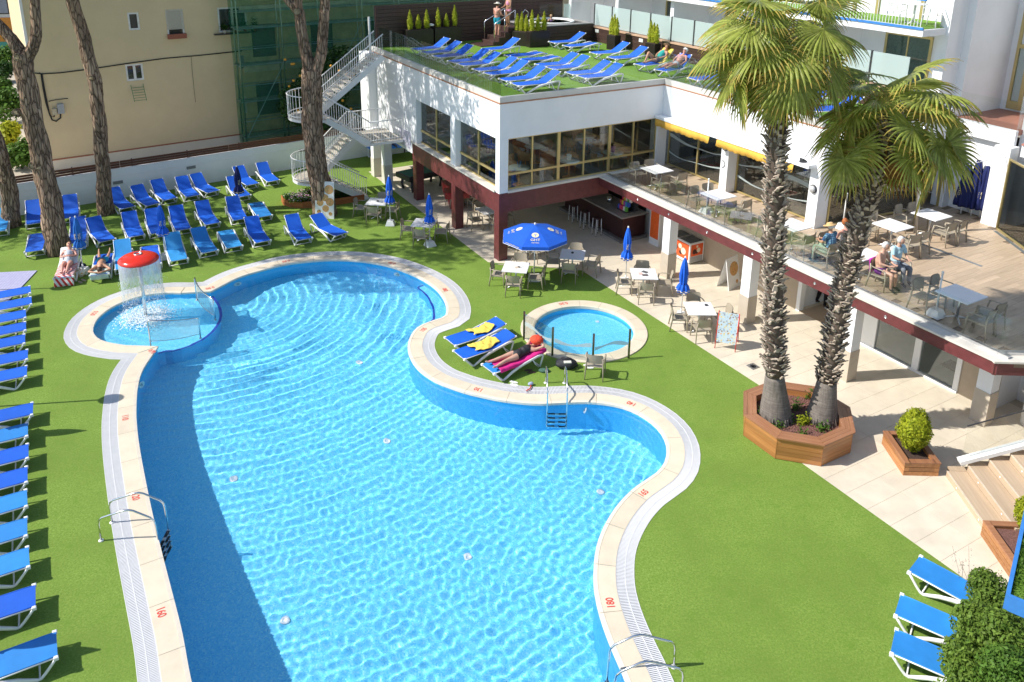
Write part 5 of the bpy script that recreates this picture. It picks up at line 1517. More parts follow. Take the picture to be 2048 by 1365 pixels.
def palm(label, base, top, bend, rs, nfr, seed, smooth_h):
    t = thing('palm_tree', label, 'palm tree', base, 0, 'fan palms in the octagonal planter')
    rng = random.Random(seed); top_l = Vector(top) - Vector(base)
    def C(s): # trunk centre line
        return Vector((0, 0, 0)).lerp(top_l, s) + Vector(bend) * math.sin(math.pi * s)
    H = top_l.z
    s1 = smooth_h / H
    mb = MB(); pts = [C(s1 * k / 10) for k in range(11)]; mb.tube(pts, [rs[0] * 1.04, rs[0], rs[0] * .97] + [rs[0] + (rs[1] - rs[0]) * (k / 8) ** .8 for k in range(1, 9)], 22); mb.build('trunk', M['palm_smooth'], t)
    mb = MB(); pts = [C(s1 * .98 + (1 - s1 * .98) * k / 16) for k in range(17)]; mb.tube(pts, [rs[1] * .93 + (rs[2] - rs[1] * .93) * k / 16 for k in range(17)], 14); mb.build('upper_trunk', mat('palm_fibre%d' % seed, (.11, .08, .06), .95, var=.4, scale=14, bmp=.8), t)
    # root skirt
    mb = MB()
    for k in range(90):
        a = rng.uniform(0, 6.283); r0 = rs[0] * rng.uniform(.98, 1.06); mb.tube([(r0 * .96 * math.cos(a), r0 * .96 * math.sin(a), rng.uniform(.1, .2)), (r0 * 1.10 * math.cos(a), r0 * 1.10 * math.sin(a), -.02)], [.018, .012], 4, cap=False)
    mb.build('root_skirt', M['palm_smooth'], t, kind='stuff')
    # leaf bases
    mb = MB(); zc = smooth_h; k = 0; n_ = int((H - smooth_h) / .0105)
    for k in range(n_):
        s = s1 + (1 - s1) * k / n_; c = C(s); a = k * 2.39996 + rng.gauss(0, .45); r = rs[1] + (rs[2] - rs[1]) * (s - s1) / (1 - s1)
        d = Vector((math.cos(a), math.sin(a), 0)); sd = Vector((-d.y, d.x, 0)); w = rng.uniform(.028, .075); L = rng.uniform(.07, .18); lean = rng.uniform(.15, 1.3)
        b0 = c + d * (r * .90); tip = b0 + (d * lean + Vector((0, 0, 1.0))).normalized() * L + sd * rng.gauss(0, .055)
        th = d * .03 + Vector((0, 0, -.01)); cu = d * rng.uniform(.0, .06)
        vs = [b0 - sd * w, b0 + sd * w, tip + sd * w * .55 + cu, tip - sd * w * .5 + cu * .6, b0 - sd * w * .8 + th, b0 + sd * w * .8 + th, tip + sd * w * .45 + th + cu, tip - sd * w * .45 + th]
        mb.add(vs, [(4, 5, 6, 7), (0, 4, 7, 3), (1, 2, 6, 5), (3, 7, 6, 2), (0, 3, 2, 1)])
    mb.build('leaf_boots', M['boot'], t, kind='stuff')
    # crown
    cen = C(1.0)
    mb = MB(); mb.tube([cen - Vector((0, 0, .3)), cen + Vector((0, 0, .15)), cen + Vector((0, 0, .55))], [rs[2] * .9, .14, .03], 10); mb.build('heart', M['petiole'], t)
    for i in range(nfr):
        a = i * 2.39996 + rng.gauss(0, .2) + seed; q = i / (nfr - 1)
        el = rad(74 - 100 * q ** .8 + rng.gauss(0, 7)); dead = q > .92
        o = frond(a, el if not dead else rad(-50), rng.uniform(.95, 1.3) * (1 if not dead else .7), rng.uniform(1.05, 1.25), seed * 100 + i).build('frond', [M['dry']] * 3 if dead and i % 2 else [M['frond'], M['frond_tip'], M['petiole']], t)
        o.location = cen + Vector((math.cos(a) * .06, math.sin(a) * .06, .14 - .5 * q))
    return t
pb1 = G(1551, 835, .45); pb2 = G(1643, 838, .45)
Yp1, Yp2 = pb1.y, pb2.y
c1 = at_Y(1562, 75, Yp1); c2 = at_Y(1786, 232, Yp2)
palm('left fan palm with the straighter trunk, its crown over the roof edge', pb1, c1, (-.10, 0, 0), (.40, .235, .20), 31, 1, 1.25)
palm('right fan palm leaning right, its lower crown over the upper terrace', pb2, c2, (-.16, .1, 0), (.38, .24, .20), 29, 2, 1.1)
# octagonal timber planter
PC = (1.49, 13.33); PR = 1.335
M['teak'] = wood('teak_cladding', (.30, .115, .035), (.47, .215, .075), .38, 'X', .8, .28, .15)
M['teak_top'] = wood('teak_bench_top', (.25, .105, .05), (.38, .18, .09), .45, 'X', .8, .14)
oc = thing('octagonal_planter', 'octagonal teak planter bench around the two fan palms', 'planter', W(PC[0], PC[1], 0), BAZ)
ap = PR; sd_ = 2 * ap * math.tan(math.pi / 8)
for k in range(8):
    R_ = Matrix.Rotation(k * math.pi / 4, 4, 'Z')
    for j in range(5):
        y0, z0 = ap - .03, .02 + j * .118; h = sd_ / 2 - .004
        mb = MB(); mb.add([(-h, y0, z0), (h, y0, z0), (h, y0, z0 + .114), (-h, y0, z0 + .114), (-h + .012, y0 - .03, z0), (h - .012, y0 - .03, z0), (h - .012, y0 - .03, z0 + .114), (-h + .012, y0 - .03, z0 + .114)], [(1, 0, 3, 2), (3, 7, 6, 2), (0, 1, 5, 4), (0, 4, 7, 3), (1, 2, 6, 5)])
        o = mb.build('side_board', M['teak'], oc); o.matrix_local = R_
    for j in range(3):
        y1 = ap + .02 - j * .112; y0 = y1 - .107; t_ = math.tan(math.pi / 8)
        a1, a0 = y1 * t_ - .003, y0 * t_ - .003
        mb = MB(); mb.add([(-a0, y0, .612), (a0, y0, .612), (a1, y1, .612), (-a1, y1, .612), (-a0, y0, .65), (a0, y0, .65), (a1, y1, .65), (-a1, y1, .65)], [(0, 3, 2, 1), (4, 5, 6, 7), (0, 1, 5, 4), (2, 3, 7, 6), (1, 2, 6, 5), (3, 0, 4, 7)])
        o = mb.build('top_board', M['teak_top'], oc); o.matrix_local = R_
    y0 = ap - .31; t_ = y0 * math.tan(math.pi / 8)
    mb = MB(); mb.add([(-t_, y0, .3), (t_, y0, .3), (t_, y0, .61), (-t_, y0, .61)], [(0, 1, 2, 3)]); o = mb.build('inner_board', M['teak'], oc); o.matrix_local = R_
mb = MB(); r_ = (ap - .25) / math.cos(math.pi / 8); mb.prism([(r_ * math.cos(a), r_ * math.sin(a)) for a in [math.pi / 8 + k * math.pi / 4 for k in range(8)]], .3, .45); mb.build('gravel', M['gravel'], oc)
mb = MB(); rng = random.Random(6)
for _ in range(2600):
    a = rng.uniform(0, 6.283); rr = (ap - .27) * math.sqrt(rng.random()); s_ = rng.uniform(.010, .026); p = Vector((rr * math.cos(a), rr * math.sin(a), .452))
    mb.obox(p, (s_ * 1.5, s_, s_ * .8), (rng.uniform(0, 3), rng.uniform(0, 3), rng.uniform(0, 3)))
mb.build('pebbles', mat('lava_pebbles', (.20, .095, .075), .9, var=.5, scale=40), oc, kind='stuff')
for i, (px, py, n_, h_) in enumerate(((1606, 844, 240, .11), (1556, 852, 90, .09), (1620, 791, 150, .12), (1565, 845, 70, .08), (1645, 857, 110, .10), (1592, 815, 120, .13), (1522, 826, 80, .12), (1580, 842, 50, .07), (1603, 863, 40, .06))):
    g = G(px, py, .5); wq = Vector((g.x, g.y, 0)) - W(PC[0], PC[1]); lx, ly = wq.dot(BU), -wq.dot(BV)
    mb = MB(); leafy(mb, n_, lambda g_: (Vector((lx + g_.gauss(0, .10), ly + g_.gauss(0, .06), .46 + abs(g_.gauss(0, h_)))), Vector((0, 0, 1))), .06, random.Random(i)); mb.build('ground_plant', M['green2'] if i != 0 else M['shrub'], oc)
# planter boxes with clipped golden bushes at the stairs
def bush(mb, n, c, r, seed, size=.05, fl=1.0):
    rng = random.Random(seed)
    def fn(g):
        d = Vector((g.gauss(0, 1), g.gauss(0, 1), g.gauss(0, 1))).normalized()
        k = g.uniform(.78, 1.03) * (1 + .06 * math.sin(7 * d.x + 3 * d.z) + .05 * math.sin(9 * d.y + 5 * d.z))
        zz = d.z; taper = 1 - .28 * max(0, zz)
        return Vector((c[0] + d.x * r[0] * k * taper, c[1] + d.y * r[1] * k * taper, c[2] + zz * r[2] * k)), d + Vector((0, 0, .3))
    leafy(mb, n, fn, size, rng)
def box_planter(name, label, u, v, rz, L, wd, h, bush_c, bush_r, seed, n=5200):
    t = thing(name, label, 'planter', W(u, v, 0), BAZ + rz, 'timber planters with golden bushes at the stairs')
    for x0, x1, y0, y1 in ((0, L, 0, .12), (0, L, wd - .12, wd), (0, .12, .12, wd - .12), (L - .12, L, .12, wd - .12)):
        for j in range(3):
            mb = MB(); mb.cbox(x0, x1, y0, y1, .01 + j * h / 3, (j + 1) * h / 3 - .006, .004); mb.build('board', M['teak'], t)
        mb = MB(); e = .015; mb.cbox(x0 - e, x1 + e, y0 - e, y1 + e, h, h + .03, .006); mb.build('top_board', M['teak_top'], t)
    mb = MB(); mb.box(.12, L - .12, .12, wd - .12, .05, h - .08); mb.build('soil', M['soil'], t)
    mb = MB(); bush(mb, n, bush_c, bush_r, seed); mb.ellip(bush_c, (bush_r[0] * .80, bush_r[1] * .80, bush_r[2] * .86), 14, 10); mb.build('bush', M['shrub'], t)
    mb = MB(); mb.tube([(bush_c[0], bush_c[1], .1), bush_c], .03, 6); mb.build('stem', M['bark'], t)
    return t
box_planter('bush_planter', 'teak planter with a tall egg-shaped golden bush left of the stairs', 3.16, 16.28, rad(59), 1.25, .85, .36, (.62, -.0 + .42, .92), (.40, .40, .56), 5)
t = thing('bush_planter', 'teak planter with a round golden bush right of the stairs, near the balcony edge', 'planter', W(2.15, 17.95, 0), BAZ + rad(-33) , 'timber planters with golden bushes at the stairs')
for x0, x1, y0, y1 in ((0, .13, -1.25, 0), (.13, 1.4, -.13, 0), (1.27, 1.4, -1.25, -.13), (.13, 1.27, -1.25, -1.12)):
    for j in range(3):
        mb = MB(); mb.cbox(x0, x1, y0, y1, .01 + j * .12, (j + 1) * .12 - .006, .004); mb.build('board', M['teak'], t)
    mb = MB(); mb.cbox(x0 - .01, x1 + .01, y0 - .01, y1 + .01, .36, .39, .006); mb.build('top_board', M['teak_top'], t)
mb = MB(); mb.box(.13, 1.27, -1.12, -.13, .05, .30); mb.build('gravel', M['gravel'], t)
mb = MB(); bush(mb, 3600, (.75, -.35, .95), (.33, .33, .50), 9); mb.ellip((.75, -.35, .95), (.26, .26, .42), 12, 9); mb.build('bush', M['shrub'], t)
mb = MB(); mb.tube([(.75, -.35, .1), (.75, -.35, .8)], .03, 6); mb.build('stem', M['bark'], t)
# tree with orange fruit behind the stair, shrubs in the side passage
def leaf_tree(name, label, base, blobs, m, n, size, seed, group=None, trunk=True):
    t = thing(name, label, 'tree' if trunk else 'shrub', base, 0, group); rng = random.Random(seed); mb = MB()
    for c, r, k in blobs:
        def fn(g):
            d = Vector((g.gauss(0, 1), g.gauss(0, 1), g.gauss(0, 1))).normalized() * (g.random() ** .4)
            return Vector((c[0] + d.x * r[0], c[1] + d.y * r[1], c[2] + d.z * r[2])), d + Vector((0, 0, .4))
        leafy(mb, int(n * k), fn, size, rng)
    mb.build('crown', m, t)
    tr = MB(); top = blobs[0][0]
    tr.tube([(0, 0, -.1), (top[0] * .5, top[1] * .5, top[2] * .5), top], [.12, .08, .03] if trunk else [.05, .04, .02], 7)
    for c, r, k in blobs[1:]: tr.tube([(top[0] * .4, top[1] * .4, top[2] * .4), c], [.06, .02] if trunk else [.03, .01], 6)
    tr.build('trunk', M['bark'], t)
    return t
ob = W(-1.2, -17.5, .25)
ot = leaf_tree('orange_tree', 'dark leafy tree with orange blossom behind the steel stair', ob, [((0, 0, 3.6), (1.6, 1.4, 1.5), 1), ((1.0, .3, 4.6), (1.4, 1.2, 1.2), .8), ((-1.2, -.2, 2.6), (1.4, 1.2, 1.3), .8), ((.3, 0, 1.6), (1.6, 1.2, 1.0), .6)], M['green'], 1900, .20, 5)
mb = MB(); rng = random.Random(2)
for _ in range(26):
    p = Vector((rng.gauss(0, 1.1), -1.2 + rng.gauss(0, .3), rng.uniform(2, 5.2))); mb.ellip(p, (.075, .075, .07), 7, 5)
mb.build('blossom', mat('orange_blossom', (.70, .33, .03), .6), ot, kind='stuff')
for i, (px, py, s_, lab) in enumerate(((-4, 205, 1.1, 'low green shrub beside the sandy path, farthest up the passage'), (12, 250, 1.5, 'rounded bright green shrub beside the sandy path'), (8, 300, 1.0, 'yellow-green shrub low beside the sandy path'), (2, 165, 1.0, 'pink-tinged shrub further along the sandy path'), (45, 338, 1.1, 'leafy green bush just behind the timber slats of the wall'), (10, 140, 1.3, 'green hedge plant at the far end of the passage'))):
    g = G(px, py, .25)
    leaf_tree('passage_shrub', lab, g, [((0, 0, .7 * s_), (.9 * s_, .8 * s_, .6 * s_), 1), ((.4, .2, 1.1 * s_), (.6 * s_, .5 * s_, .5 * s_), .6)], (M['green2'], M['green2'], M['cypress'], M['green'], M['green2'], M['green2'])[i], 700, .22, 20 + i, 'shrubs in the side passage', False)
# neighbour house at the far left end of the passage
nb = G(20, 118, .25); nbt = thing('neighbour_house', 'distant house with orange panels and a window band at the end of the passage', 'building', (nb.x - 6, nb.y, .25), rad(14))
mb = MB(); mb.box(-8, 9, 0, 6, 0, 16); mb.build('wall', mat('pale_wall', (.60, .60, .58), .8), nbt)
for k in range(7):
    mb = MB(); mb.box(-7 + k * 2.2, -5.05 + k * 2.2, -.06, .02, 1.3, 3.4); mb.build('orange_panel', mat('orange_balcony%d' % k, (.62, .24, .03), .6), nbt)
    mb = MB(); mb.box(-7 + k * 2.2, -5.05 + k * 2.2, -.05, .02, 3.7, 8.0); w = mb.build('window', M['dark'], nbt)
    mb = MB(); mb.box(-6.9 + k * 2.2, -5.15 + k * 2.2, -.08, -.055, 3.8, 7.0); mb.build('pane', mat('sky_pane%d' % k, (.25, .28, .34), .1), w)
mb = MB(); mb.add([(-8, -.1, 1.3), (9, -.1, 1.3), (9, -2.2, .3), (-8, -2.2, .3)], [(0, 3, 2, 1)]); mb.build('awning', mat('green_awning', (.10, .42, .28), .7), nbt)
# ================================================================== sun loungers
M['sling'] = mat('blue_sling', (.003, .105, .60), .62, var=.10, scale=2.2, bmp=.12, bscale=220, rnd=.10, dirt=.10)
M['sling_faded'] = mat('faded_blue_sling', (.020, .225, .62), .65, var=.12, scale=2.0, bmp=.12, bscale=220, rnd=.12, dirt=.12)
M['sling_pale'] = mat('pale_blue_sling', (.03, .29, .66), .65, var=.12, scale=2.0, bmp=.12, bscale=220, rnd=.08)
def sling(mb, pts, w, sag=.012, thick=.012, nx=7):
    """fabric stretched along pts (x,z), crosswise sag"""
    n = len(pts)
    for s_, dz in ((1, 0), (-1, -thick)):
        vs, fs = [], []
        for i, (x, z) in enumerate(pts):
            for k in range(nx):
                y = -w / 2 + w * k / (nx - 1); e = 1 - (2 * y / w) ** 2
                vs.append((x, y, z + dz - sag * e * math.sin(math.pi * min(1, max(0, i / (n - 1)))) - .004 * math.sin(9 * x + 5 * y)))
        for i in range(n - 1):
            for k in range(nx - 1):
                q = (i * nx + k, (i + 1) * nx + k, (i + 1) * nx + k + 1, i * nx + k + 1); fs.append(q[::-1] if s_ > 0 else q)
        mb.add(vs, fs, True)
    for k, y in ((0, -w / 2), (nx - 1, w / 2)):
        mb.tube([(x, y, z - thick / 2) for x, z in pts], .014, 6)
def lounger_proto(back):
    t = thing('sun_lounger', 'x', 'sun lounger')
    a = rad(back); hx, hz = 1.17, .335
    for s_ in (-1, 1):
        y = s_ * .325; mb = MB()
        mb.tube([(.02, y, .32), (.10, y, .22), (.20, y, .10), (.27, y, .03), (.33, y, .018), (.45, y, .075), (.62, y, .165), (.85, y, .25), (1.1, y, .30), (1.35, y, .345), (1.55, y, .38), (1.70, y, .385), (1.76, y, .355), (1.75, y, .30), (1.70, y, .15), (1.655, y, .0)], [.020, .021, .022, .023, .026, .030, .034, .036, .034, .032, .030, .028, .026, .024, .022, .022], 8, flat=1.35)
        mb.build('side_frame', M['plastic'], t)
        mb = MB(); mb.tube([(1.38, y, .33), (1.48, y, .14), (1.60, y, .02)], [.02, .018, .018], 6); mb.build('brace', M['plastic'], t)
        mb = MB(); mb.tube([(0, s_ * .30, .328), (.6, s_ * .30, .325), (hx, s_ * .30, hz - .01)], .016, 6); mb.build('seat_rail', M['plastic'], t)
        mb = MB(); mb.tube([(hx, s_ * .29, hz - .01), (hx + .74 * math.cos(a), s_ * .29, hz + .74 * math.sin(a) - .01)], .016, 6); mb.build('back_rail', M['plastic'], t)
        mb = MB(); mb.cbox(-.03, .05, s_ * .31 - .035, s_ * .31 + .035, .295, .358, .012); mb.build('corner_cap', M['plastic'], t)
        mb = MB(); ex, ez = hx + .735 * math.cos(a), hz + .735 * math.sin(a); mb.obox((ex, s_ * .285, ez), (.05, .05, .035), (0, -a, 0)); mb.build('corner_cap', M['plastic'], t)
    mb = MB(); mb.tube([(1.66, -.325, .02), (1.66, .325, .02)], .016, 6); mb.tube([(.30, -.325, .03), (.30, .325, .03)], .016, 6); mb.tube([(0, -.30, .325), (0, .30, .325)], .016, 6)
    mb.tube([(1.30, -.3, .30), (1.30, .3, .30)], .014, 6)
    mb.build('crossbars', M['plastic'], t, kind='stuff')
    if back > 5:
        ex, ez = hx + .5 * math.cos(a), hz + .5 * math.sin(a)
        for s_ in (-1, 1):
            mb = MB(); mb.tube([(ex, s_ * .25, ez - .02), (1.62, s_ * .25, .34)], .013, 6); mb.build('back_prop', M['plastic'], t)
    mb = MB(); sling(mb, [(-.015, .345), (.2, .352), (.45, .350), (.7, .350), (.95, .352), (hx, hz + .015)], .575); mb.build('seat_sling', M['sling'], t)
    mb = MB(); sling(mb, [(hx + .005 + d * math.cos(a), hz + .015 + d * math.sin(a)) for d in (0, .15, .3, .45, .6, .74)], .565); mb.build('back_sling', M['sling'], t)
    freeze(t)
    return t
PROTO = {b: lounger_proto(b) for b in (0, 12, 32, 42)}
used = set()
LOUNGERS = []
def lounger(c1, c2, label, back=32, fab='sling', z=.33, base=0.0, group='sun loungers on the turf', dx=0.0):
    a, b = G(*c1, z + base), G(*c2, z + base); w = (b - a); w.z = 0; w.normalize()
    d = Vector((-w.y, w.x, 0)); mid = (a + b) / 2 + d * dx
    p = PROTO[back]
    if back in used: o = copy_tree(p, None, None if fab == 'sling' else {M['sling']: M[fab]})
    else:
        used.add(back); o = p
        if fab != 'sling':
            for c in KIDS[p.name]:
                if 'sling' in c.name:
                    c.material_slots[0].link = 'OBJECT'; c.material_slots[0].material = M[fab]
    o.location = (mid.x, mid.y, base + .004); o.rotation_euler = (0, 0, math.atan2(d.y, d.x))
    o['label'] = label; o['category'] = 'sun lounger'; o['group'] = group
    LOUNGERS.append(o)
    return o
A = lambda x, y: cp(0, 360, 6.204, x, y)
B_ = lambda x, y: cp(200, 320, 6.204, x, y)
C_ = lambda x, y: cp(380, 300, 6.204, x, y)
D_ = lambda x, y: cp(480, 270, 3.9, x, y)
row1, row2, row3 = 'blue sling lounger against the white wall, ', 'blue sling lounger in the middle row, ', 'lounger in the front row by the pool, '
lounger(A(325, 560), A(530, 530), row1 + 'left of the forked pine', 42)
lounger(A(772, 487), A(985, 458), row1 + 'half hidden by the forked pine trunk', 42)
lounger(B_(258, 615), B_(430, 577), row1 + 'just right of the slim pine', 42)
lounger(B_(575, 577), B_(745, 537), row1 + 'second right of the slim pine', 42)
lounger(B_(785, 507), B_(955, 472), row1 + 'third right of the slim pine', 42)
lounger(B_(1070, 467), B_(1238, 436), row1 + 'fourth right of the slim pine', 42)
lounger(C_(205, 542), C_(372, 502), row1 + 'fifth right of the slim pine', 42)
lounger(C_(588, 592), C_(757, 562), 'blue lounger pulled forward under a closed navy parasol near the wall', 42)
lounger(C_(697, 447), C_(857, 415), row1 + 'behind the closed navy parasol', 42)
lounger(C_(955, 402), C_(1115, 375), row1 + 'the last before the steel stair', 42)
lounger(A(306, 902), A(532, 872), row2 + 'lying flat left of the forked pine', 0)
lounger(A(848, 800), A(1062, 772), row2 + 'behind the parasol and the forked pine', 42)
lounger((198.3, 485.7), (231.5, 478), row2 + 'first right of the forked pine', 42)
lounger(B_(345, 967), B_(555, 930), row2 + 'second right of the forked pine', 42)
lounger(B_(625, 925), B_(835, 890), row2 + 'behind the closed parasol above the red fountain', 42)
lounger(B_(930, 885), B_(1140, 850), row2 + 'right of the parasol above the red fountain', 42)
lounger(C_(182, 937), C_(380, 900), row2 + 'fourth from the timber flower bed', 42)
lounger(C_(527, 880), C_(722, 850), row2 + 'third from the timber flower bed', 42)
lounger(C_(835, 843), C_(1025, 812), 'faded blue lounger lying flat in the middle row near the flower bed', 0, 'sling_faded')
L_W = lounger(A(640, 1232), A(935, 1198), 'lounger with a striped red towel under the sunbathing woman', 32)
L_M = lounger(A(1085, 1197), A(1378, 1162), 'lounger lying flat under the man in turquoise trunks', 0)
lounger((233, 540), (265, 535), 'pale blue ' + row3 + 'right of the prone man', 42, 'sling_pale')
lounger(B_(545, 1320), B_(750, 1288), row3 + 'flat behind the red fountain', 0)
lounger(B_(870, 1265), B_(1097, 1225), 'pale blue ' + row3 + 'first right of the red fountain', 42, 'sling_pale')
lounger(B_(1258, 1165), B_(1470, 1122), 'faded blue ' + row3 + 'second right of the red fountain', 32, 'sling_faded')
lounger(C_(447, 1227), C_(655, 1190), 'pale blue ' + row3 + 'lying flat', 0, 'sling_pale')
lounger(C_(805, 1160), C_(1007, 1122), 'bright blue ' + row3 + 'third from the right end', 42)
lounger(D_(440, 828), D_(570, 803), 'bright blue ' + row3 + 'second from the right end', 42)
lounger(D_(735, 795), D_(845, 760), 'bright blue ' + row3 + 'rightmost, beside the pizza board', 32)
lounger((-22, 466), (12, 461.5), 'pale blue lounger cut off by the left edge near the wall', 32, 'sling_pale')
# left column, feet towards the pool
LC = [((61, 588), (59.5, 572), 0), ((63, 610), (61.5, 594), 0), ((51.3, 637), (50.2, 620), 0), ((51.3, 661.5), (50.9, 645), 0), ((49.2, 687.5), (49.2, 670), 0), ((54.3, 720), (55, 700), 0), ((52.3, 754), (53.3, 732.5), 0),
      ((64.3, 831), (65.2, 806), 0), ((54.4, 873), (54.9, 847.5), 1), ((55.7, 917), (55.7, 889.5), 0), ((53.6, 965), (53.6, 935), 0), ((53.6, 1013), (52.3, 981.5), 1), ((53, 1073), (53, 1036), 1), ((57.9, 1135), (55.7, 1095), 1), ((69.4, 1216), (69.4, 1171), 0), ((113.6, 1316), (110.6, 1264.5), 1)]
ords = ['first', 'second', 'third', 'fourth', 'fifth', 'sixth', 'seventh']
for i, (c1, c2, f) in enumerate(LC):
    lab = ('faded blue ' if f else 'deep blue ') + ('lounger in the left-hand line, ' + (ords[i] + ' from its far end' if i < 7 else ('first after the gap' if i == 7 else ['nearest the camera', 'second nearest the camera', 'third nearest the camera', 'fourth nearest the camera', 'fifth nearest the camera', 'sixth nearest the camera', 'seventh nearest the camera', 'eighth nearest the camera'][15 - i])))
    lounger(c1, c2, lab, 32, 'sling_faded' if f else 'sling', group='loungers in line along the left edge')
# by the children's pool
E_ = lambda x, y: cp(840, 600, 4.096, x, y)
lounger(E_(205, 310), E_(290, 378), 'blue lounger with a yellow towel, farthest of the three by the round pool', 12, group='loungers by the round pool')
lounger(E_(275, 418), E_(365, 490), 'blue lounger with a yellow towel, middle of the three by the round pool', 12, group='loungers by the round pool')
L_P = lounger(E_(515, 535), E_(602, 603), 'blue lounger with a pink towel under the woman by the round pool', 12, 'sling_faded', group='loungers by the round pool')
# lower right corner
F_ = lambda x, y: cp(1628, 950, 3.288, x, y)
lounger(F_(700, 540), F_(625, 640), 'faded blue lounger at the lower right, nearest the tiles', 0, 'sling_faded', group='loungers at the lower right')
lounger(F_(575, 792), F_(535, 925), 'faded blue lounger at the lower right, middle of three', 0, 'sling_faded', group='loungers at the lower right')
lounger(F_(540, 1022), F_(508, 1175), 'faded blue lounger at the lower right, nearest the camera', 0, 'sling_faded', group='loungers at the lower right')
# roof terrace
RZ = 6.455
H_ = lambda x, y: cp(820, 40, 8.533, x, y)
I_ = lambda x, y: cp(1000, 40, 4.483, x, y)
J_ = lambda x, y: cp(1240, 60, 5.604, x, y)
ROOF = [(H_(20, 495), H_(130, 525), 32, 'first'), (H_(190, 550), H_(305, 585), 32, 'second'), (H_(390, 620), H_(505, 652), 32, 'third'), (H_(645, 705), H_(770, 740), 32, 'fourth'), (H_(805, 752), H_(930, 795), 32, 'fifth'), (H_(1065, 840), H_(1195, 885), 32, 'sixth'), (H_(1265, 910), H_(1395, 950), 32, 'seventh'), (H_(1515, 1005), H_(1660, 1055), 32, 'eighth'), (H_(1725, 1082), H_(1860, 1137), 32, 'ninth')]
for c1, c2, bk, nm in ROOF: lounger(c1, c2, 'blue roof lounger behind the left glass edge, ' + nm + ' from the back', bk, base=RZ, group='roof loungers along the left glass edge')
R2 = [(H_(1230, 495), H_(1355, 525), 32, 'blue roof lounger just in front of the planter by the steps'), (I_(48, 320), I_(98, 335), 0, 'flat blue roof lounger, farther of the flat pair in the middle'), (I_(170, 352), I_(225, 372), 0, 'flat blue roof lounger, nearer of the flat pair in the middle'),
      (I_(312, 397), I_(382, 420), 32, 'blue roof lounger in the middle, farther of the raised pair'), (I_(422, 428), I_(488, 447), 32, 'blue roof lounger in the middle, nearer of the raised pair'), (I_(583, 470), I_(662, 497), 32, 'blue roof lounger near the front glass, second from the corner of the roof'), (I_(690, 502), I_(778, 530), 32, 'blue roof lounger closest to the front glass at the inner corner'),
      (I_(433, 195), I_(497, 213), 32, 'blue roof lounger by the parapet, farthest back'), (I_(562, 230), I_(632, 247), 0, 'flat blue roof lounger by the parapet left of the planter'), (I_(800, 290), I_(878, 312), 32, 'blue roof lounger in front of the parapet planter, rear one'), (I_(960, 335), I_(1043, 357), 32, 'blue roof lounger in front of the parapet planter, front one'),
      (J_(165, 385), J_(275, 408), 42, 'roof lounger under the woman in the turquoise top'), (J_(400, 450), J_(515, 470), 42, 'roof lounger under the man in the white cap'), (J_(765, 540), J_(870, 570), 32, 'blue roof lounger under the palm fronds, first beyond the man'), (J_(1090, 625), J_(1195, 655), 32, 'blue roof lounger under the palm fronds, second beyond the man'),
      ((1500, 168), (1520, 175), 32, 'blue roof lounger behind the palm trunk'), ((1560, 196), (1582, 204), 32, 'blue roof lounger right of the left palm trunk'), ((1610, 216), (1634, 225), 32, 'blue roof lounger at the right end, seen between the two palms')]
ROBJ = [lounger(c1, c2, lab, bk, base=RZ, group='roof loungers') for c1, c2, bk, lab in R2]
L_R1, L_R2 = ROBJ[11], ROBJ[12]
# ================================================================== tables and chairs
def chair_proto():
    t = thing('armchair', 'x', 'chair'); m = M['taupe']
    mb = MB(); vs = []
    mb.add([(-.235, -.22, .44), (.235, -.22, .44), (.225, .22, .425), (-.225, .22, .425), (-.235, -.22, .412), (.235, -.22, .412), (.225, .22, .40), (-.225, .22, .40), (-.235, -.245, .43), (.235, -.245, .43)],
           [(0, 1, 2, 3), (7, 6, 5, 4), (0, 3, 7, 4), (1, 5, 6, 2), (3, 2, 6, 7), (8, 9, 1, 0), (4, 5, 9, 8)]); mb.build('seat', m, t)
    mb = MB(); n = 8; rows = ((.53, .225), (.62, .25), (.72, .268), (.80, .285), (.825, .288)); hw = (.215, .235, .245, .235, .20)
    for off_, rev in ((0, False), (.022, True)):
        vs, fs = [], []
        for (z, y), w in zip(rows, hw):
            for k in range(n + 1):
                x = -w + 2 * w * k / n; vs.append((x, y + off_ - .05 * (x / .24) ** 2 * 1.0, z))
        for i in range(len(rows) - 1):
            for k in range(n):
                q = (i * (n + 1) + k, i * (n + 1) + k + 1, (i + 1) * (n + 1) + k + 1, (i + 1) * (n + 1) + k); fs.append(q[::-1] if rev else q)
        mb.add(vs, fs, True)
    mb.build('backrest', m, t)
    for s_ in (-1, 1):
        mb = MB(); mb.tube([(s_ * .275, -.255, 0), (s_ * .262, -.235, .43), (s_ * .27, -.20, .62)], [.015, .021, .02], 8, flat=1.3); mb.build('leg', m, t)
        mb = MB(); mb.tube([(s_ * .265, .30, 0), (s_ * .25, .235, .42), (s_ * .235, .235, .56), (s_ * .225, .262, .72)], [.015, .021, .02, .016], 8, flat=1.3); mb.build('leg', m, t)
        mb = MB(); mb.tube([(s_ * .27, -.22, .62), (s_ * .285, -.10, .645), (s_ * .28, .08, .65), (s_ * .245, .21, .66)], [.018, .024, .024, .018], 8, flat=.6); mb.build('armrest', m, t)
        mb = MB(); mb.bar((s_ * .235, -.22, .415), (s_ * .228, .22, .405), .03, .04); mb.build('side_rail', m, t)
    freeze(t); return t
CH = chair_proto(); ch_used = [False]
def chair(pos, rz, label, group):
    """pos: floor point; the sitter looks along local -y turned by rz"""
    o = CH if not ch_used[0] else copy_tree(CH)
    ch_used[0] = True
    o.location = pos; o.rotation_euler = (0, 0, rz); o['label'] = label; o['category'] = 'chair'; o['group'] = group
    return o
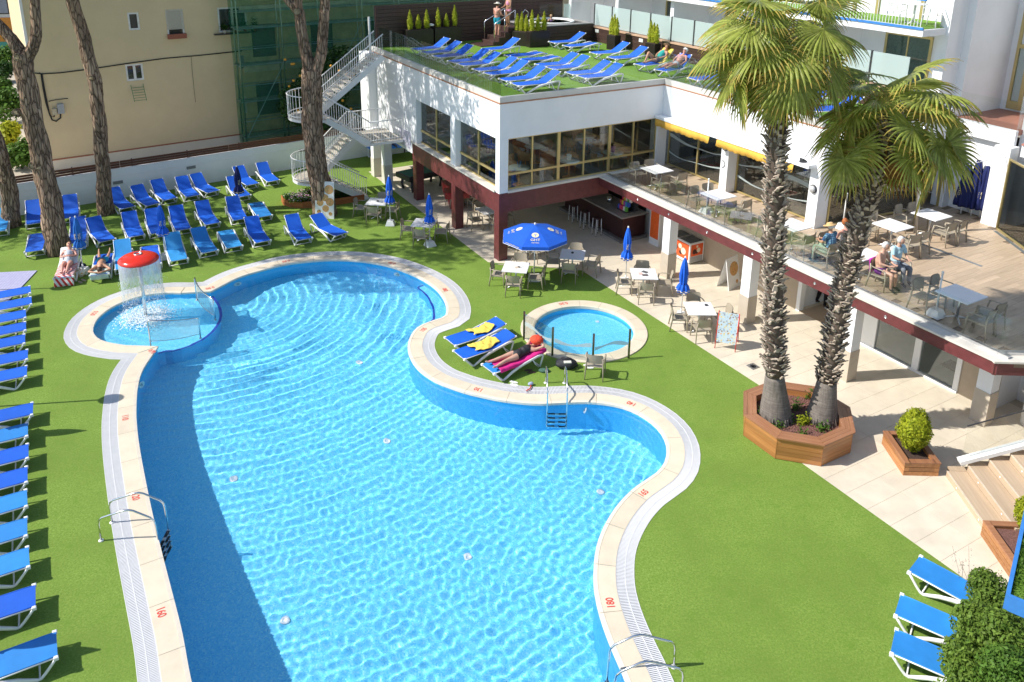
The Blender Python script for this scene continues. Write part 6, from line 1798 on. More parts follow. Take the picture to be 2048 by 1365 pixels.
def table_proto():
    t = thing('cafe_table', 'x', 'table')
    mb = MB(); mb.cbox(-.455, .455, -.455, .455, .722, .75, .006); mb.build('tabletop', M['table'], t)
    mb = MB(); mb.tube([(0, 0, .05), (0, 0, .722)], .035, 10); mb.build('column', M['alu'], t)
    mb = MB(); mb.box(-.16, .16, -.16, .16, .705, .722); mb.build('top_plate', M['alu'], t)
    for k in range(4):
        a = k * math.pi / 2 + math.pi / 4; c, s_ = math.cos(a), math.sin(a)
        mb = MB(); mb.tube([(0, 0, .09), (.15 * c, .15 * s_, .07), (.36 * c, .36 * s_, .02)], [.03, .028, .02], 6); mb.build('foot', M['alu'], t)
    freeze(t); return t
TB = table_proto(); tb_used = [False]
def table(pos, rz, label, group):
    o = TB if not tb_used[0] else copy_tree(TB)
    tb_used[0] = True
    o.location = pos; o.rotation_euler = (0, 0, rz); o['label'] = label; o['category'] = 'table'; o['group'] = group
    return o
def on_table(pos, rz, what, label, name, cat):
    q = Vector(pos); return q
rng = random.Random(12)
def seat_set(pos, rz, label, where, spots, group, zf):
    """table plus chairs; spots = (along, side, name): side in n/s/e/w of the table's own frame"""
    table(pos, rz, label, group + ' tables')
    R_ = Matrix.Rotation(rz, 3, 'Z')
    for al, sd, nm in spots:
        d = {'s': (al, -.72, math.pi), 'n': (al, .72, 0), 'w': (-.72, al, math.pi / 2), 'e': (.72, al, -math.pi / 2)}[sd]
        p = Vector(pos) + R_ @ Vector((d[0] + rng.gauss(0, .04), d[1] + rng.gauss(0, .04), 0))
        chair((p.x, p.y, zf), rz + d[2] + rng.gauss(0, .10), 'taupe resin armchair ' + nm + ' ' + where, group + ' chairs')
four = ((0, 'w', 'on the left of'), (0, 'n', 'at the far side of'), (0, 's', 'at the near side of'), (0, 'e', 'on the right of'))
TP = [(W(-2.38, -6.7), rad(-6), 'white square table on the turf nearest the pizza board', 'the turf table nearest the pizza board'), (W(-1.64, -3.39), rad(-8), 'white square table on the turf before the second burgundy pillar', 'the turf table before the second burgundy pillar'),
      (W(-.52, 2.2), rad(-9), 'white square table beside the open blue parasol', 'the table beside the open blue parasol'), (W(1.92, 2.23), rad(-9), 'white square table half on the turf, right of the open blue parasol', 'the table right of the open blue parasol'),
      (W(3.19, 4.87), rad(-2), 'white square table on the tiles before the ice cream freezer', 'the tile-side table before the freezer'), (W(3.10, 7.86), rad(0), 'white square table on the tiles beside the ice cream board', 'the table beside the ice cream board')]
for p, a, lab, wh in TP: seat_set(p, a, lab, wh, four, 'ground floor', .006)
for (px, py, lab, wh) in ((979, 420, 'white table in the shade behind the corner pillar', 'the shaded table behind the corner pillar'), (935, 379, 'white table deep under the building', 'the deep shaded table under the building'), (1062, 474, 'white table hidden behind the open blue parasol', 'the table hidden behind the open parasol')):
    g = G(px, py, .75); seat_set((g.x, g.y, .008), rad(30), lab, wh, four, 'shaded', .008)
pair = ((-.30, 'n', 'far outer at'), (.30, 'n', 'far inner at'), (-.30, 's', 'near outer at'), (.30, 's', 'near inner at'))
UT = [((6.05, 1.96), 'white terrace table at the inner corner of the upper terrace', 'the terrace table at the inner corner', pair), ((6.05, 5.32), 'white terrace table with a parasol pole at the glass edge', 'the terrace table by the parasol pole', pair), ((6.1, 8.66), 'white terrace table behind the left palm trunk', 'the terrace table behind the left palm trunk', pair),
      ((6.1, 11.2), 'white terrace table where four people sit', 'the table of four people', ()), ((8.93, 10.21), 'white terrace table behind the seated group', 'the table behind the seated group', pair), ((10.93, 10.21), 'white terrace table farthest in, by the stacked parasols', 'the innermost terrace table', pair), ((6.1, 14.31), 'white terrace table nearest the camera above the shop window', 'the terrace table nearest the camera', pair)]
for (u, v), lab, wh, sp in UT:
    p = WT(u, v); seat_set(p, BAZ, lab, wh, sp, 'upper terrace', ZT + .002)
# lone chair by the round pool
g = G(*E_(1435, 640)); chair((g.x, g.y + .12, .006), rad(168), 'single taupe armchair standing on the turf by the round pool fence', 'ground floor chairs')
# ash trays and papers on tables
def small(name, mb, m, loc, rz, label, cat, group=None):
    o = mb.build(name, m, None, loc=loc, rot=(0, 0, rz)); tag(o, label, cat, group); return o
for (x, y, i) in ((0, 0, 0), (0, 0, 1), (0, .1, 3), (.25, .2, 5)):
    mb = MB(); mb.lathe([(0, 0), (.05, 0), (.055, .035), (.04, .035), (.038, .012), (0, .012)], 12); p = TP[i][0]
    small('ashtray', mb, M['dark'], (p.x + x, p.y + y, .751), 0, 'black ashtray on ' + TP[i][3], 'ashtray', 'ashtrays')
for k, (i, dx, dy, c) in enumerate(((2, .05, -.05, (.62, .52, .40)), (2, .16, .02, (.7, .7, .68)), (4, -.12, -.02, (.70, .45, .40)), (4, .05, .12, (.1, .1, .1)), (4, .02, -.15, (.12, .1, .1)))):
    mb = MB(); mb.box(-.10, .10, -.07, .07, 0, .006 + .01 * (k > 2)); p = TP[i][0]
    small('booklet', mb, mat('booklet%d' % k, c, .6, var=.3, scale=20), (p.x + dx, p.y + dy, .751), rad(20 + 40 * k), ['open menu', 'folded newspaper', 'pink leaflet', 'dark phone case', 'black sunglasses case'][k] + ' lying on ' + TP[i][3], 'booklet')
# ================================================================== parasols
def text_mesh(txt, size, bold=.0):
    cu = bpy.data.curves.new('txt', 'FONT'); cu.body = txt; cu.size = size; cu.align_x = 'CENTER'; cu.align_y = 'CENTER'; cu.resolution_u = 3; cu.offset = bold
    o = bpy.data.objects.new('txt', cu); COL.objects.link(o); dg = bpy.context.evaluated_depsgraph_get()
    me = bpy.data.meshes.new_from_object(o.evaluated_get(dg)); bpy.data.objects.remove(o); bpy.data.curves.remove(cu)
    vs = [tuple(v.co) for v in me.vertices]; fs = [tuple(p.vertices) for p in me.polygons]; bpy.data.meshes.remove(me)
    return vs, fs
def closed_proto():
    t = thing('parasol', 'x', 'parasol')
    mb = MB(); mb.tube([(0, 0, .08), (0, 0, 2.22)], .019, 10); mb.build('pole', M['plastic'], t)
    mb = MB(); mb.add([(-.2, -.2, 0), (.2, -.2, 0), (.2, .2, 0), (-.2, .2, 0), (-.13, -.13, .20), (.13, -.13, .20), (.13, .13, .20), (-.13, .13, .20)], [(0, 3, 2, 1), (4, 5, 6, 7), (0, 1, 5, 4), (1, 2, 6, 5), (2, 3, 7, 6), (3, 0, 4, 7)])
    mb.tube([(0, 0, .2), (0, 0, .34)], .03, 8); mb.build('base', M['plastic'], t)
    mb = MB(); fl = lambda a, z: 1 + .22 * math.cos(8 * a + 2 * math.sin(z * 3)) * (1 if z < 2.0 else .5)
    mb.lathe([(.185, .98), (.20, 1.05), (.155, 1.20), (.105, 1.28), (.118, 1.40), (.125, 1.6), (.11, 1.8), (.085, 2.0), (.045, 2.15), (.02, 2.20)], 48, flute=fl); mb.build('canopy', M['umb'], t)
    mb = MB(); mb.lathe([(.108, 1.265), (.112, 1.28), (.108, 1.295)], 24); mb.build('tie', M['umb_dark'], t)
    mb = MB(); mb.lathe([(.025, 2.17), (.03, 2.2), (.028, 2.24), (0, 2.26)], 10); mb.build('finial', M['plastic'], t)
    mb = MB()
    for k in range(8): a = k * math.pi / 4; mb.tube([(.19 * math.cos(a), .19 * math.sin(a), 1.0), (.185 * math.cos(a), .185 * math.sin(a), .96)], .012, 5)
    mb.build('rib_tips', M['plastic'], t, kind='stuff')
    for a0, z0, txt, sz in ((-1.9, 1.5, 'GHT', .11), (-.9, 1.5, 'GHT', .11)):
        vs, fs = text_mesh(txt, sz); mb = MB(); out = []
        for x, y, z in vs:          # written along the folds, wrapped round the canopy
            a = a0 + y / .14; r = .158; out.append((r * math.cos(a), r * math.sin(a), z0 + x))
        mb.add(out, [f[::-1] for f in fs]); mb.build('lettering', M['print'], t)
    mb = MB()
    mb.lathe([(.215, 1.035), (.222, 1.05)], 48, flute=fl); mb.build('hem_trim', M['print'], t)
    freeze(t); return t
PCL = closed_proto(); pc_used = [False]
def parasol(top, label, h=2.25, swap=None, base=0.0, rz=0):
    q = G(top[0], top[1], base + h); o = PCL if not pc_used[0] else copy_tree(PCL, None, swap); pc_used[0] = True
    o.location = (q.x, q.y, base + .006); o.rotation_euler = (0, 0, rz); o['label'] = label; o['category'] = 'parasol'; o['group'] = 'closed parasols'
    return o
parasol((777.5, 351), 'closed blue parasol at the turf table nearest the pizza board')
parasol((858, 387), 'closed blue parasol at the turf table before the second burgundy pillar', rz=.6)
parasol((1257, 453), 'closed blue parasol with printed lettering behind the table before the freezer', rz=.2)
parasol((1371, 513), 'closed blue parasol on the tiles between the last two ground tables', rz=1.2)
fade = {M['umb']: mat('faded_parasol', (.012, .14, .50), .75, var=.2, scale=3, bmp=.1)}
parasol((150, 432.5), 'closed faded blue parasol beside the forked pine and the sunbathers', swap=fade)
parasol((318.5, 408), 'closed blue parasol among the loungers above the red fountain', rz=.4)
parasol((472.7, 331.4), 'closed navy parasol in the back row of loungers', swap={M['umb']: M['umb_dark']}, rz=.9)
# open parasol
pb = G(1068, 560); op = thing('open_parasol', 'open bright blue octagonal parasol with cream lettering over the tile edge', 'parasol', (pb.x, pb.y, .006), 0)
zt = hit_y(1069, 449, (pb.x, pb.y)); RC = 1.24; zr = zt - .42
mb = MB(); mb.tube([(0, 0, .1), (0, 0, zt)], .02, 10); mb.build('pole', M['plastic'], op)
mb = MB(); mb.box(-.2, .2, -.2, .2, 0, .16); mb.build('base', M['plastic'], op)
mb = MB(); a_off = rad(22)
def cpt(r, a):                                     # canopy surface: flat panels, slight droop
    k = (a - a_off) % (math.pi / 4); f = math.cos(math.pi / 8) / math.cos(k - math.pi / 8)
    return Vector((r * f * math.cos(a), r * f * math.sin(a), zt - .02 - (zt - zr - .02) * (r / RC) ** 1.15))
ang = [a_off + 2 * math.pi * k / 64 for k in range(64)]
for rr0, rr1 in zip([.02, .3, .6, .9, 1.15], [.3, .6, .9, 1.15, RC]):
    for i in range(64):
        a, b = ang[i], ang[(i + 1) % 64]; mb.add([cpt(rr0, a), cpt(rr1, a), cpt(rr1, b), cpt(rr0, b)], [(0, 1, 2, 3)])
for i in range(64):
    a, b = ang[i], ang[(i + 1) % 64]; p, q = cpt(RC, a), cpt(RC, b); dz = Vector((0, 0, -.13)); mb.add([p, p * 1.0 + dz, q + dz, q], [(0, 1, 2, 3)])
co = mb.build('canopy', M['umb'], op)
mb = MB(); mb.tube([cpt(RC, a) + Vector((0, 0, -.13)) for a in ang], .008, 5, closed=True); mb.build('hem_trim', M['plastic'], co)
for k in range(8):
    a = a_off + k * math.pi / 4; mb = MB(); mb.tube([cpt(.05, a) - Vector((0, 0, .03)), cpt(RC, a) - Vector((0, 0, .03))], .008, 5); mb.tube([(0, 0, zt - .6), cpt(.62, a) - Vector((0, 0, .03))], .006, 5); mb.build('rib', M['alu'], op)
mb = MB(); mb.lathe([(.03, zt - .04), (.035, zt + .01), (.03, zt + .05), (0, zt + .07)], 12); mb.build('finial', M['plastic'], op)
def on_panel(k, txts):
    """print on panel k: x across, y up the panel"""
    am = a_off + (k + .5) * math.pi / 4
    er = Vector((math.cos(am), math.sin(am), 0)); et = Vector((-math.sin(am), math.cos(am), 0))
    def P(x, y):
        r = y; z = zt - .02 - (zt - zr - .02) * (max(r, .01) / (RC)) ** 1.15
        return er * (r * math.cos(math.pi / 8)) + et * x + Vector((0, 0, z + .008))
    for (txt, sz, y0) in txts:
        vs, fs = text_mesh(txt, sz); mb = MB(); mb.add([P(x, y0 - y) for x, y, z in vs], fs); mb.build('lettering', M['print'], co)
    mb = MB(); pts = [P(.13 * math.cos(t), .62 + .13 * math.sin(t)) for t in [2 * math.pi * j / 20 for j in range(20)]]; mb.add(pts, [tuple(range(20))]); e_ = mb.build('emblem', M['print'], co)
    mb = MB(); lift = Vector((0, 0, .004))
    for (x0, y0, x1, y1, w) in ((0, .72, .02, .60, .018), (.01, .60, -.06, .58, .014), (.01, .60, .07, .58, .014), (.01, .60, -.04, .64, .012), (.01, .60, .06, .65, .012)):
        dd = Vector((x1 - x0, y1 - y0)); nn = Vector((-dd.y, dd.x)).normalized() * w / 2
        mb.add([P(x0 - nn.x, y0 - nn.y) + lift, P(x1 - nn.x, y1 - nn.y) + lift, P(x1 + nn.x, y1 + nn.y) + lift, P(x0 + nn.x, y0 + nn.y) + lift], [(0, 1, 2, 3)])
    mb.build('emblem_mark', M['umb'], e_)
# panels: front right, left, back right
for k in range(8):
    am = math.degrees(a_off + (k + .5) * math.pi / 4) % 360
    if k in (5, 3, 7, 1): on_panel(k, (('GHT', .17, .88), ('HOTELS', .075, 1.03)))
for k in (5, 7):
    am = a_off + (k + .5) * math.pi / 4 + (math.pi / 4 if k == 7 else -math.pi / 4)
    er = Vector((math.cos(am), math.sin(am), 0)); et = Vector((-math.sin(am), math.cos(am), 0)); rr = RC * math.cos(math.pi / 8)
    vs, fs = text_mesh('www.ghthotels.com', .085); mb = MB(); mb.add([er * (rr + .006) + et * x + Vector((0, 0, zr - .065 + y)) for x, y, z in vs], fs); mb.build('lettering', M['print'], co)
# stack of big folded parasols leaning in the terrace corner
sp = thing('stacked_parasols', 'bundle of folded navy parasols standing in the corner of the upper terrace', 'parasol', WT(14.05, 9.75), BAZ)
for i, (dx, dy, h) in enumerate(((0, 0, 2.05), (.22, .18, 2.0), (-.12, .3, 1.95), (.1, -.25, 1.9))):
    mb = MB(); fl = lambda a, z: 1 + .2 * math.cos(7 * a + i); mb.lathe([(.26, .32), (.27, .45), (.22, .8), (.17, 1.2), (.11, 1.7), (.05, h)], 42, (dx, dy, 0), fl); mb.build('canopy', M['umb_dark'], sp)
    mb = MB(); mb.tube([(dx, dy, 0), (dx, dy, .4)], .024, 8); mb.build('pole', M['plastic'], sp)
    vs, fs = text_mesh('GHT', .13); mb = MB(); out = []
    for x, y, z in vs:
        a = math.pi + .35 * (i - 1.5) - .5 + y / .2; out.append((dx + (.235 - .06 * x) * math.cos(a), dy + (.235 - .06 * x) * math.sin(a), .85 + x))
    mb.add(out, [f[::-1] for f in fs]); mb.build('lettering', M['print'], sp)
# slanted steel pole and thin parasol poles on the terrace
mb = MB(); b0 = WT(10.76, 9.86); b1 = at_Y(1843, 325, b0.y); mb.tube([(0, 0, 0), tuple(b1 - b0), tuple((b1 - b0) * 1.5)], .075, 14); o = mb.build('steel_pole', M['alu'], None, loc=b0); tag(o, 'thick leaning aluminium pole among the upper terrace tables', 'pole')
for (u, v, lab) in ((5.85, 5.0, 'white parasol stand with bare pole at the terrace table by the glass'), (5.8, 13.9, 'white parasol stand with bare pole at the terrace table nearest the camera'), (8.9, 8.4, 'thin bare parasol pole beside the second upper pillar')):
    t = thing('parasol_stand', lab, 'parasol stand', WT(u, v), BAZ, 'bare parasol stands')
    mb = MB(); mb.add([(-.2, -.2, 0), (.2, -.2, 0), (.2, .2, 0), (-.2, .2, 0), (-.12, -.12, .2), (.12, -.12, .2), (.12, .12, .2), (-.12, .12, .2)], [(0, 3, 2, 1), (4, 5, 6, 7), (0, 1, 5, 4), (1, 2, 6, 5), (2, 3, 7, 6), (3, 0, 4, 7)]); mb.build('base', M['plastic'], t)
    mb = MB(); mb.tube([(0, 0, .1), (0, 0, 1.25)], .024, 8); mb.lathe([(.03, 1.2), (.034, 1.28), (0, 1.29)], 10); mb.build('pole', M['plastic'], t)
# ================================================================== pool fittings
def ladder_at(mid_px, ang, label):
    return ladder_raw(G(*mid_px), ang, label)
def ladder_raw(mid, ang, label):
    t = thing('pool_ladder', label, 'pool ladder', (mid.x, mid.y, .006), ang, 'stainless pool ladders'); hw = .27
    for s_ in (-1, 1):
        mb = MB(); y = s_ * hw
        mb.tube([(0, y, 0), (0, y, .42), (.02, y, .52), (.09, y, .59), (.55, y, .76), (.66, y, .78), (.76, y, .76), (1.10, y, .58), (1.17, y, .50), (1.19, y, .40), (1.20, y, 0), (1.20, y, -1.05)], .021, 10); mb.build('rail', M['steel'], t)
        mb = MB(); mb.lathe([(.055, 0), (.055, .012), (.03, .03), (.024, .03)], 14, (0, y, 0)); mb.build('flange', M['plastic'], t)
    for k in range(4):
        z = -.30 - k * .24; mb = MB(); mb.box(1.17, 1.25, -hw, hw, z - .012, z + .012); o = mb.build('tread', M['steel'], t)
        for y0, y1 in ((-hw + .03, -.05), (.05, hw - .03)):
            mb = MB(); mb.box(1.175, 1.245, y0, y1, z + .012, z + .017); mb.build('grip', M['black'], o)
    return t
ladder_at((1110, 767), rad(-90), 'steel pool ladder below the lounger with the pink towel')
ladder_at((213.5, 1064), rad(2), 'steel pool ladder on the left edge by the number 120')
ladder_at((1355, 1362), rad(184), 'steel pool ladder at the bottom right edge below the number 180')
# barriers of the splash pool
def barrier(a, b, ha, hb, label, bulge=.12):
    p, q = Vector(a), Vector(b); d = (q - p); d.z = 0; L = d.length; an = math.atan2(d.y, d.x)
    t = thing('pool_barrier', label, 'barrier', (p.x, p.y, p.z), an, 'splash pool barriers')
    zb = q.z - p.z; n = 10
    top = [(L * k / n, -bulge * math.sin(math.pi * k / n), ha + (zb + hb - ha) * (k / n)) for k in range(n + 1)]
    path = [(0, 0, -.1), (0, 0, ha - .06)] + [(.03, 0, ha - .01)] + top[1:-1] + [(L - .03, 0, zb + hb - .01), (L, 0, zb + hb - .06), (L, 0, zb - .1)]
    mb = MB(); mb.tube(path, .024, 10); mb.build('frame', M['steel'], t)
    mb = MB(); mb.tube([(x, y, .14 + zb * x / L) for x, y, z in top], .012, 6); mb.build('lower_rail', M['steel'], t)
    mb = MB()
    for k in range(n):
        (x0, y0, z0), (x1, y1, z1) = top[k], top[k + 1]; x0 = max(x0, .03); x1 = min(x1, L - .03)
        mb.add([(x0, y0, .16 + zb * x0 / L), (x1, y1, .16 + zb * x1 / L), (x1, y1, z1 - .04), (x0, y0, z0 - .04)], [(0, 1, 2, 3)])
    o = mb.build('panel', M['polycarb'], t); md = o.modifiers.new('s', 'SOLIDIFY'); md.thickness = .008
    for x in (0, L):
        mb = MB(); mb.lathe([(.05, -.09), (.05, -.07), (.03, -.06)], 12, (x, 0, zb * x / L)); mb.build('flange', M['steel'], t)
M['polycarb'] = frosted('clear_polycarbonate', (.80, .84, .86), .22)
barrier(G(393.4, 597, -.02), G(430.5, 640, -.15), .80, .75, 'curved steel and clear panel barrier at the far side of the splash pool')
barrier(G(301.6, 691, .02), G(401, 676, -.15), .86, .70, 'steel framed clear panel barrier at the near side of the splash pool')
# mushroom fountain
mf = thing('mushroom_fountain', 'red mushroom fountain raining a curtain of water into the splash pool', 'fountain', (MUSH.x, MUSH.y, -DS), 0)
zc = hit_y(277.5, 519, (MUSH.x, MUSH.y)) + DS
mb = MB(); mb.tube([(0, 0, 0), (0, 0, zc)], .055, 16); mb.build('pole', M['steel'], mf)
RM = .63
mb = MB(); mb.lathe([(0, zc - .05), (.3, zc - .06), (RM - .02, zc - .04), (RM, zc - .01), (RM - .01, zc + .03), (.52, zc + .10), (.36, zc + .155), (.2, zc + .185), (.13, zc + .19)], 48); mb.build('cap', mat('red_gloss', (.68, .035, .02), .18, var=.06), mf)
mb = MB(); mb.lathe([(.13, zc + .185), (.13, zc + .215), (.10, zc + .215), (.095, zc + .15), (0, zc + .14)], 24); mb.k = 1; mb.lathe([(0, zc + .16), (.094, zc + .16)], 20); mb.build('outlet_ring', [M['alu'], M['black']], mf)
def spray_mat():
    m, nt, b = new_mat('falling_water'); nt.nodes.remove(b)
    tc = coords(nt, 'Object', (7, 7, 2.2)); f = noise(nt, 2.2, 5, .68, tc).outputs[0]
    sep = N(nt, 'ShaderNodeSeparateXYZ'); nt.links.new(coords(nt, 'Object'), sep.inputs[0])
    mr = N(nt, 'ShaderNodeMapRange'); nt.links.new(sep.outputs[2], mr.inputs[0]); mr.inputs[1].default_value = DS + .55; mr.inputs[2].default_value = zc; mr.inputs[3].default_value = -.16; mr.inputs[4].default_value = .22
    ad = N(nt, 'ShaderNodeMath', operation='ADD'); nt.links.new(f, ad.inputs[0]); nt.links.new(mr.outputs[0], ad.inputs[1])
    fac = ramp(nt, ad.outputs[0], [(.38, (0, 0, 0)), (.50, (.45, .45, .45)), (.78, (.80, .80, .80))])
    tr = N(nt, 'ShaderNodeBsdfTransparent'); tr.inputs[0].default_value = (.97, .985, .99, 1)
    gl = N(nt, 'ShaderNodeBsdfGlossy'); gl.inputs['Roughness'].default_value = .12
    df = N(nt, 'ShaderNodeBsdfTranslucent'); df.inputs[0].default_value = (.85, .92, .95, 1)
    dd = N(nt, 'ShaderNodeBsdfDiffuse'); dd.inputs[0].default_value = (.85, .92, .95, 1)
    m1 = N(nt, 'ShaderNodeMixShader'); m1.inputs[0].default_value = .5; nt.links.new(df.outputs[0], m1.inputs[1]); nt.links.new(dd.outputs[0], m1.inputs[2])
    m2 = N(nt, 'ShaderNodeMixShader'); m2.inputs[0].default_value = .25; nt.links.new(m1.outputs[0], m2.inputs[1]); nt.links.new(gl.outputs[0], m2.inputs[2])
    mx = N(nt, 'ShaderNodeMixShader'); nt.links.new(fac, mx.inputs[0]); nt.links.new(tr.outputs[0], mx.inputs[1]); nt.links.new(m2.outputs[0], mx.inputs[2])
    nt.links.new(mx.outputs[0], nt.nodes['Material Output'].inputs[0])
    bp = N(nt, 'ShaderNodeBump'); bp.inputs['Strength'].default_value = .8; nt.links.new(f, bp.inputs['Height']); nt.links.new(bp.outputs[0], gl.inputs['Normal'])
    return m
M['spray'] = spray_mat()
mb = MB(); n = 72; rows = 14; vs, fs = [], []
rng = random.Random(1)
for j in range(rows + 1):
    z = zc - .03 - (zc - DS - .25) * (j / rows)
    for k in range(n):
        a = 2 * math.pi * k / n; r = RM + .02 * j / rows * math.sin(5 * a) + rng.uniform(-.012, .012) * (j / 4)
        vs.append((r * math.cos(a), r * math.sin(a), z))
for j in range(rows):
    for k in range(n): fs.append((j * n + k, j * n + (k + 1) % n, (j + 1) * n + (k + 1) % n, (j + 1) * n + k))
mb.add(vs, fs, True); mb.build('water_curtain', M['spray'], mf)
M['drop'] = mat('water_drop', (.82, .88, .91), .08, var=.02)
mb = MB()
for _ in range(1500):
    a = rng.uniform(0, 6.283); r = RM + rng.gauss(0, .05); z = DS + .05 + (rng.random() ** 1.3) * 1.25; s_ = rng.uniform(.004, .011)
    p = Vector((r * math.cos(a), r * math.sin(a), z)); mb.add([p + Vector((0, 0, s_ * 2.0)), p + Vector((s_, 0, 0)), p + Vector((-.5 * s_, .87 * s_, 0)), p + Vector((-.5 * s_, -.87 * s_, 0)), p - Vector((0, 0, s_ * 1.4))], [(0, 1, 2), (0, 2, 3), (0, 3, 1), (4, 2, 1), (4, 3, 2), (4, 1, 3)], True)
for _ in range(2600):
    a = rng.uniform(0, 6.283); r = abs(rng.gauss(.50, .24)); s_ = rng.uniform(.006, .022); z = DS - .11 + abs(rng.gauss(0, .03))
    p = Vector((r * math.cos(a), r * math.sin(a), z)); mb.add([p + Vector((0, 0, s_)), p + Vector((s_ * 1.6, 0, 0)), p + Vector((-.8 * s_, 1.3 * s_, 0)), p + Vector((-.8 * s_, -1.3 * s_, 0))], [(0, 1, 2), (0, 2, 3), (0, 3, 1)], True)
mb.build('splash_drops', M['drop'], mf, kind='stuff')
# depth numbers, stencilled on the coping, tops towards the water
def depth_mark(px, py, txt, size, parent, z=.0235, poolc=None):
    g = G(px, py, .03); allp = outline if poolc is None else None
    if poolc is None:
        i = min(range(len(outline)), key=lambda k: (outline[k] - g.xy).length); up = -onrm[i].normalized()
        c = outline[i] - up * .24
        t_ = (outline[min(i + 1, len(outline) - 1)] - outline[max(i - 1, 0)]).normalized(); c = c + t_ * (g.xy - c).dot(t_)
    else:
        up = (poolc - g.xy).normalized(); c = poolc - up * 1.86
    rt_ = Vector((up.y, -up.x)); vs, fs = text_mesh(txt, size, .005); mb = MB()
    # stencil bridges: cut a thin gap by dropping a horizontal strip
    mb.add([(c.x + rt_.x * x * .8 + up.x * y, c.y + rt_.y * x * .8 + up.y * y, z) for x, y, _ in vs], fs); mb.build('depth_number', M['redmark'], parent)
for px, py, txt in ((327, 1222, '160'), (281, 990, '120'), (255, 834, '110'), (195, 627, '0.20'), (303, 703, '090'), (421, 577, '0.90'), (573, 524, '0.95'), (783, 527, '0.90'), (893, 579, '080'), (845, 659, '105'), (957, 779, '130'), (1260, 810, '140'), (1282, 983, '165'), (1214, 1206, '180')):
    depth_mark(px, py, txt, .22, cop)
depth_mark(1126, 607, '0.30', .22, sc_, .0505, SPC)
# glass fence of the round pool
gf = thing('glass_fence', 'curved glass fence with four dark steel posts along the round pool', 'fence', (SPC.x, SPC.y, 0), 0)
K_ = lambda x, y: cp(1030, 590, 7.314, x, y)
posts = [G(*K_(130, 660)), G(*K_(545, 905)), G(*K_(1135, 1005)), G(*K_(1660, 932))]
for p in posts:
    mb = MB(); mb.box(-.032, .032, -.022, .022, 0, .98); o = mb.build('post', mat('dark_steel_post', (.20, .19, .17), .25, .9), gf); o.location = (p.x - SPC.x, p.y - SPC.y, .02)
for p, q in zip(posts, posts[1:]):
    d = (q - p).normalized(); a, b = p + d * .05, q - d * .05; mb = MB(); mb.bar((a.x - SPC.x, a.y - SPC.y, .52), (b.x - SPC.x, b.y - SPC.y, .52), .01, .84); o = mb.build('glass_panel', M['bglass'], gf)
    mb = MB(); n = 14; nrm = Vector((d.y, -d.x, 0)) * .008
    for k in range(n):
        qs = []
        for tt in (k / n, (k + 1) / n):
            c = a.lerp(b, tt) - Vector((SPC.x, SPC.y, 0)); zc_ = .55 + .06 * math.sin(tt * 5 + p.x * 2); w_ = .05 + .02 * math.sin(tt * 7 + p.x); qs += [c + nrm + Vector((0, 0, zc_ - w_)), c + nrm + Vector((0, 0, zc_ + w_))]
        mb.add([qs[0], qs[2], qs[3], qs[1]], [(0, 1, 2, 3)])
    mb.build('etched_wave', M['etch'], o)
# ================================================================== boards, bar, freezer
def print_mat(name, bg, spots, scale):
    m, nt, b = new_mat(name); v = coords(nt, 'Object', (scale, scale, scale))
    vo = N(nt, 'ShaderNodeTexVoronoi'); vo.inputs['Scale'].default_value = 1.0; nt.links.new(v, vo.inputs['Vector'])
    c = ramp(nt, vo.outputs['Color'], [(i / max(1, len(spots) - 1), s_) for i, s_ in enumerate(spots)])
    f = ramp(nt, vo.outputs['Distance'], [(.30, (1, 1, 1)), (.55, (0, 0, 0))])
    nt.links.new(mixcol(nt, f, bg, c), b.inputs['Base Color']); b.inputs['Roughness'].default_value = .4
    return m
M['pizza'] = print_mat('pizza_print', (.62, .33, .13), [(.60, .12, .05), (.70, .45, .15), (.30, .22, .06), (.65, .20, .08)], 16)
M['icep'] = print_mat('ice_cream_print', (.45, .56, .64), [(.70, .12, .08), (.72, .55, .12), (.22, .10, .06), (.30, .52, .70), (.75, .62, .30), (.15, .40, .22)], 17)
ps = G(*D_(660, 655)); bt = thing('pizza_board', 'tall white board with pizza pictures leaning against the big pine', 'sign', (ps.x, ps.y, .004), rad(-4))
mb = MB(); mb.add([(-.42, 0, 0), (.42, 0, 0), (.42, .28, 1.62), (-.42, .28, 1.62), (-.42, .03, 0), (.42, .03, 0), (.42, .31, 1.62), (-.42, .31, 1.62)], [(0, 1, 2, 3), (7, 6, 5, 4), (0, 4, 5, 1), (1, 5, 6, 2), (2, 6, 7, 3), (3, 7, 4, 0)]); mb.build('board', M['plastic'], bt)
for x, z, r in ((.20, 1.28, .20), (-.22, 1.12, .17), (.02, .92, .16), (.24, .74, .18), (-.20, .70, .15), (.05, .45, .15), (-.25, .30, .09), (.26, .22, .08)):
    mb = MB(); mb.add([(x + r * math.cos(t), (z + r * math.sin(t)) * .28 / 1.62 - .004, z + r * math.sin(t)) for t in [2 * math.pi * k / 20 for k in range(20)]], [tuple(range(20))]); mb.build('pizza_picture', M['pizza'], bt)
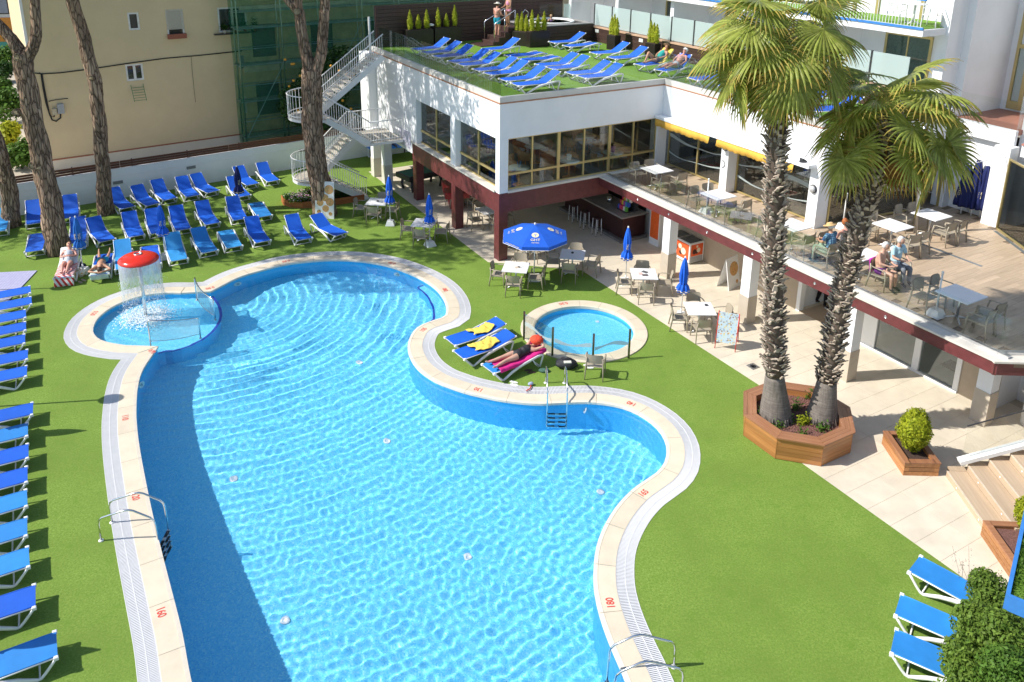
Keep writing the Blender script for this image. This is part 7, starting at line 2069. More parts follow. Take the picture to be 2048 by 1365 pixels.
# ice cream board
ib = G(*cp(1400, 560, 3.9, 195, 545)); it = thing('ice_cream_board', 'red-edged folding board of ice cream pictures standing at the tile edge', 'sign', (ib.x, ib.y, .008), rad(-22))
mb = MB(); mb.add([(-.30, 0, .22), (.30, 0, .22), (.30, .22, 1.15), (-.30, .22, 1.15), (-.30, .02, .22), (.30, .02, .22), (.30, .24, 1.15), (-.30, .24, 1.15)], [(0, 1, 2, 3), (7, 6, 5, 4), (0, 4, 5, 1), (1, 5, 6, 2), (2, 6, 7, 3), (3, 7, 4, 0)]); mb.build('board', M['icep'], it)
mb = MB(); mb.add([(-.30, .186, 1.0), (.30, .186, 1.0), (.30, .214, 1.12), (-.30, .214, 1.12)], [(0, 1, 2, 3)]); mb.build('heading', M['plastic'], it)
for x in (-.31, .31):
    mb = MB(); mb.tube([(x, -.05, 0), (x, .23, 1.18)], .014, 6); mb.build('frame_leg', M['red'], it)
    mb = MB(); mb.tube([(x, .62, 0), (x, .24, 1.17)], .014, 6); mb.build('frame_leg', M['red'], it)
mb = MB(); mb.add([(-.30, .58, .1), (.30, .58, .1), (.30, .27, 1.1), (-.30, .27, 1.1)], [(3, 2, 1, 0)]); mb.build('back_panel', M['plastic'], it)
# white A-frame with pizza picture
at = thing('a_frame_board', 'white folding board with a pizza picture against the beige wall', 'sign', W(6.35, 6.2, .008), BAZ + rad(12))
mb = MB(); mb.add([(-.36, 0, 0), (.36, 0, 0), (.36, .22, 1.15), (-.36, .22, 1.15), (-.36, .03, 0), (.36, .03, 0), (.36, .25, 1.15), (-.36, .25, 1.15)], [(0, 1, 2, 3), (7, 6, 5, 4), (0, 4, 5, 1), (1, 5, 6, 2), (2, 6, 7, 3), (3, 7, 4, 0)]); mb.build('front_board', M['plastic'], at)
mb = MB(); mb.add([(-.36, .52, 0), (.36, .52, 0), (.36, .25, 1.15), (-.36, .25, 1.15)], [(3, 2, 1, 0)]); mb.build('rear_board', M['plastic'], at)
for x, z, r in ((.05, .72, .26), (.18, .22, .07)):
    mb = MB(); mb.add([(x + r * math.cos(t), (z + r * math.sin(t)) * .22 / 1.15 - .004, z + r * math.sin(t)) for t in [2 * math.pi * k / 20 for k in range(20)]], [tuple(range(20))]); mb.build('pizza_picture', M['pizza'], at)
# bar counter
bar = thing('bar_counter', 'dark red bar counter with grey top under the building', 'bar counter', W(5.43, .72, .008), BAZ)
mb = MB(); mb.box(0, 1.15, 0, 4.3, .12, 1.04); mb.build('front', mat('dark_bar_panel', (.045, .014, .014), .35, var=.2), bar)
mb = MB(); mb.cbox(-.14, 1.22, -.08, 4.4, 1.04, 1.10, .01); mb.build('countertop', mat('grey_counter', (.28, .26, .24), .35), bar)
mb = MB(); mb.box(-.18, 1.22, -.12, 4.5, 0, .12); mb.build('plinth', mat('grey_plinth', (.16, .15, .14), .5), bar)
for k, v_ in enumerate((-2.17, -1.29, -.40)):
    t = thing('bar_stool', 'steel bar stool with dark seat at the counter, ' + ('farthest', 'middle', 'nearest')[k] + ' of three', 'stool', W(4.93, v_, .008), BAZ, 'bar stools')
    mb = MB(); mb.lathe([(0, .74), (.17, .74), (.175, .77), (.16, .79), (0, .79)], 20); mb.build('seat', mat('dark_seat%d' % k, (.06, .02, .02), .4), t)
    for a in range(4):
        c, s_ = math.cos(a * math.pi / 2 + .785), math.sin(a * math.pi / 2 + .785)
        mb = MB(); mb.tube([(.20 * c, .20 * s_, .03), (.175 * c, .175 * s_, .75)], .016, 8); lg = mb.build('leg', M['plastic'], t)
        mb = MB(); mb.tube([(.19 * c, .19 * s_, 0), (.19 * c, .19 * s_, .05)], .017, 8); mb.build('foot_cap', M['black'], lg)
    mb = MB(); mb.tube([(.18 * math.cos(t_), .18 * math.sin(t_), .28) for t_ in [k_ * math.pi / 8 for k_ in range(16)]], .009, 6, closed=True); mb.build('foot_ring', M['dark'], t)
sd = thing('snack_display', 'tiered display of bright snack packets on the bar counter', 'display', W(5.75, .45, 1.108), BAZ); sd.scale = (1.5, 1.7, 1.35)
mb = MB(); mb.box(0, .42, 0, .36, 0, .04); mb.box(.3, .42, 0, .36, .04, .62); mb.build('stand', M['dark'], sd)
rng = random.Random(9)
for r_ in range(4):
    for k in range(5):
        c = rng.choice(((.70, .55, .05), (.05, .12, .55), (.62, .05, .12), (.15, .45, .08), (.75, .70, .65), (.45, .08, .40), (.05, .30, .55)))
        mb = MB(); mb.cbox(.02 + r_ * .07, .085 + r_ * .07, .01 + k * .07, .072 + k * .07, .04 + r_ * .13, .18 + r_ * .13, .01); mb.build('packet', mat('packet%d%d' % (r_, k), c, .3), sd)
mb = MB(); mb.lathe([(0, 0), (.12, 0), (.12, .12), (.125, .13), (.12, .14), (.12, .26), (0, .26)], 18); o = mb.build('bar_tin', M['steel'], None, loc=W(6.0, -1.0, 1.108)); tag(o, 'round steel tin on the bar counter behind the snacks', 'tin')
# freezer
fz = thing('ice_cream_freezer', 'white chest freezer with orange ice cream panels and glass lid', 'freezer', W(6.28, 3.82, .008), BAZ)
mb = MB(); mb.cbox(0, .72, 0, 1.35, .06, .86, .02); mb.build('body', M['plastic'], fz)
mb = MB(); mb.box(.05, .67, .05, 1.3, .862, .88); mb.build('lid', mat('dark_lid', (.06, .07, .08), .06), fz)
mb = MB(); mb.box(0, .72, .64, .70, .862, .895); mb.build('lid_rail', M['alu'], fz)
op_ = mat('freezer_orange', (.72, .10, .02), .35)
mb = MB(); mb.box(.06, .66, -.008, 0, .32, .80); e1 = mb.build('end_panel', op_, fz)
mb = MB(); mb.box(-.008, 0, .06, 1.29, .16, .80); e2 = mb.build('front_panel', op_, fz)
mb = MB(); mb.box(.05, .67, -.006, 0, .08, .30); mb.build('grille', mat('grey_grille', (.35, .35, .35), .6), fz)
choc, crm = mat('chocolate_print', (.06, .015, .01), .4), mat('cream_print2', (.75, .66, .52), .4)
for x, z, r, m_ in ((.24, .50, .10, choc), (.44, .54, .09, crm), (.36, .46, .06, choc), (.36, .70, .05, crm)):
    mb = MB(); mb.add([(x + r * math.cos(t), -.010 - (.001 if m_ is crm else 0), z + r * math.sin(t) * 1.1) for t in [2 * math.pi * k / 16 for k in range(16)]], [tuple(range(16))]); mb.build('picture', m_, e1)
for y, z, r, m_ in ((.35, .45, .14, crm), (.55, .60, .10, crm), (.85, .50, .17, choc), (.50, .35, .09, choc)):
    mb = MB(); mb.add([(-.010 - (.001 if m_ is crm else 0), y + r * math.cos(t), z + r * math.sin(t)) for t in [2 * math.pi * k / 16 for k in range(16)]], [tuple(range(16))[::-1]]); mb.build('picture', m_, e2)
dc = thing('drinks_cooler', 'narrow upright drinks cooler with an orange door edge beside the freezer', 'cooler', W(6.35, 1.9, .008), BAZ)
mb = MB(); mb.cbox(0, .6, 0, .6, 0, 1.7, .01); mb.build('body', M['plastic'], dc)
mb = MB(); mb.box(-.012, 0, .05, .55, .3, 1.55); mb.build('door', M['orange'], dc)
# drain cover, shower mat
mb = MB(); mb.box(-.15, .15, -.15, .15, 0, .004); dr = mb.build('drain_cover', M['alu'], None, loc=W(2.95, 10.43, .0085), rot=(0, 0, BAZ)); tag(dr, 'square steel drain cover in the tiles', 'drain')
mb = MB(); mb.lathe([(.10, .004), (.07, .009), (.05, .004)], 16); mb.build('drain_ring', M['dark'], dr)
a0 = G(*A(462, 1135)); a1 = G(*A(468, 1365)); a2 = G(*A(-200, 1250))
mm, nt, b = new_mat('lilac_shower_tiles'); br = N(nt, 'ShaderNodeTexBrick'); br.offset = 0; br.inputs['Scale'].default_value = 1; br.inputs['Brick Width'].default_value = .1; br.inputs['Row Height'].default_value = .1; br.inputs['Mortar Size'].default_value = .008
br.inputs['Color1'].default_value = (.40, .39, .58, 1); br.inputs['Color2'].default_value = (.46, .45, .62, 1); br.inputs['Mortar'].default_value = (.30, .30, .45, 1); nt.links.new(coords(nt, 'Object'), br.inputs['Vector']); nt.links.new(br.outputs[0], b.inputs['Base Color'])
mb = MB(); L_ = (a1 - a0).length * 1.5; mb.box(-3.0, 0, -L_, 0, 0, .03); o = mb.build('shower_pad', mm, None, loc=(a0.x, a0.y, .004), rot=(0, 0, rad(9))); o['kind'] = 'structure'
# ================================================================== people
SKINS = [mat('skin_fair', (.56, .33, .24), .5, var=.06, scale=5), mat('skin_tan', (.50, .26, .16), .5, var=.08, scale=5), mat('skin_pink', (.60, .30, .23), .5, var=.08, scale=5)]
def mir(J):
    o = dict(J)
    for k, v in J.items():
        if k.endswith('L') and k[:-1] + 'R' not in J: o[k[:-1] + 'R'] = (v[0], -v[1], v[2])
    return o
DG = None
def person(label, parent_m, J, skin, clothes, hair, face_dir, scale=1.0, hat=None, glasses=False, name='person', group=None, hide=()):
    """J: joints in a local frame; clothes: (name, colour material, test(bone,t)); face_dir: where the face looks"""
    global DG
    J = {k: Vector(v) * scale for k, v in J.items()}
    t = thing(name, label, 'person', (0, 0, 0), 0, group); t.matrix_world = parent_m
    bones = [('torso', 'pelvis', 'belly', .135, .125), ('torso2', 'belly', 'chest', .125, .140), ('torso3', 'chest', 'neck', .120, .060), ('neck', 'neck', 'head', .055, .055)]
    for s in 'LR':
        bones += [('hip', 'pelvis', 'hip' + s, .12, .105), ('thigh', 'hip' + s, 'knee' + s, .098, .058), ('shin', 'knee' + s, 'ankle' + s, .058, .036), ('foot', 'ankle' + s, 'toe' + s, .040, .026),
                  ('shoulder', 'chest', 'sh' + s, .10, .062), ('uparm', 'sh' + s, 'el' + s, .052, .040), ('forearm', 'el' + s, 'wr' + s, .040, .026), ('palm', 'wr' + s, 'ha' + s, .030, .028)]
    bones = [(n, J[a], J[b], ra * scale, rb * scale) for n, a, b, ra, rb in bones if n not in hide]
    mb = MB()
    for n, a, b, ra, rb in bones:
        d = b - a; L = max(d.length, 1e-4); k = 6
        pts = [a - d / L * ra * .5] + [a + d * i / k for i in range(k + 1)] + [b + d / L * rb * .6]
        bul = [1 + (.10 * math.sin(math.pi * min(1, i / k * 1.35)) if n in ('shin', 'forearm', 'thigh') else 0) for i in range(k + 1)]
        mb.tube(pts, [ra * .72] + [(ra + (rb - ra) * i / k) * bul[i] for i in range(k + 1)] + [rb * .7], 10)
        if n.startswith('torso'): mb.ellip((a + b) / 2, ((ra + rb) * .55,) * 3, 10, 7)
    me = bpy.data.meshes.new('b'); me.from_pydata(mb.v, [], mb.f); ob = bpy.data.objects.new('b', me); COL.objects.link(ob)
    md = ob.modifiers.new('r', 'REMESH'); md.mode = 'VOXEL'; md.voxel_size = .019 * scale
    md = ob.modifiers.new('s', 'SMOOTH'); md.iterations = 4; md.factor = .5
    dg = bpy.context.evaluated_depsgraph_get(); m2 = bpy.data.meshes.new_from_object(ob.evaluated_get(dg)); bpy.data.objects.remove(ob); bpy.data.meshes.remove(me)
    V = np.array([v.co for v in m2.vertices]); NR = np.array([v.normal for v in m2.vertices]); F = [tuple(p.vertices) for p in m2.polygons]; bpy.data.meshes.remove(m2)
    best = np.full(len(V), 1e9); bid = np.zeros(len(V), int); bt = np.zeros(len(V))
    for i, (n, a, b, ra, rb) in enumerate(bones):
        a_, d = np.array(a), np.array(b - a); q = np.clip(((V - a_) @ d) / max(d @ d, 1e-9), 0, 1); ds = np.linalg.norm(V - a_ - q[:, None] * d, axis=1) - (ra + (rb - ra) * q)
        k = ds < best; best[k] = ds[k]; bid[k] = i; bt[k] = q[k]
    names = [b[0] for b in bones]
    out = MB(); out.add([tuple(v) for v in V], F, True)
    # head, face, ears
    fd = Vector(face_dir).normalized(); nk = (J['head'] - J['neck']).normalized(); up = (nk - fd * nk.dot(fd)).normalized(); sd = up.cross(fd)
    hc = J['head'] + nk * .085 * scale; R = Matrix((sd, fd, up)).transposed(); r = .098 * scale
    out.ellip(hc, (r * .80, r * .98, r * 1.22), 16, 12, R, lambda d: 1 - .10 * max(0, -d.z) * (1 - max(0, d.y)))
    out.ellip(hc + fd * r * .98 - up * r * .12, (r * .14, r * .20, r * .22), 8, 6, R)
    for s in (-1, 1): out.ellip(hc + sd * s * r * .80 - up * r * .08, (r * .10, r * .20, r * .30), 7, 6, R)
    # fingers
    for s in 'LR':
        if 'palm' in hide: break
        w, h = J['wr' + s], J['ha' + s]; d = (h - w).normalized(); sdv = d.cross(Vector((0, 0, 1)))
        if sdv.length < .1: sdv = d.cross(Vector((0, 1, 0)))
        sdv.normalize(); dn = d.cross(sdv)
        for k in range(4):
            o = h + sdv * (k - 1.5) * .019 * scale; L = (.068, .078, .072, .055)[k] * scale; out.tube([o - d * .02, o + d * L * .5 + dn * .008, o + d * L * .9 + dn * .026], [.010 * scale, .0095 * scale, .007 * scale], 6)
        o = w.lerp(h, .35) - sdv * .03 * scale; out.tube([o, o - sdv * .03 * scale + d * .03, o - sdv * .035 * scale + d * .065], [.012 * scale, .011 * scale, .008 * scale], 6)
    bo = out.build('body', skin, t)
    fe = MB()
    for s in (-1, 1): fe.ellip(hc + fd * r * .90 + sd * s * r * .32 + up * r * .10, (r * .13, r * .06, r * .07), 7, 5, R)
    fe.ellip(hc + fd * r * .90 - up * r * .48, (r * .26, r * .06, r * .06), 7, 5, R)
    fe.build('features', mat('dark_features', (.10, .04, .03), .5), bo, kind='stuff')
    if hair is not None:
        hm = MB(); hm.ellip(hc - fd * r * .12 + up * r * .12, (r * .93, r * 1.02, r * 1.26), 16, 12, R, lambda d: (1.02 + .05 * math.sin(13 * d.x + 9 * d.z)) if not (d.y > .42 and d.z < .55) and d.z > -.55 else .80); hm.build('hair', hair, t)
    if hat is not None:
        hm = MB(); hm.T = Matrix.Translation(hc + up * r * .55) @ R.to_4x4(); br = r * (2.1 if hat[1] else 1.12); hm.lathe([(br, -.012), (br * .98, .004), (r * 1.05, .01), (r * 1.02, r * .5), (r * .8, r * .78), (0, r * .85)], 20); hm.build('hat', hat[0], t)
    if glasses:
        gm = MB()
        for s in (-1, 1): gm.ellip(hc + fd * r * .97 + sd * s * r * .36 + up * r * .10, (r * .30, r * .08, r * .20), 8, 6, R)
        gm.build('sunglasses', M['black'], t)
    for (nm, m, test, off_) in clothes:
        keep = np.array([bool(test(names[bid[i]], bt[i], V[i])) for i in range(len(V))])
        fs = [f for f in F if all(keep[list(f)])]
        if not fs: continue
        ids = sorted({i for f in fs for i in f}); mp = {k: i for i, k in enumerate(ids)}
        cm = MB(); cm.add([tuple(V[i] + NR[i] * off_ * scale) for i in ids], [tuple(mp[i] for i in f) for f in fs], True); cm.build(nm, m, t)
    return t
torso = lambda n: n.startswith('torso')
trunks = lambda n, t, v: n == 'hip' or (n == 'torso' and t < .45) or (n == 'thigh' and t < .38)
swimsuit = lambda n, t, v: n in ('torso', 'torso2', 'hip') or (n == 'torso3' and t < .35) or (n == 'thigh' and t < .06)
bottoms = lambda n, t, v: n == 'hip' or (n == 'torso' and t < .25) or (n == 'thigh' and t < .05)
shirt = lambda n, t, v: torso(n) and not (n == 'torso3' and t > .85) or n == 'shoulder' or (n == 'uparm' and t < .75)
tank = lambda n, t, v: n in ('torso', 'torso2') or (n == 'torso3' and t < .5) or (n == 'shoulder' and t < .55)
trousers = lambda n, t, v: n in ('hip', 'thigh', 'shin') or (n == 'torso' and t < .3)
shoes = lambda n, t, v: n == 'foot'
H_BROWN, H_WHITE, H_ORANGE, H_BLOND = mat('brown_hair', (.06, .03, .018), .6, var=.3, scale=30, bmp=.5), mat('white_hair', (.62, .60, .57), .7, var=.2, scale=40, bmp=.6), mat('orange_hair', (.36, .105, .022), .6, var=.35, scale=30, bmp=.6), mat('blond_hair', (.42, .27, .12), .6, var=.3, scale=30, bmp=.5)
TURQ = mat('turquoise_cloth', (.01, .33, .50), .8, var=.15, scale=9, bmp=.2)
def lm(o): return Matrix.Translation(o.location) @ o.rotation_euler.to_matrix().to_4x4()
# woman on the striped towel (lounger frame: x from foot to head)
ca, sa = math.cos(rad(32)), math.sin(rad(32))
def bk(d, h=.10, y=0): return (1.17 + d * ca - h * sa, y, .35 + d * sa + h * ca)
person('sunbathing woman in a pale grey swimsuit and sunglasses on the striped towel', lm(L_W), mir(dict(pelvis=(1.04, 0, .47), belly=bk(.13, .12), chest=bk(.40, .12), neck=bk(.60, .11), head=bk(.68, .14), hipL=(1.02, .10, .46), kneeL=(.60, .10, .55), ankleL=(.20, .07, .43), toeL=(.08, .10, .50),
       shL=bk(.52, .11, .18), elL=bk(.28, .12, .27), wrL=bk(.22, .22, .10), haL=bk(.22, .24, .03))), SKINS[2], [('swimsuit', mat('grey_swimsuit', (.50, .53, .58), .6, var=.1), swimsuit, .007)], H_BLOND, (-.5, -.25, .8), glasses=True)
# man lying face down, head at the foot end
person('man in turquoise trunks lying face down with folded arms', lm(L_M), mir(dict(pelvis=(1.0, 0, .45), belly=(.82, 0, .45), chest=(.58, 0, .46), neck=(.36, 0, .47), head=(.27, 0, .46), hipL=(1.04, .10, .45), kneeL=(1.46, .15, .42), ankleL=(1.82, .19, .50), toeL=(1.92, .19, .58),
       shL=(.44, .19, .45), elL=(.20, .36, .41), wrL=(.04, .13, .42), haL=(.01, .03, .42))), SKINS[1], [('trunks', TURQ, trunks, .010)], H_BROWN, (-.15, .25, -.9))
# woman by the round pool with a red towel over her face
c12, s12 = math.cos(rad(12)), math.sin(rad(12))
def b12(d, h=.10, y=0): return (1.17 + d * c12 - h * s12, y, .35 + d * s12 + h * c12)
wp = person('woman in a black swimsuit with arms raised, lying on the pink towel', lm(L_P), mir(dict(pelvis=(1.02, 0, .46), belly=b12(.02, .11), chest=b12(.28, .12), neck=b12(.47, .11), head=b12(.54, .12), hipL=(.99, .10, .46), kneeL=(.56, .11, .47), ankleL=(.14, .16, .43), toeL=(.04, .20, .47),
       shL=b12(.42, .10, .17), elL=b12(.66, .14, .30), wrL=b12(.78, .20, .09), haL=b12(.78, .20, .02))), SKINS[0], [('swimsuit', mat('black_swimsuit', (.018, .018, .022), .6), swimsuit, .007)], None, (-.2, 0, 1))
# roof loungers
ca, sa = math.cos(rad(42)), math.sin(rad(42))
person('woman in a turquoise top reclining on the roof with one knee up', lm(L_R1), dict(pelvis=(1.02, 0, .47), belly=bk(.13, .12), chest=bk(.40, .12), neck=bk(.60, .11), head=bk(.68, .13), hipL=(1.0, .10, .46), kneeL=(.62, .10, .80), ankleL=(.42, .10, .42), toeL=(.30, .1, .38), hipR=(1.0, -.10, .46), kneeR=(.60, -.10, .50), ankleR=(.20, -.1, .43), toeR=(.08, -.1, .47),
       shL=bk(.52, .11, .18), elL=bk(.28, .12, .27), wrL=bk(.10, .20, .14), haL=bk(.06, .22, .08), shR=bk(.52, .11, -.18), elR=bk(.28, .12, -.27), wrR=bk(.10, .20, -.14), haR=bk(.06, .22, -.08)), SKINS[1], [('top', mat('teal_top', (.02, .36, .30), .8), tank, .008), ('shorts', mat('olive_shorts', (.10, .09, .05), .8), trunks, .010)], H_BROWN, (-.7, 0, .6), hat=(mat('brown_sunhat', (.16, .10, .05), .8), True))
person('bare-chested man in a white cap reclining on the roof', lm(L_R2), mir(dict(pelvis=(1.02, 0, .47), belly=bk(.13, .13), chest=bk(.40, .13), neck=bk(.60, .11), head=bk(.68, .13), hipL=(1.0, .10, .46), kneeL=(.58, .12, .50), ankleL=(.16, .12, .43), toeL=(.05, .14, .50), shL=bk(.52, .11, .20), elL=bk(.28, .10, .30), wrL=bk(.05, .14, .20), haL=bk(0, .16, .14))), SKINS[2], [('trunks', mat('grey_trunks', (.40, .42, .46), .8), trunks, .010)], H_WHITE, (-.7, 0, .6), hat=(M['plastic'], False), glasses=True)
# seated group on the upper terrace: chair frame, sitter looks along -y
SIT = dict(pelvis=(0, .10, .53), belly=(0, .12, .68), chest=(0, .10, .92), neck=(0, .06, 1.12), head=(0, .04, 1.19), hipL=(.10, .08, .52), kneeL=(.12, -.34, .53), ankleL=(.12, -.36, .11), toeL=(.12, -.50, .05), shL=(.18, .08, 1.05), elL=(.24, -.02, .80), wrL=(.12, -.24, .76), haL=(.07, -.31, .78))
def sit(u, v, rz, label, skin, clothes, hair, face=(0, -1, -.15), **kw):
    p = WT(u, v); a = BAZ + rz; chair((p.x, p.y, p.z), a, 'taupe armchair under the ' + label, 'upper terrace chairs')
    J = {}
    for k, val in SIT.items():
        J[k] = val
        if k.endswith('L'): J[k[:-1] + 'R'] = (-val[0], val[1], val[2])
    return person(label, Matrix.Translation(p) @ Matrix.Rotation(a, 4, 'Z'), J, skin, clothes, hair, face, **kw)
def plaid():
    m, nt, b = new_mat('plaid_shirt'); v = coords(nt, 'Object'); outs = []
    w1 = N(nt, 'ShaderNodeTexWave'); w1.bands_direction = 'X'; w1.inputs['Scale'].default_value = 6; nt.links.new(v, w1.inputs[0])
    w2 = N(nt, 'ShaderNodeTexWave'); w2.bands_direction = 'Z'; w2.inputs['Scale'].default_value = 6; nt.links.new(v, w2.inputs[0])
    c = mixcol(nt, ramp(nt, w1.outputs[0], [(.45, (0, 0, 0)), (.6, (1, 1, 1))]), (.03, .09, .20), (.16, .32, .42)); c = mixcol(nt, ramp(nt, w2.outputs[0], [(.5, (0, 0, 0)), (.65, (.7, .7, .7))]), c, (.02, .05, .12)); nt.links.new(c, b.inputs['Base Color']); b.inputs['Roughness'].default_value = .85; return m
sit(5.85, 10.22, rad(0) + math.pi, 'man in a straw hat, plaid shirt and pale green trousers', SKINS[1], [('shirt', plaid(), shirt, .016), ('trousers', mat('sage_trousers', (.30, .40, .30), .85), trousers, .014), ('shoes', M['dark'], shoes, .008)], H_WHITE, face=(.2, -1, -.35), hat=(mat('straw_hat', (.58, .38, .17), .85, var=.15, scale=30), True))
sit(6.55, 10.18, rad(0) + math.pi, 'orange-haired woman in a white top and sunglasses', SKINS[2], [('top', mat('white_top', (.75, .75, .76), .8), tank, .012), ('trousers', mat('dark_trousers', (.03, .03, .035), .85), trousers, .012), ('shoes', M['dark'], shoes, .008)], H_ORANGE, face=(-.3, -1, -.1), glasses=True)
sit(6.0, 12.05, rad(8), 'white-haired person with a bare back and violet wrap', SKINS[0], [('wrap', mat('violet_wrap', (.12, .02, .16), .8), trunks, .016), ('shoes', M['dark'], shoes, .008)], H_WHITE)
sit(6.75, 12.0, rad(-10), 'white-haired person in a light blue shirt', SKINS[0], [('shirt', mat('light_blue_shirt', (.42, .62, .70), .85), shirt, .016), ('trousers', mat('grey_trousers', (.2, .22, .25), .85), trousers, .014), ('shoes', M['dark'], shoes, .008)], H_WHITE, face=(.25, -1, -.1))
# standing figures at the hot tub, child in the tub, passer-by in the doorway
STAND = dict(pelvis=(0, 0, .93), belly=(0, 0, 1.06), chest=(0, 0, 1.28), neck=(0, 0, 1.46), head=(0, .02, 1.53), hipL=(.09, 0, .90), kneeL=(.10, .05, .50), ankleL=(.10, 0, .09), toeL=(.11, .14, .04), shL=(.18, 0, 1.39), elL=(.25, .06, 1.12), wrL=(.16, .28, 1.05), haL=(.13, .34, 1.05))
def stand(p, rz, label, skin, clothes, hair, ch={}, **kw):
    J = {}
    for k, val in STAND.items():
        J[k] = val
        if k.endswith('L'): J[k[:-1] + 'R'] = (-val[0], val[1], val[2])
    J.update(ch)
    return person(label, Matrix.Translation(p) @ Matrix.Rotation(rz, 4, 'Z'), J, skin, clothes, hair, (0, 1, -.1), **kw)
p = W(6.05, -11.2, 6.455 + .42); stand(p, BAZ + rad(-70), 'man in turquoise shorts and a pale hat on the roof steps', SKINS[2], [('shorts', TURQ, lambda n, t, v: trunks(n, t, v) or (n == 'thigh' and t < .62), .016)], H_BROWN, hat=(mat('pale_hat', (.62, .58, .50), .8), True))
p = W(6.75, -11.25, 6.455 + .84); stand(p, BAZ + rad(95), 'woman in a pink bikini standing at the top of the roof steps', SKINS[1], [('bikini_bottom', mat('pink_cloth', (.65, .28, .42), .8), bottoms, .010), ('bikini_top', mat('pink_cloth2', (.65, .28, .42), .8), lambda n, t, v: n == 'torso2' and t > .6 or (n == 'torso3' and t < .15), .010)], H_BROWN, scale=.97)
p = W(9.75, -11.9, 6.455 - .10); stand(p, BAZ + rad(180), 'child with light hair sitting in the hot tub', SKINS[0], [('swimsuit', mat('violet_suit', (.25, .12, .30), .7), swimsuit, .008)], H_BLOND, scale=.80)
p = G(1640, 612, .012); stand(p, BAZ + rad(-100), 'passer-by in black trousers inside the lower doorway', SKINS[1], [('trousers', mat('black_trousers', (.008, .008, .009), .9), trousers, .016), ('shirt', mat('white_shirt', (.6, .6, .6), .9), shirt, .014), ('shoes', M['black'], shoes, .008)], H_BROWN, ch=dict(kneeL=(.16, .06, .5), ankleL=(.24, -.02, .09), toeL=(.27, .12, .04), kneeR=(-.14, .06, .5), ankleR=(-.2, 0, .09), toeR=(-.22, .14, .04)))
# ================================================================== towels, bags and other small things
def cloth(label, cat, pts_fn, nx, ny, m, parent_m=None, name='towel', thick=.008, group=None):
    vs = [pts_fn(i / (nx - 1), j / (ny - 1)) for i in range(nx) for j in range(ny)]
    fs = [(i * ny + j, (i + 1) * ny + j, (i + 1) * ny + j + 1, i * ny + j + 1) for i in range(nx - 1) for j in range(ny - 1)]
    mb = MB(); mb.add(vs, fs, True); o = mb.build(name, m, None); tag(o, label, cat, group)
    if parent_m is not None: o.matrix_world = parent_m
    md = o.modifiers.new('s', 'SOLIDIFY'); md.thickness = thick; md.offset = 1
    return o
def stripes(name, a, b, n, axis='X'):
    m, nt, bs = new_mat(name); w = N(nt, 'ShaderNodeTexWave'); w.bands_direction = axis; w.inputs['Scale'].default_value = n; nt.links.new(coords(nt, 'Object', None, (0, 0, rad(35)) if axis == 'X' else None), w.inputs[0])
    nt.links.new(ramp(nt, w.outputs[0], [(.48, a), (.52, b)]), bs.inputs['Base Color']); bs.inputs['Roughness'].default_value = .95; bs.inputs['Sheen Weight'].default_value = .3; return m
def lounge_surf(x, back):
    if x < 1.17: return (x, .352)
    d = x - 1.17; a = rad(back); return (1.17 + d * math.cos(a), .352 + d * math.sin(a))
def drape(x0, x1, w, back, h=.012, over=.0, seed=1):
    rng = random.Random(seed); ph = rng.uniform(0, 6)
    def f(s, t):
        x = x0 + (x1 - x0) * s; y = (t - .5) * w; X, Z = lounge_surf(x, back); wr = .008 * math.sin(14 * x + 9 * y + ph) + .006 * math.sin(23 * y + ph)
        e = max(0, abs(y) - .30); return (X, y - (math.copysign(e * .7, y)), Z + h + abs(wr) - e * .9 - (max(0, .03 - x) * 2.2 if x0 < 0.03 else 0))
    return f
cloth('red and white striped beach towel under the sunbathing woman', 'towel', drape(-.12, 1.2, .70, 32, .02), 30, 16, stripes('red_stripes', (.72, .70, .68), (.58, .03, .025), 3.2), lm(L_W))
cloth('white towel over the raised back of the striped-towel lounger', 'towel', drape(1.12, 1.93, .66, 32, .03, seed=3), 18, 14, mat('white_towel', (.75, .75, .76), .95, var=.05, bmp=.4, bscale=90), lm(L_W))
cloth('white and green towel under the man in turquoise trunks', 'towel', drape(-.06, .85, .60, 0, .02, seed=4), 20, 14, mat('pale_green_towel', (.55, .66, .58), .95, var=.3, scale=5, bmp=.4, bscale=90), lm(L_M))
cloth('magenta pink towel hanging over the side of the lounger by the round pool', 'towel', drape(.22, 1.9, .80, 12, .02, seed=5), 34, 18, mat('magenta_towel', (.66, .02, .22), .95, var=.15, scale=4, bmp=.5, bscale=80), lm(L_P))
def crumple(label, o, x, y, lx, ly, m, seed, back=12):
    rng = random.Random(seed); K = [(rng.uniform(6, 26), rng.uniform(0, 6.28), rng.uniform(0, 6.28), rng.uniform(.006, .02)) for _ in range(9)]
    def f(s, t):
        X = x + (s - .5) * lx * (1 + .07 * math.sin(9 * t + seed)) + .06 * math.sin(5 * t); Y = y + (t - .5) * ly * (1 + .10 * math.sin(9 * s + 2 * seed)) + .05 * math.sin(6 * s + seed); bx, bz = lounge_surf(X, back)
        h = sum(a * abs(math.sin(k * (X * math.cos(d) + Y * math.sin(d)) + p)) for k, d, p, a in K); return (bx, Y, bz + .012 + h * (1 - .7 * max(abs(s - .5), abs(t - .5)) * 2 + .3))
    return cloth(label, 'towel', f, 26, 20, m, lm(o), group='yellow towels')
YT = mat('yellow_towel', (.76, .58, .10), .95, var=.12, scale=8, bmp=.5, bscale=90)
LP3 = [o for o in LOUNGERS if o.get('group') == 'loungers by the round pool']
crumple('crumpled yellow towel on the farthest lounger by the round pool', LP3[0], 1.15, 0, .75, .42, YT, 1)
crumple('crumpled yellow towel on the middle lounger by the round pool', LP3[1], .92, .02, .85, .48, YT, 2)
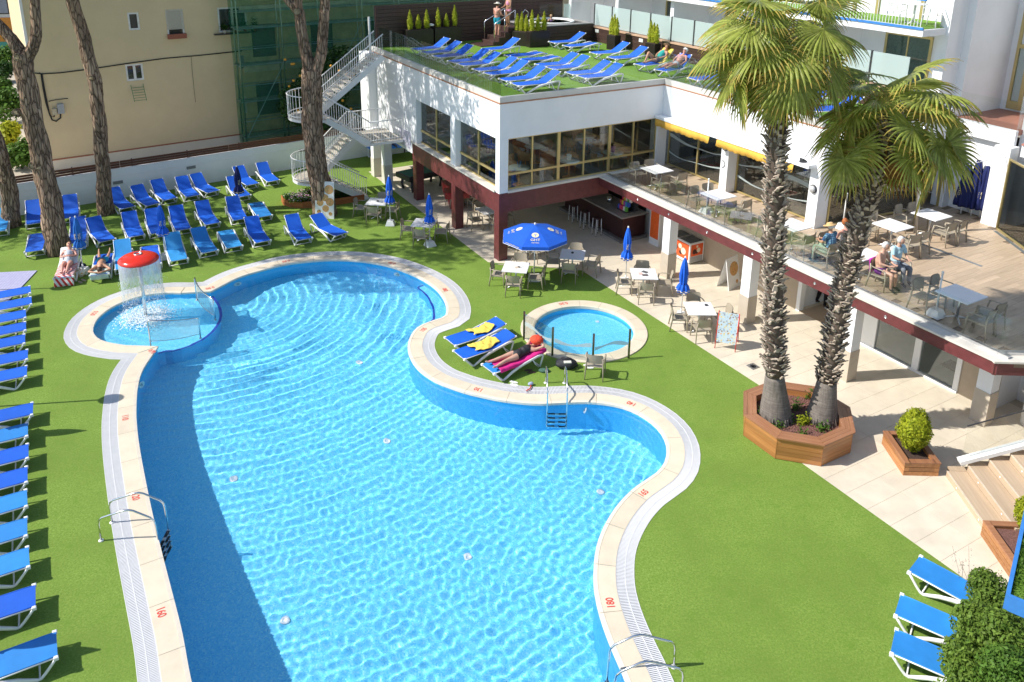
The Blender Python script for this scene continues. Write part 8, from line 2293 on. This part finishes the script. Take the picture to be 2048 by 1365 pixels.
cloth('yellow towel spread behind the woman in the turquoise top on the roof', 'towel', drape(.9, 1.95, .66, 42, .02, seed=8), 22, 12, YT, lm(L_R1))
# red towel bundle over the woman's face
q = lm(L_P) @ Vector(b12(.66, .24)); mb = MB(); mb.ellip((0, 0, 0), (.20, .19, .13), 20, 12, None, lambda d: 1 + .12 * math.sin(6 * math.atan2(d.y, d.x) + 9 * d.z) * (1 - abs(d.z) * .5)); o = mb.build('towel', mat('coral_towel', (.72, .07, .03), .9, var=.2, scale=12, bmp=.4), None, loc=q); tag(o, 'coral red towel bundled over the face of the woman by the round pool', 'towel')
# magenta shawl and white jacket over chair backs
def hang(label, u, v, rz, m, w=.34):
    p = WT(u, v); a = BAZ + rz; mm_ = Matrix.Translation(p) @ Matrix.Rotation(a, 4, 'Z')
    def f(s, t):
        d = (s - .45) * 1.0; y = .318 + (.012 if d > 0 else -.03) + .012 * math.sin(12 * t + 4 * s); return ((t - .5) * w * (1 + .2 * math.sin(5 * s)), y if d > 0 else y, .845 - abs(d) * .85 + .01 * math.sin(9 * t))
    return cloth(label, 'clothing', f, 16, 10, m, mm_, name='shawl')
hang('bright magenta shawl hanging from the chair of the bare-backed person', 6.0, 12.05, rad(8), mat('magenta_shawl', (.60, .03, .45), .9, var=.15, bmp=.3))
hang('white jacket hanging from the chair of the person in light blue', 6.75, 12.0, rad(-10), mat('white_jacket', (.75, .75, .74), .9, var=.05, bmp=.3), .40)
# bags
def bag(px, py, r, m, label, seed, handles=True):
    g = G(px, py, .1); t = thing('beach_bag', label, 'bag', (g.x, g.y, .006), 0); mb = MB()
    mb.ellip((0, 0, r[2] * .85), r, 18, 12, None, lambda d: 1 + .10 * math.sin(5 * d.x * 2 + 7 * d.y + seed) + (.12 if d.z < -.6 else 0)); mb.build('sack', m, t)
    if handles:
        mb = MB(); mb.tube([(-r[0] * .5, 0, r[2] * 1.5), (-r[0] * .3, -.05, r[2] * 2.1), (r[0] * .3, -.06, r[2] * 2.1), (r[0] * .5, 0, r[2] * 1.5)], .012, 6); mb.build('handle', m, t)
bag(1133, 729, (.33, .22, .15), mat('black_bag', (.015, .016, .022), .7, var=.3, bmp=.5, bscale=20), 'slumped black bag beside the woman at the round pool', 1)
mb = MB(); mb.box(-.11, .11, -.05, .05, 0, .03); o = mb.build('paperback', M['stone'], None, loc=G(1135, 725.5, .33), rot=(rad(8), 0, rad(5))); tag(o, 'pale paperback book lying on the black bag', 'book')
bag(*A(985, 1085), (.24, .18, .16), mat('navy_bag', (.02, .02, .06), .8, var=.3, bmp=.4, bscale=20), 'dark navy bag at the foot of the parasol between the two sunbathers', 2)
bag(*A(985, 1165), (.22, .15, .17), print_mat('tote_print', (.70, .68, .62), [(.75, .45, .05), (.70, .15, .05), (.25, .45, .05), (.7, .7, .6)], 14), 'colourful printed tote bag between the two sunbathers', 3)
bag(1088, 738, (.16, .10, .05), mat('green_net', (.05, .12, .09), .8), 'small dark green net bag beside the black bag', 4, False)
def flip(px, py, m, label, rz, gap=.13):
    g = G(px, py); t = thing('sandals', label, 'sandals', (g.x, g.y, .006), rz)
    for s in (-1, 1):
        mb = MB(); mb.prism([(s * gap / 2 + .045 * math.cos(a) * (1 - .15 * math.sin(a)), .13 * math.sin(a) + s * .03) for a in [k * math.pi / 8 for k in range(16)]], 0, .018); so = mb.build('sole', m, t)
        mb = MB(); mb.tube([(s * gap / 2 - .04, .0 + s * .03, .018), (s * gap / 2, .07 + s * .03, .045), (s * gap / 2 + .04, .0 + s * .03, .018)], .007, 5); mb.build('strap', m, so)
flip(*cp(840, 600, 4.096, 770, 690), M['plastic'], 'white flip-flops on the grate below the pink towel lounger', rad(70))
flip(*cp(840, 600, 4.096, 1380, 550), M['plastic'], 'white flip-flops beside the lone chair', rad(85))
flip(*A(1015, 1262), mat('tan_sandal', (.45, .36, .26), .8), 'tan sandals in front of the two sunbathers', rad(60), .16)
flip(*cp(840, 600, 4.096, 900, 590), mat('brown_sandal', (.10, .06, .04), .8), 'brown sandals in the shade of the pink towel lounger', rad(100))
sn = thing('snorkel', 'clear snorkel mask with red tube on the pool edge', 'snorkel', G(*cp(840, 600, 4.096, 870, 755)) + Vector((0, 0, .022)), rad(30))
mb = MB(); mb.tube([(0, 0, .02), (.12, .02, .025), (.22, .10, .025), (.25, .18, .03)], .016, 8); mb.build('tube', M['red'], sn)
mb = MB(); mb.ellip((.28, .22, .04), (.09, .06, .05), 12, 8); mb.build('mask', mat('clear_mask', (.35, .42, .60), .1), sn)
mb = MB(); mb.tube([(0, 0, .02), (-.06, -.06, .02), (.02, -.12, .03)], .012, 6); mb.build('mouthpiece', mat('clear_silicone', (.6, .6, .66), .2), sn)
cloth('dark blue shirt hung on the pale lounger beside the man', 'clothing', lambda s, t: (.15 + .35 * s, -.34 + .12 * math.sin(5 * s) * 0 + (t - .5) * .25, .38 + .05 * math.sin(8 * s + 5 * t) - abs(t - .6) * .18), 12, 10, mat('navy_shirt', (.01, .06, .26), .9, bmp=.3), lm([o for o in LOUNGERS if o['label'].startswith('pale blue lounger in the front row by the pool, right')][0]), name='shirt')
# ================================================================== wicker furniture behind the windows
M['wicker'] = mat('wicker_cane', (.42, .21, .07), .6, var=.35, scale=26, bmp=.6, bscale=60, rnd=.15)
M['cushion'] = mat('white_cushion', (.66, .66, .68), .9); M['rtable'] = mat('pale_green_top', (.52, .58, .50), .25)
def wicker_proto():
    t = thing('wicker_armchair', 'x', 'chair'); mb = MB(); n = 16; vs, fs = [], []
    for i in range(n + 1):
        a = rad(-35) + rad(250) * i / n; h = .80 - .22 * abs(i / n - .5) * 2
        for z, r in ((.34, .27), (.52, .30), (h, .33), (h, .30), (.52, .275)): vs.append((r * math.cos(a), r * math.sin(a), z))
    for i in range(n):
        for k in range(4): fs.append((i * 5 + k, (i + 1) * 5 + k, (i + 1) * 5 + k + 1, i * 5 + k + 1))
    mb.add(vs, fs, True); mb.build('back', M['wicker'], t)
    mb = MB(); mb.lathe([(0, .33), (.27, .33), (.28, .40), (0, .41)], 18); mb.build('seat', M['wicker'], t)
    mb = MB(); mb.lathe([(0, .41), (.23, .41), (.24, .44), (.2, .46), (0, .46)], 16); mb.build('cushion', M['cushion'], t)
    for k in range(4):
        a = k * math.pi / 2 + .785; mb = MB(); mb.tube([(.24 * math.cos(a), .24 * math.sin(a), .36), (.28 * math.cos(a), .28 * math.sin(a), 0)], .02, 6); mb.build('leg', M['wicker'], t)
    freeze(t); return t
def rtable_proto():
    t = thing('round_table', 'x', 'table'); mb = MB(); mb.lathe([(0, .70), (.42, .70), (.43, .715), (.42, .73), (0, .73)], 28); mb.build('tabletop', M['rtable'], t)
    mb = MB(); mb.tube([(0, 0, .04), (0, 0, .70)], .04, 8); mb.build('column', M['wicker'], t)
    mb = MB(); mb.lathe([(0, 0), (.25, 0), (.25, .02), (.05, .05)], 16); mb.build('foot', M['wicker'], t); freeze(t); return t
WK, RTB = wicker_proto(), rtable_proto(); first = [True, True]; ZI = 2.792
def put(proto, slot, p, rz, label, cat, group):
    o = proto if first[slot] else copy_tree(proto); first[slot] = False
    o.location = p; o.rotation_euler = (0, 0, rz); o['label'] = label; o['category'] = cat; o['group'] = group; return o
IT = [((1037.7, 334.6), 'with a blue menu, nearest the front window corner'), ((1069.6, 292.4), 'in the second row behind the front window'), ((1138, 320.5), 'with a white card behind the middle panes'), ((1172.5, 271.3), 'deep in the room behind the middle panes'), ((1226, 304.7), 'with a violet menu behind the right panes'), ((975.7, 306.5), 'with a menu behind the left-hand window'), ((938.6, 278), 'farthest behind the left-hand window')]
for i, ((px, py), wh) in enumerate(IT):
    g = G(px, py, ZI + .73); put(RTB, 1, (g.x, g.y, ZI), 0, 'round pale table ' + wh, 'table', 'round tables behind glass')
    for k, (da, nm) in enumerate(((.4, 'right of'), (2.0, 'behind'), (3.6, 'left of'), (5.0, 'in front of'))):
        a = da + i * .5; q = Vector((g.x + .78 * math.cos(a), g.y + .78 * math.sin(a), ZI)); rel = q - P0; u_, v_ = rel.dot(BU), rel.dot(BV)
        if u_ < .62 or v_ > -.48 or u_ > 7.3: continue
        put(WK, 0, q, a + math.pi + rad(-90) + math.pi, 'cane armchair ' + nm + ' the round table ' + wh, 'chair', 'cane chairs behind glass')
    if i in (0, 2, 4, 5):
        mb = MB(); c = ((.02, .25, .60), None, (.72, .70, .66), None, (.35, .12, .42), (.35, .12, .42))[i]
        for s in (-1, 1): mb.obox((s * .045, 0, .12), (.012, .16, .24), (0, s * .22, 0))
        o = mb.build('menu_card', mat('menu%d' % i, c, .4, var=.3, scale=14), None, loc=(g.x, g.y, ZI + .735), rot=(0, 0, i)); tag(o, 'standing menu card on the round table ' + wh, 'menu card', 'menu cards')
# dark tables with red chairs behind the sliding front of the terrace
def inner_table(u, v, label):
    t = thing('dining_table', label, 'table', W(u, v, ZT + .006), BAZ, 'dining tables behind glass'); mb = MB(); mb.cbox(-.5, .5, -.9, .9, .72, .76, .008); mb.build('tabletop', M['stone'], t)
    for x in (-.4, .4):
        for y in (-.8, .8):
            mb = MB(); mb.box(x - .03, x + .03, y - .03, y + .03, 0, .72); mb.build('leg', M['dark'], t)
    for x, y in ((-.75, .4), (-.75, -.4), (.75, .4), (.75, -.4)):
        q = W(u + x, v + y, ZT + .006); c = thing('dining_chair', 'red-seated dining chair, ' + ('near' if x < 0 else 'far') + (' right' if y > 0 else ' left') + ' seat of the ' + label, 'chair', q, BAZ, 'red dining chairs')
        mb = MB(); mb.cbox(-.22, .22, -.22, .22, .44, .49, .01); mb.build('seat', M['red'], c); s = 1 if x > 0 else -1
        mb = MB(); mb.cbox(s * .2 - .02, s * .2 + .02, -.21, .21, .5, .92, .01); mb.build('backrest', M['dark'], c)
        for a in (-.19, .19):
            for b in (-.19, .19): mb = MB(); mb.tube([(a, b, 0), (a, b, .44)], .014, 5); mb.build('leg', M['dark'], c)
inner_table(9.6, 1.7, 'dining table behind the first glass bay'); inner_table(9.6, 5.6, 'dining table behind the second glass bay')
# ================================================================== lower right: balcony corner and shrubs close to the camera
bc = G(2010, 1196, 6.0); bd = G(2050, 1012, 6.0) - bc; bal = thing('near_balcony', 'corner of a blue-edged balcony with artificial turf at the right edge', 'balcony', bc, math.atan2(bd.y, bd.x) - rad(90))
mb = MB(); mb.box(.04, 3.0, .03, 3.2, -.10, .0); mb.build('slab', M['wall_white'], bal)
mb = MB(); mb.box(.0, .04, .0, 3.2, -.14, .05); mb.box(.04, 3.0, -.01, .03, -.14, .05); mb.build('edge', M['railblue'], bal)
mb = MB(); leafy(mb, 5200, lambda g: (Vector((g.uniform(.05, .9), g.uniform(.04, 2.6), .015 + g.random() * .03)), Vector((g.gauss(0, 1), g.gauss(0, 1), .2))), .05, random.Random(3), .5); mb.build('turf_blades', M['green2'], bal, kind='stuff')
mb = MB(); mb.box(.04, 3.0, .03, 3.2, 0, .006); mb.build('turf_mat', M['turf2'], bal)
M['near'] = leaf_mat('near_leaf', (.07, .14, .015), (.19, .28, .045))
NS = [(1985, 1180, 1.5, .42, 'near', 'dark mixed shrub with reddish stems under the balcony corner'), (1965, 1250, 1.6, .48, 'near', 'green clipped shrub over the lower right loungers'), (1940, 1320, 1.5, .46, 'near', 'nearest green shrub at the bottom right edge'), (2015, 1270, 1.9, .5, 'near', 'leafy hedge shrub at the right picture edge'), (2030, 1350, 1.9, .55, 'green2', 'grassy hedge shrub in the bottom right corner')]
for i, (px, py, h, r, m, lab) in enumerate(NS):
    g = G(px, py, h); leaf_tree('near_shrub', lab, (g.x, g.y, 0), [((0, 0, h - .1), (r, r, r * .8), 1), ((.15, -.1, h - .5), (r * 1.1, r, r), 1), ((-.12, .1, h + .12), (r * .6, r * .5, r * .5), .5), ((0, 0, h * .35), (r, r, r), .5)], M[m], 3000, .055, 60 + i, 'shrubs at the lower right', False)
ng = G(1990, 1300, .0)
mb = MB()
rng = random.Random(4); g0 = G(1905, 1150, .0)
for k in range(7):
    a = rng.uniform(0, 6.28); x, y = rng.gauss(0, .12), rng.gauss(0, .12); mb.tube([(x, y, 0), (x + .12 * math.cos(a), y + .1 * math.sin(a), .5), (x + .35 * math.cos(a), y + .3 * math.sin(a), .95)], [.004, .003, .002], 4)
    leafy(mb, 14, lambda g: (Vector((x + .35 * math.cos(a) * g.uniform(.5, 1), y + .3 * math.sin(a) * g.uniform(.5, 1), g.uniform(.55, .98))), Vector((0, 0, 1))), .02, rng)
o = mb.build('weed', M['bark'], None, loc=(G(1935, 1165, .4).x, G(1935, 1165, .4).y, 0)); tag(o, 'thin dry weed stems beside the teak planter at the lower right', 'plant')
# just outside the picture on the left: lamp posts and folded parasols whose shadows cross the turf
def shadow_root(px, py, h):
    g = G(px, py); k = h / math.tan(SUN_EL); return Vector((g.x - k * math.cos(SHADOW_AZ), g.y - k * math.sin(SHADOW_AZ), .004))
for i, (px, py) in enumerate(((223, 799), (122, 576))):
    t = thing('lamp_post', 'round-headed lamp post beyond the left loungers, ' + ('nearer', 'farther') [i] + ' one', 'lamp post', shadow_root(px, py, 3.3), 0, 'lamp posts at the left')
    mb = MB(); mb.tube([(0, 0, 0), (0, 0, 3.1)], .03, 8); mb.build('post', M['dark'], t); mb = MB(); mb.ellip((0, 0, 3.3), (.24, .24, .24), 18, 12); mb.build('globe', M['plastic'], t)
for i, (px, py) in enumerate(((172, 862), (200, 1300))):
    q = shadow_root(px, py, 2.25); o = copy_tree(PCL); o.location = q; o['label'] = 'closed blue parasol behind the left line of loungers, ' + ('far', 'near')[i] + ' one'
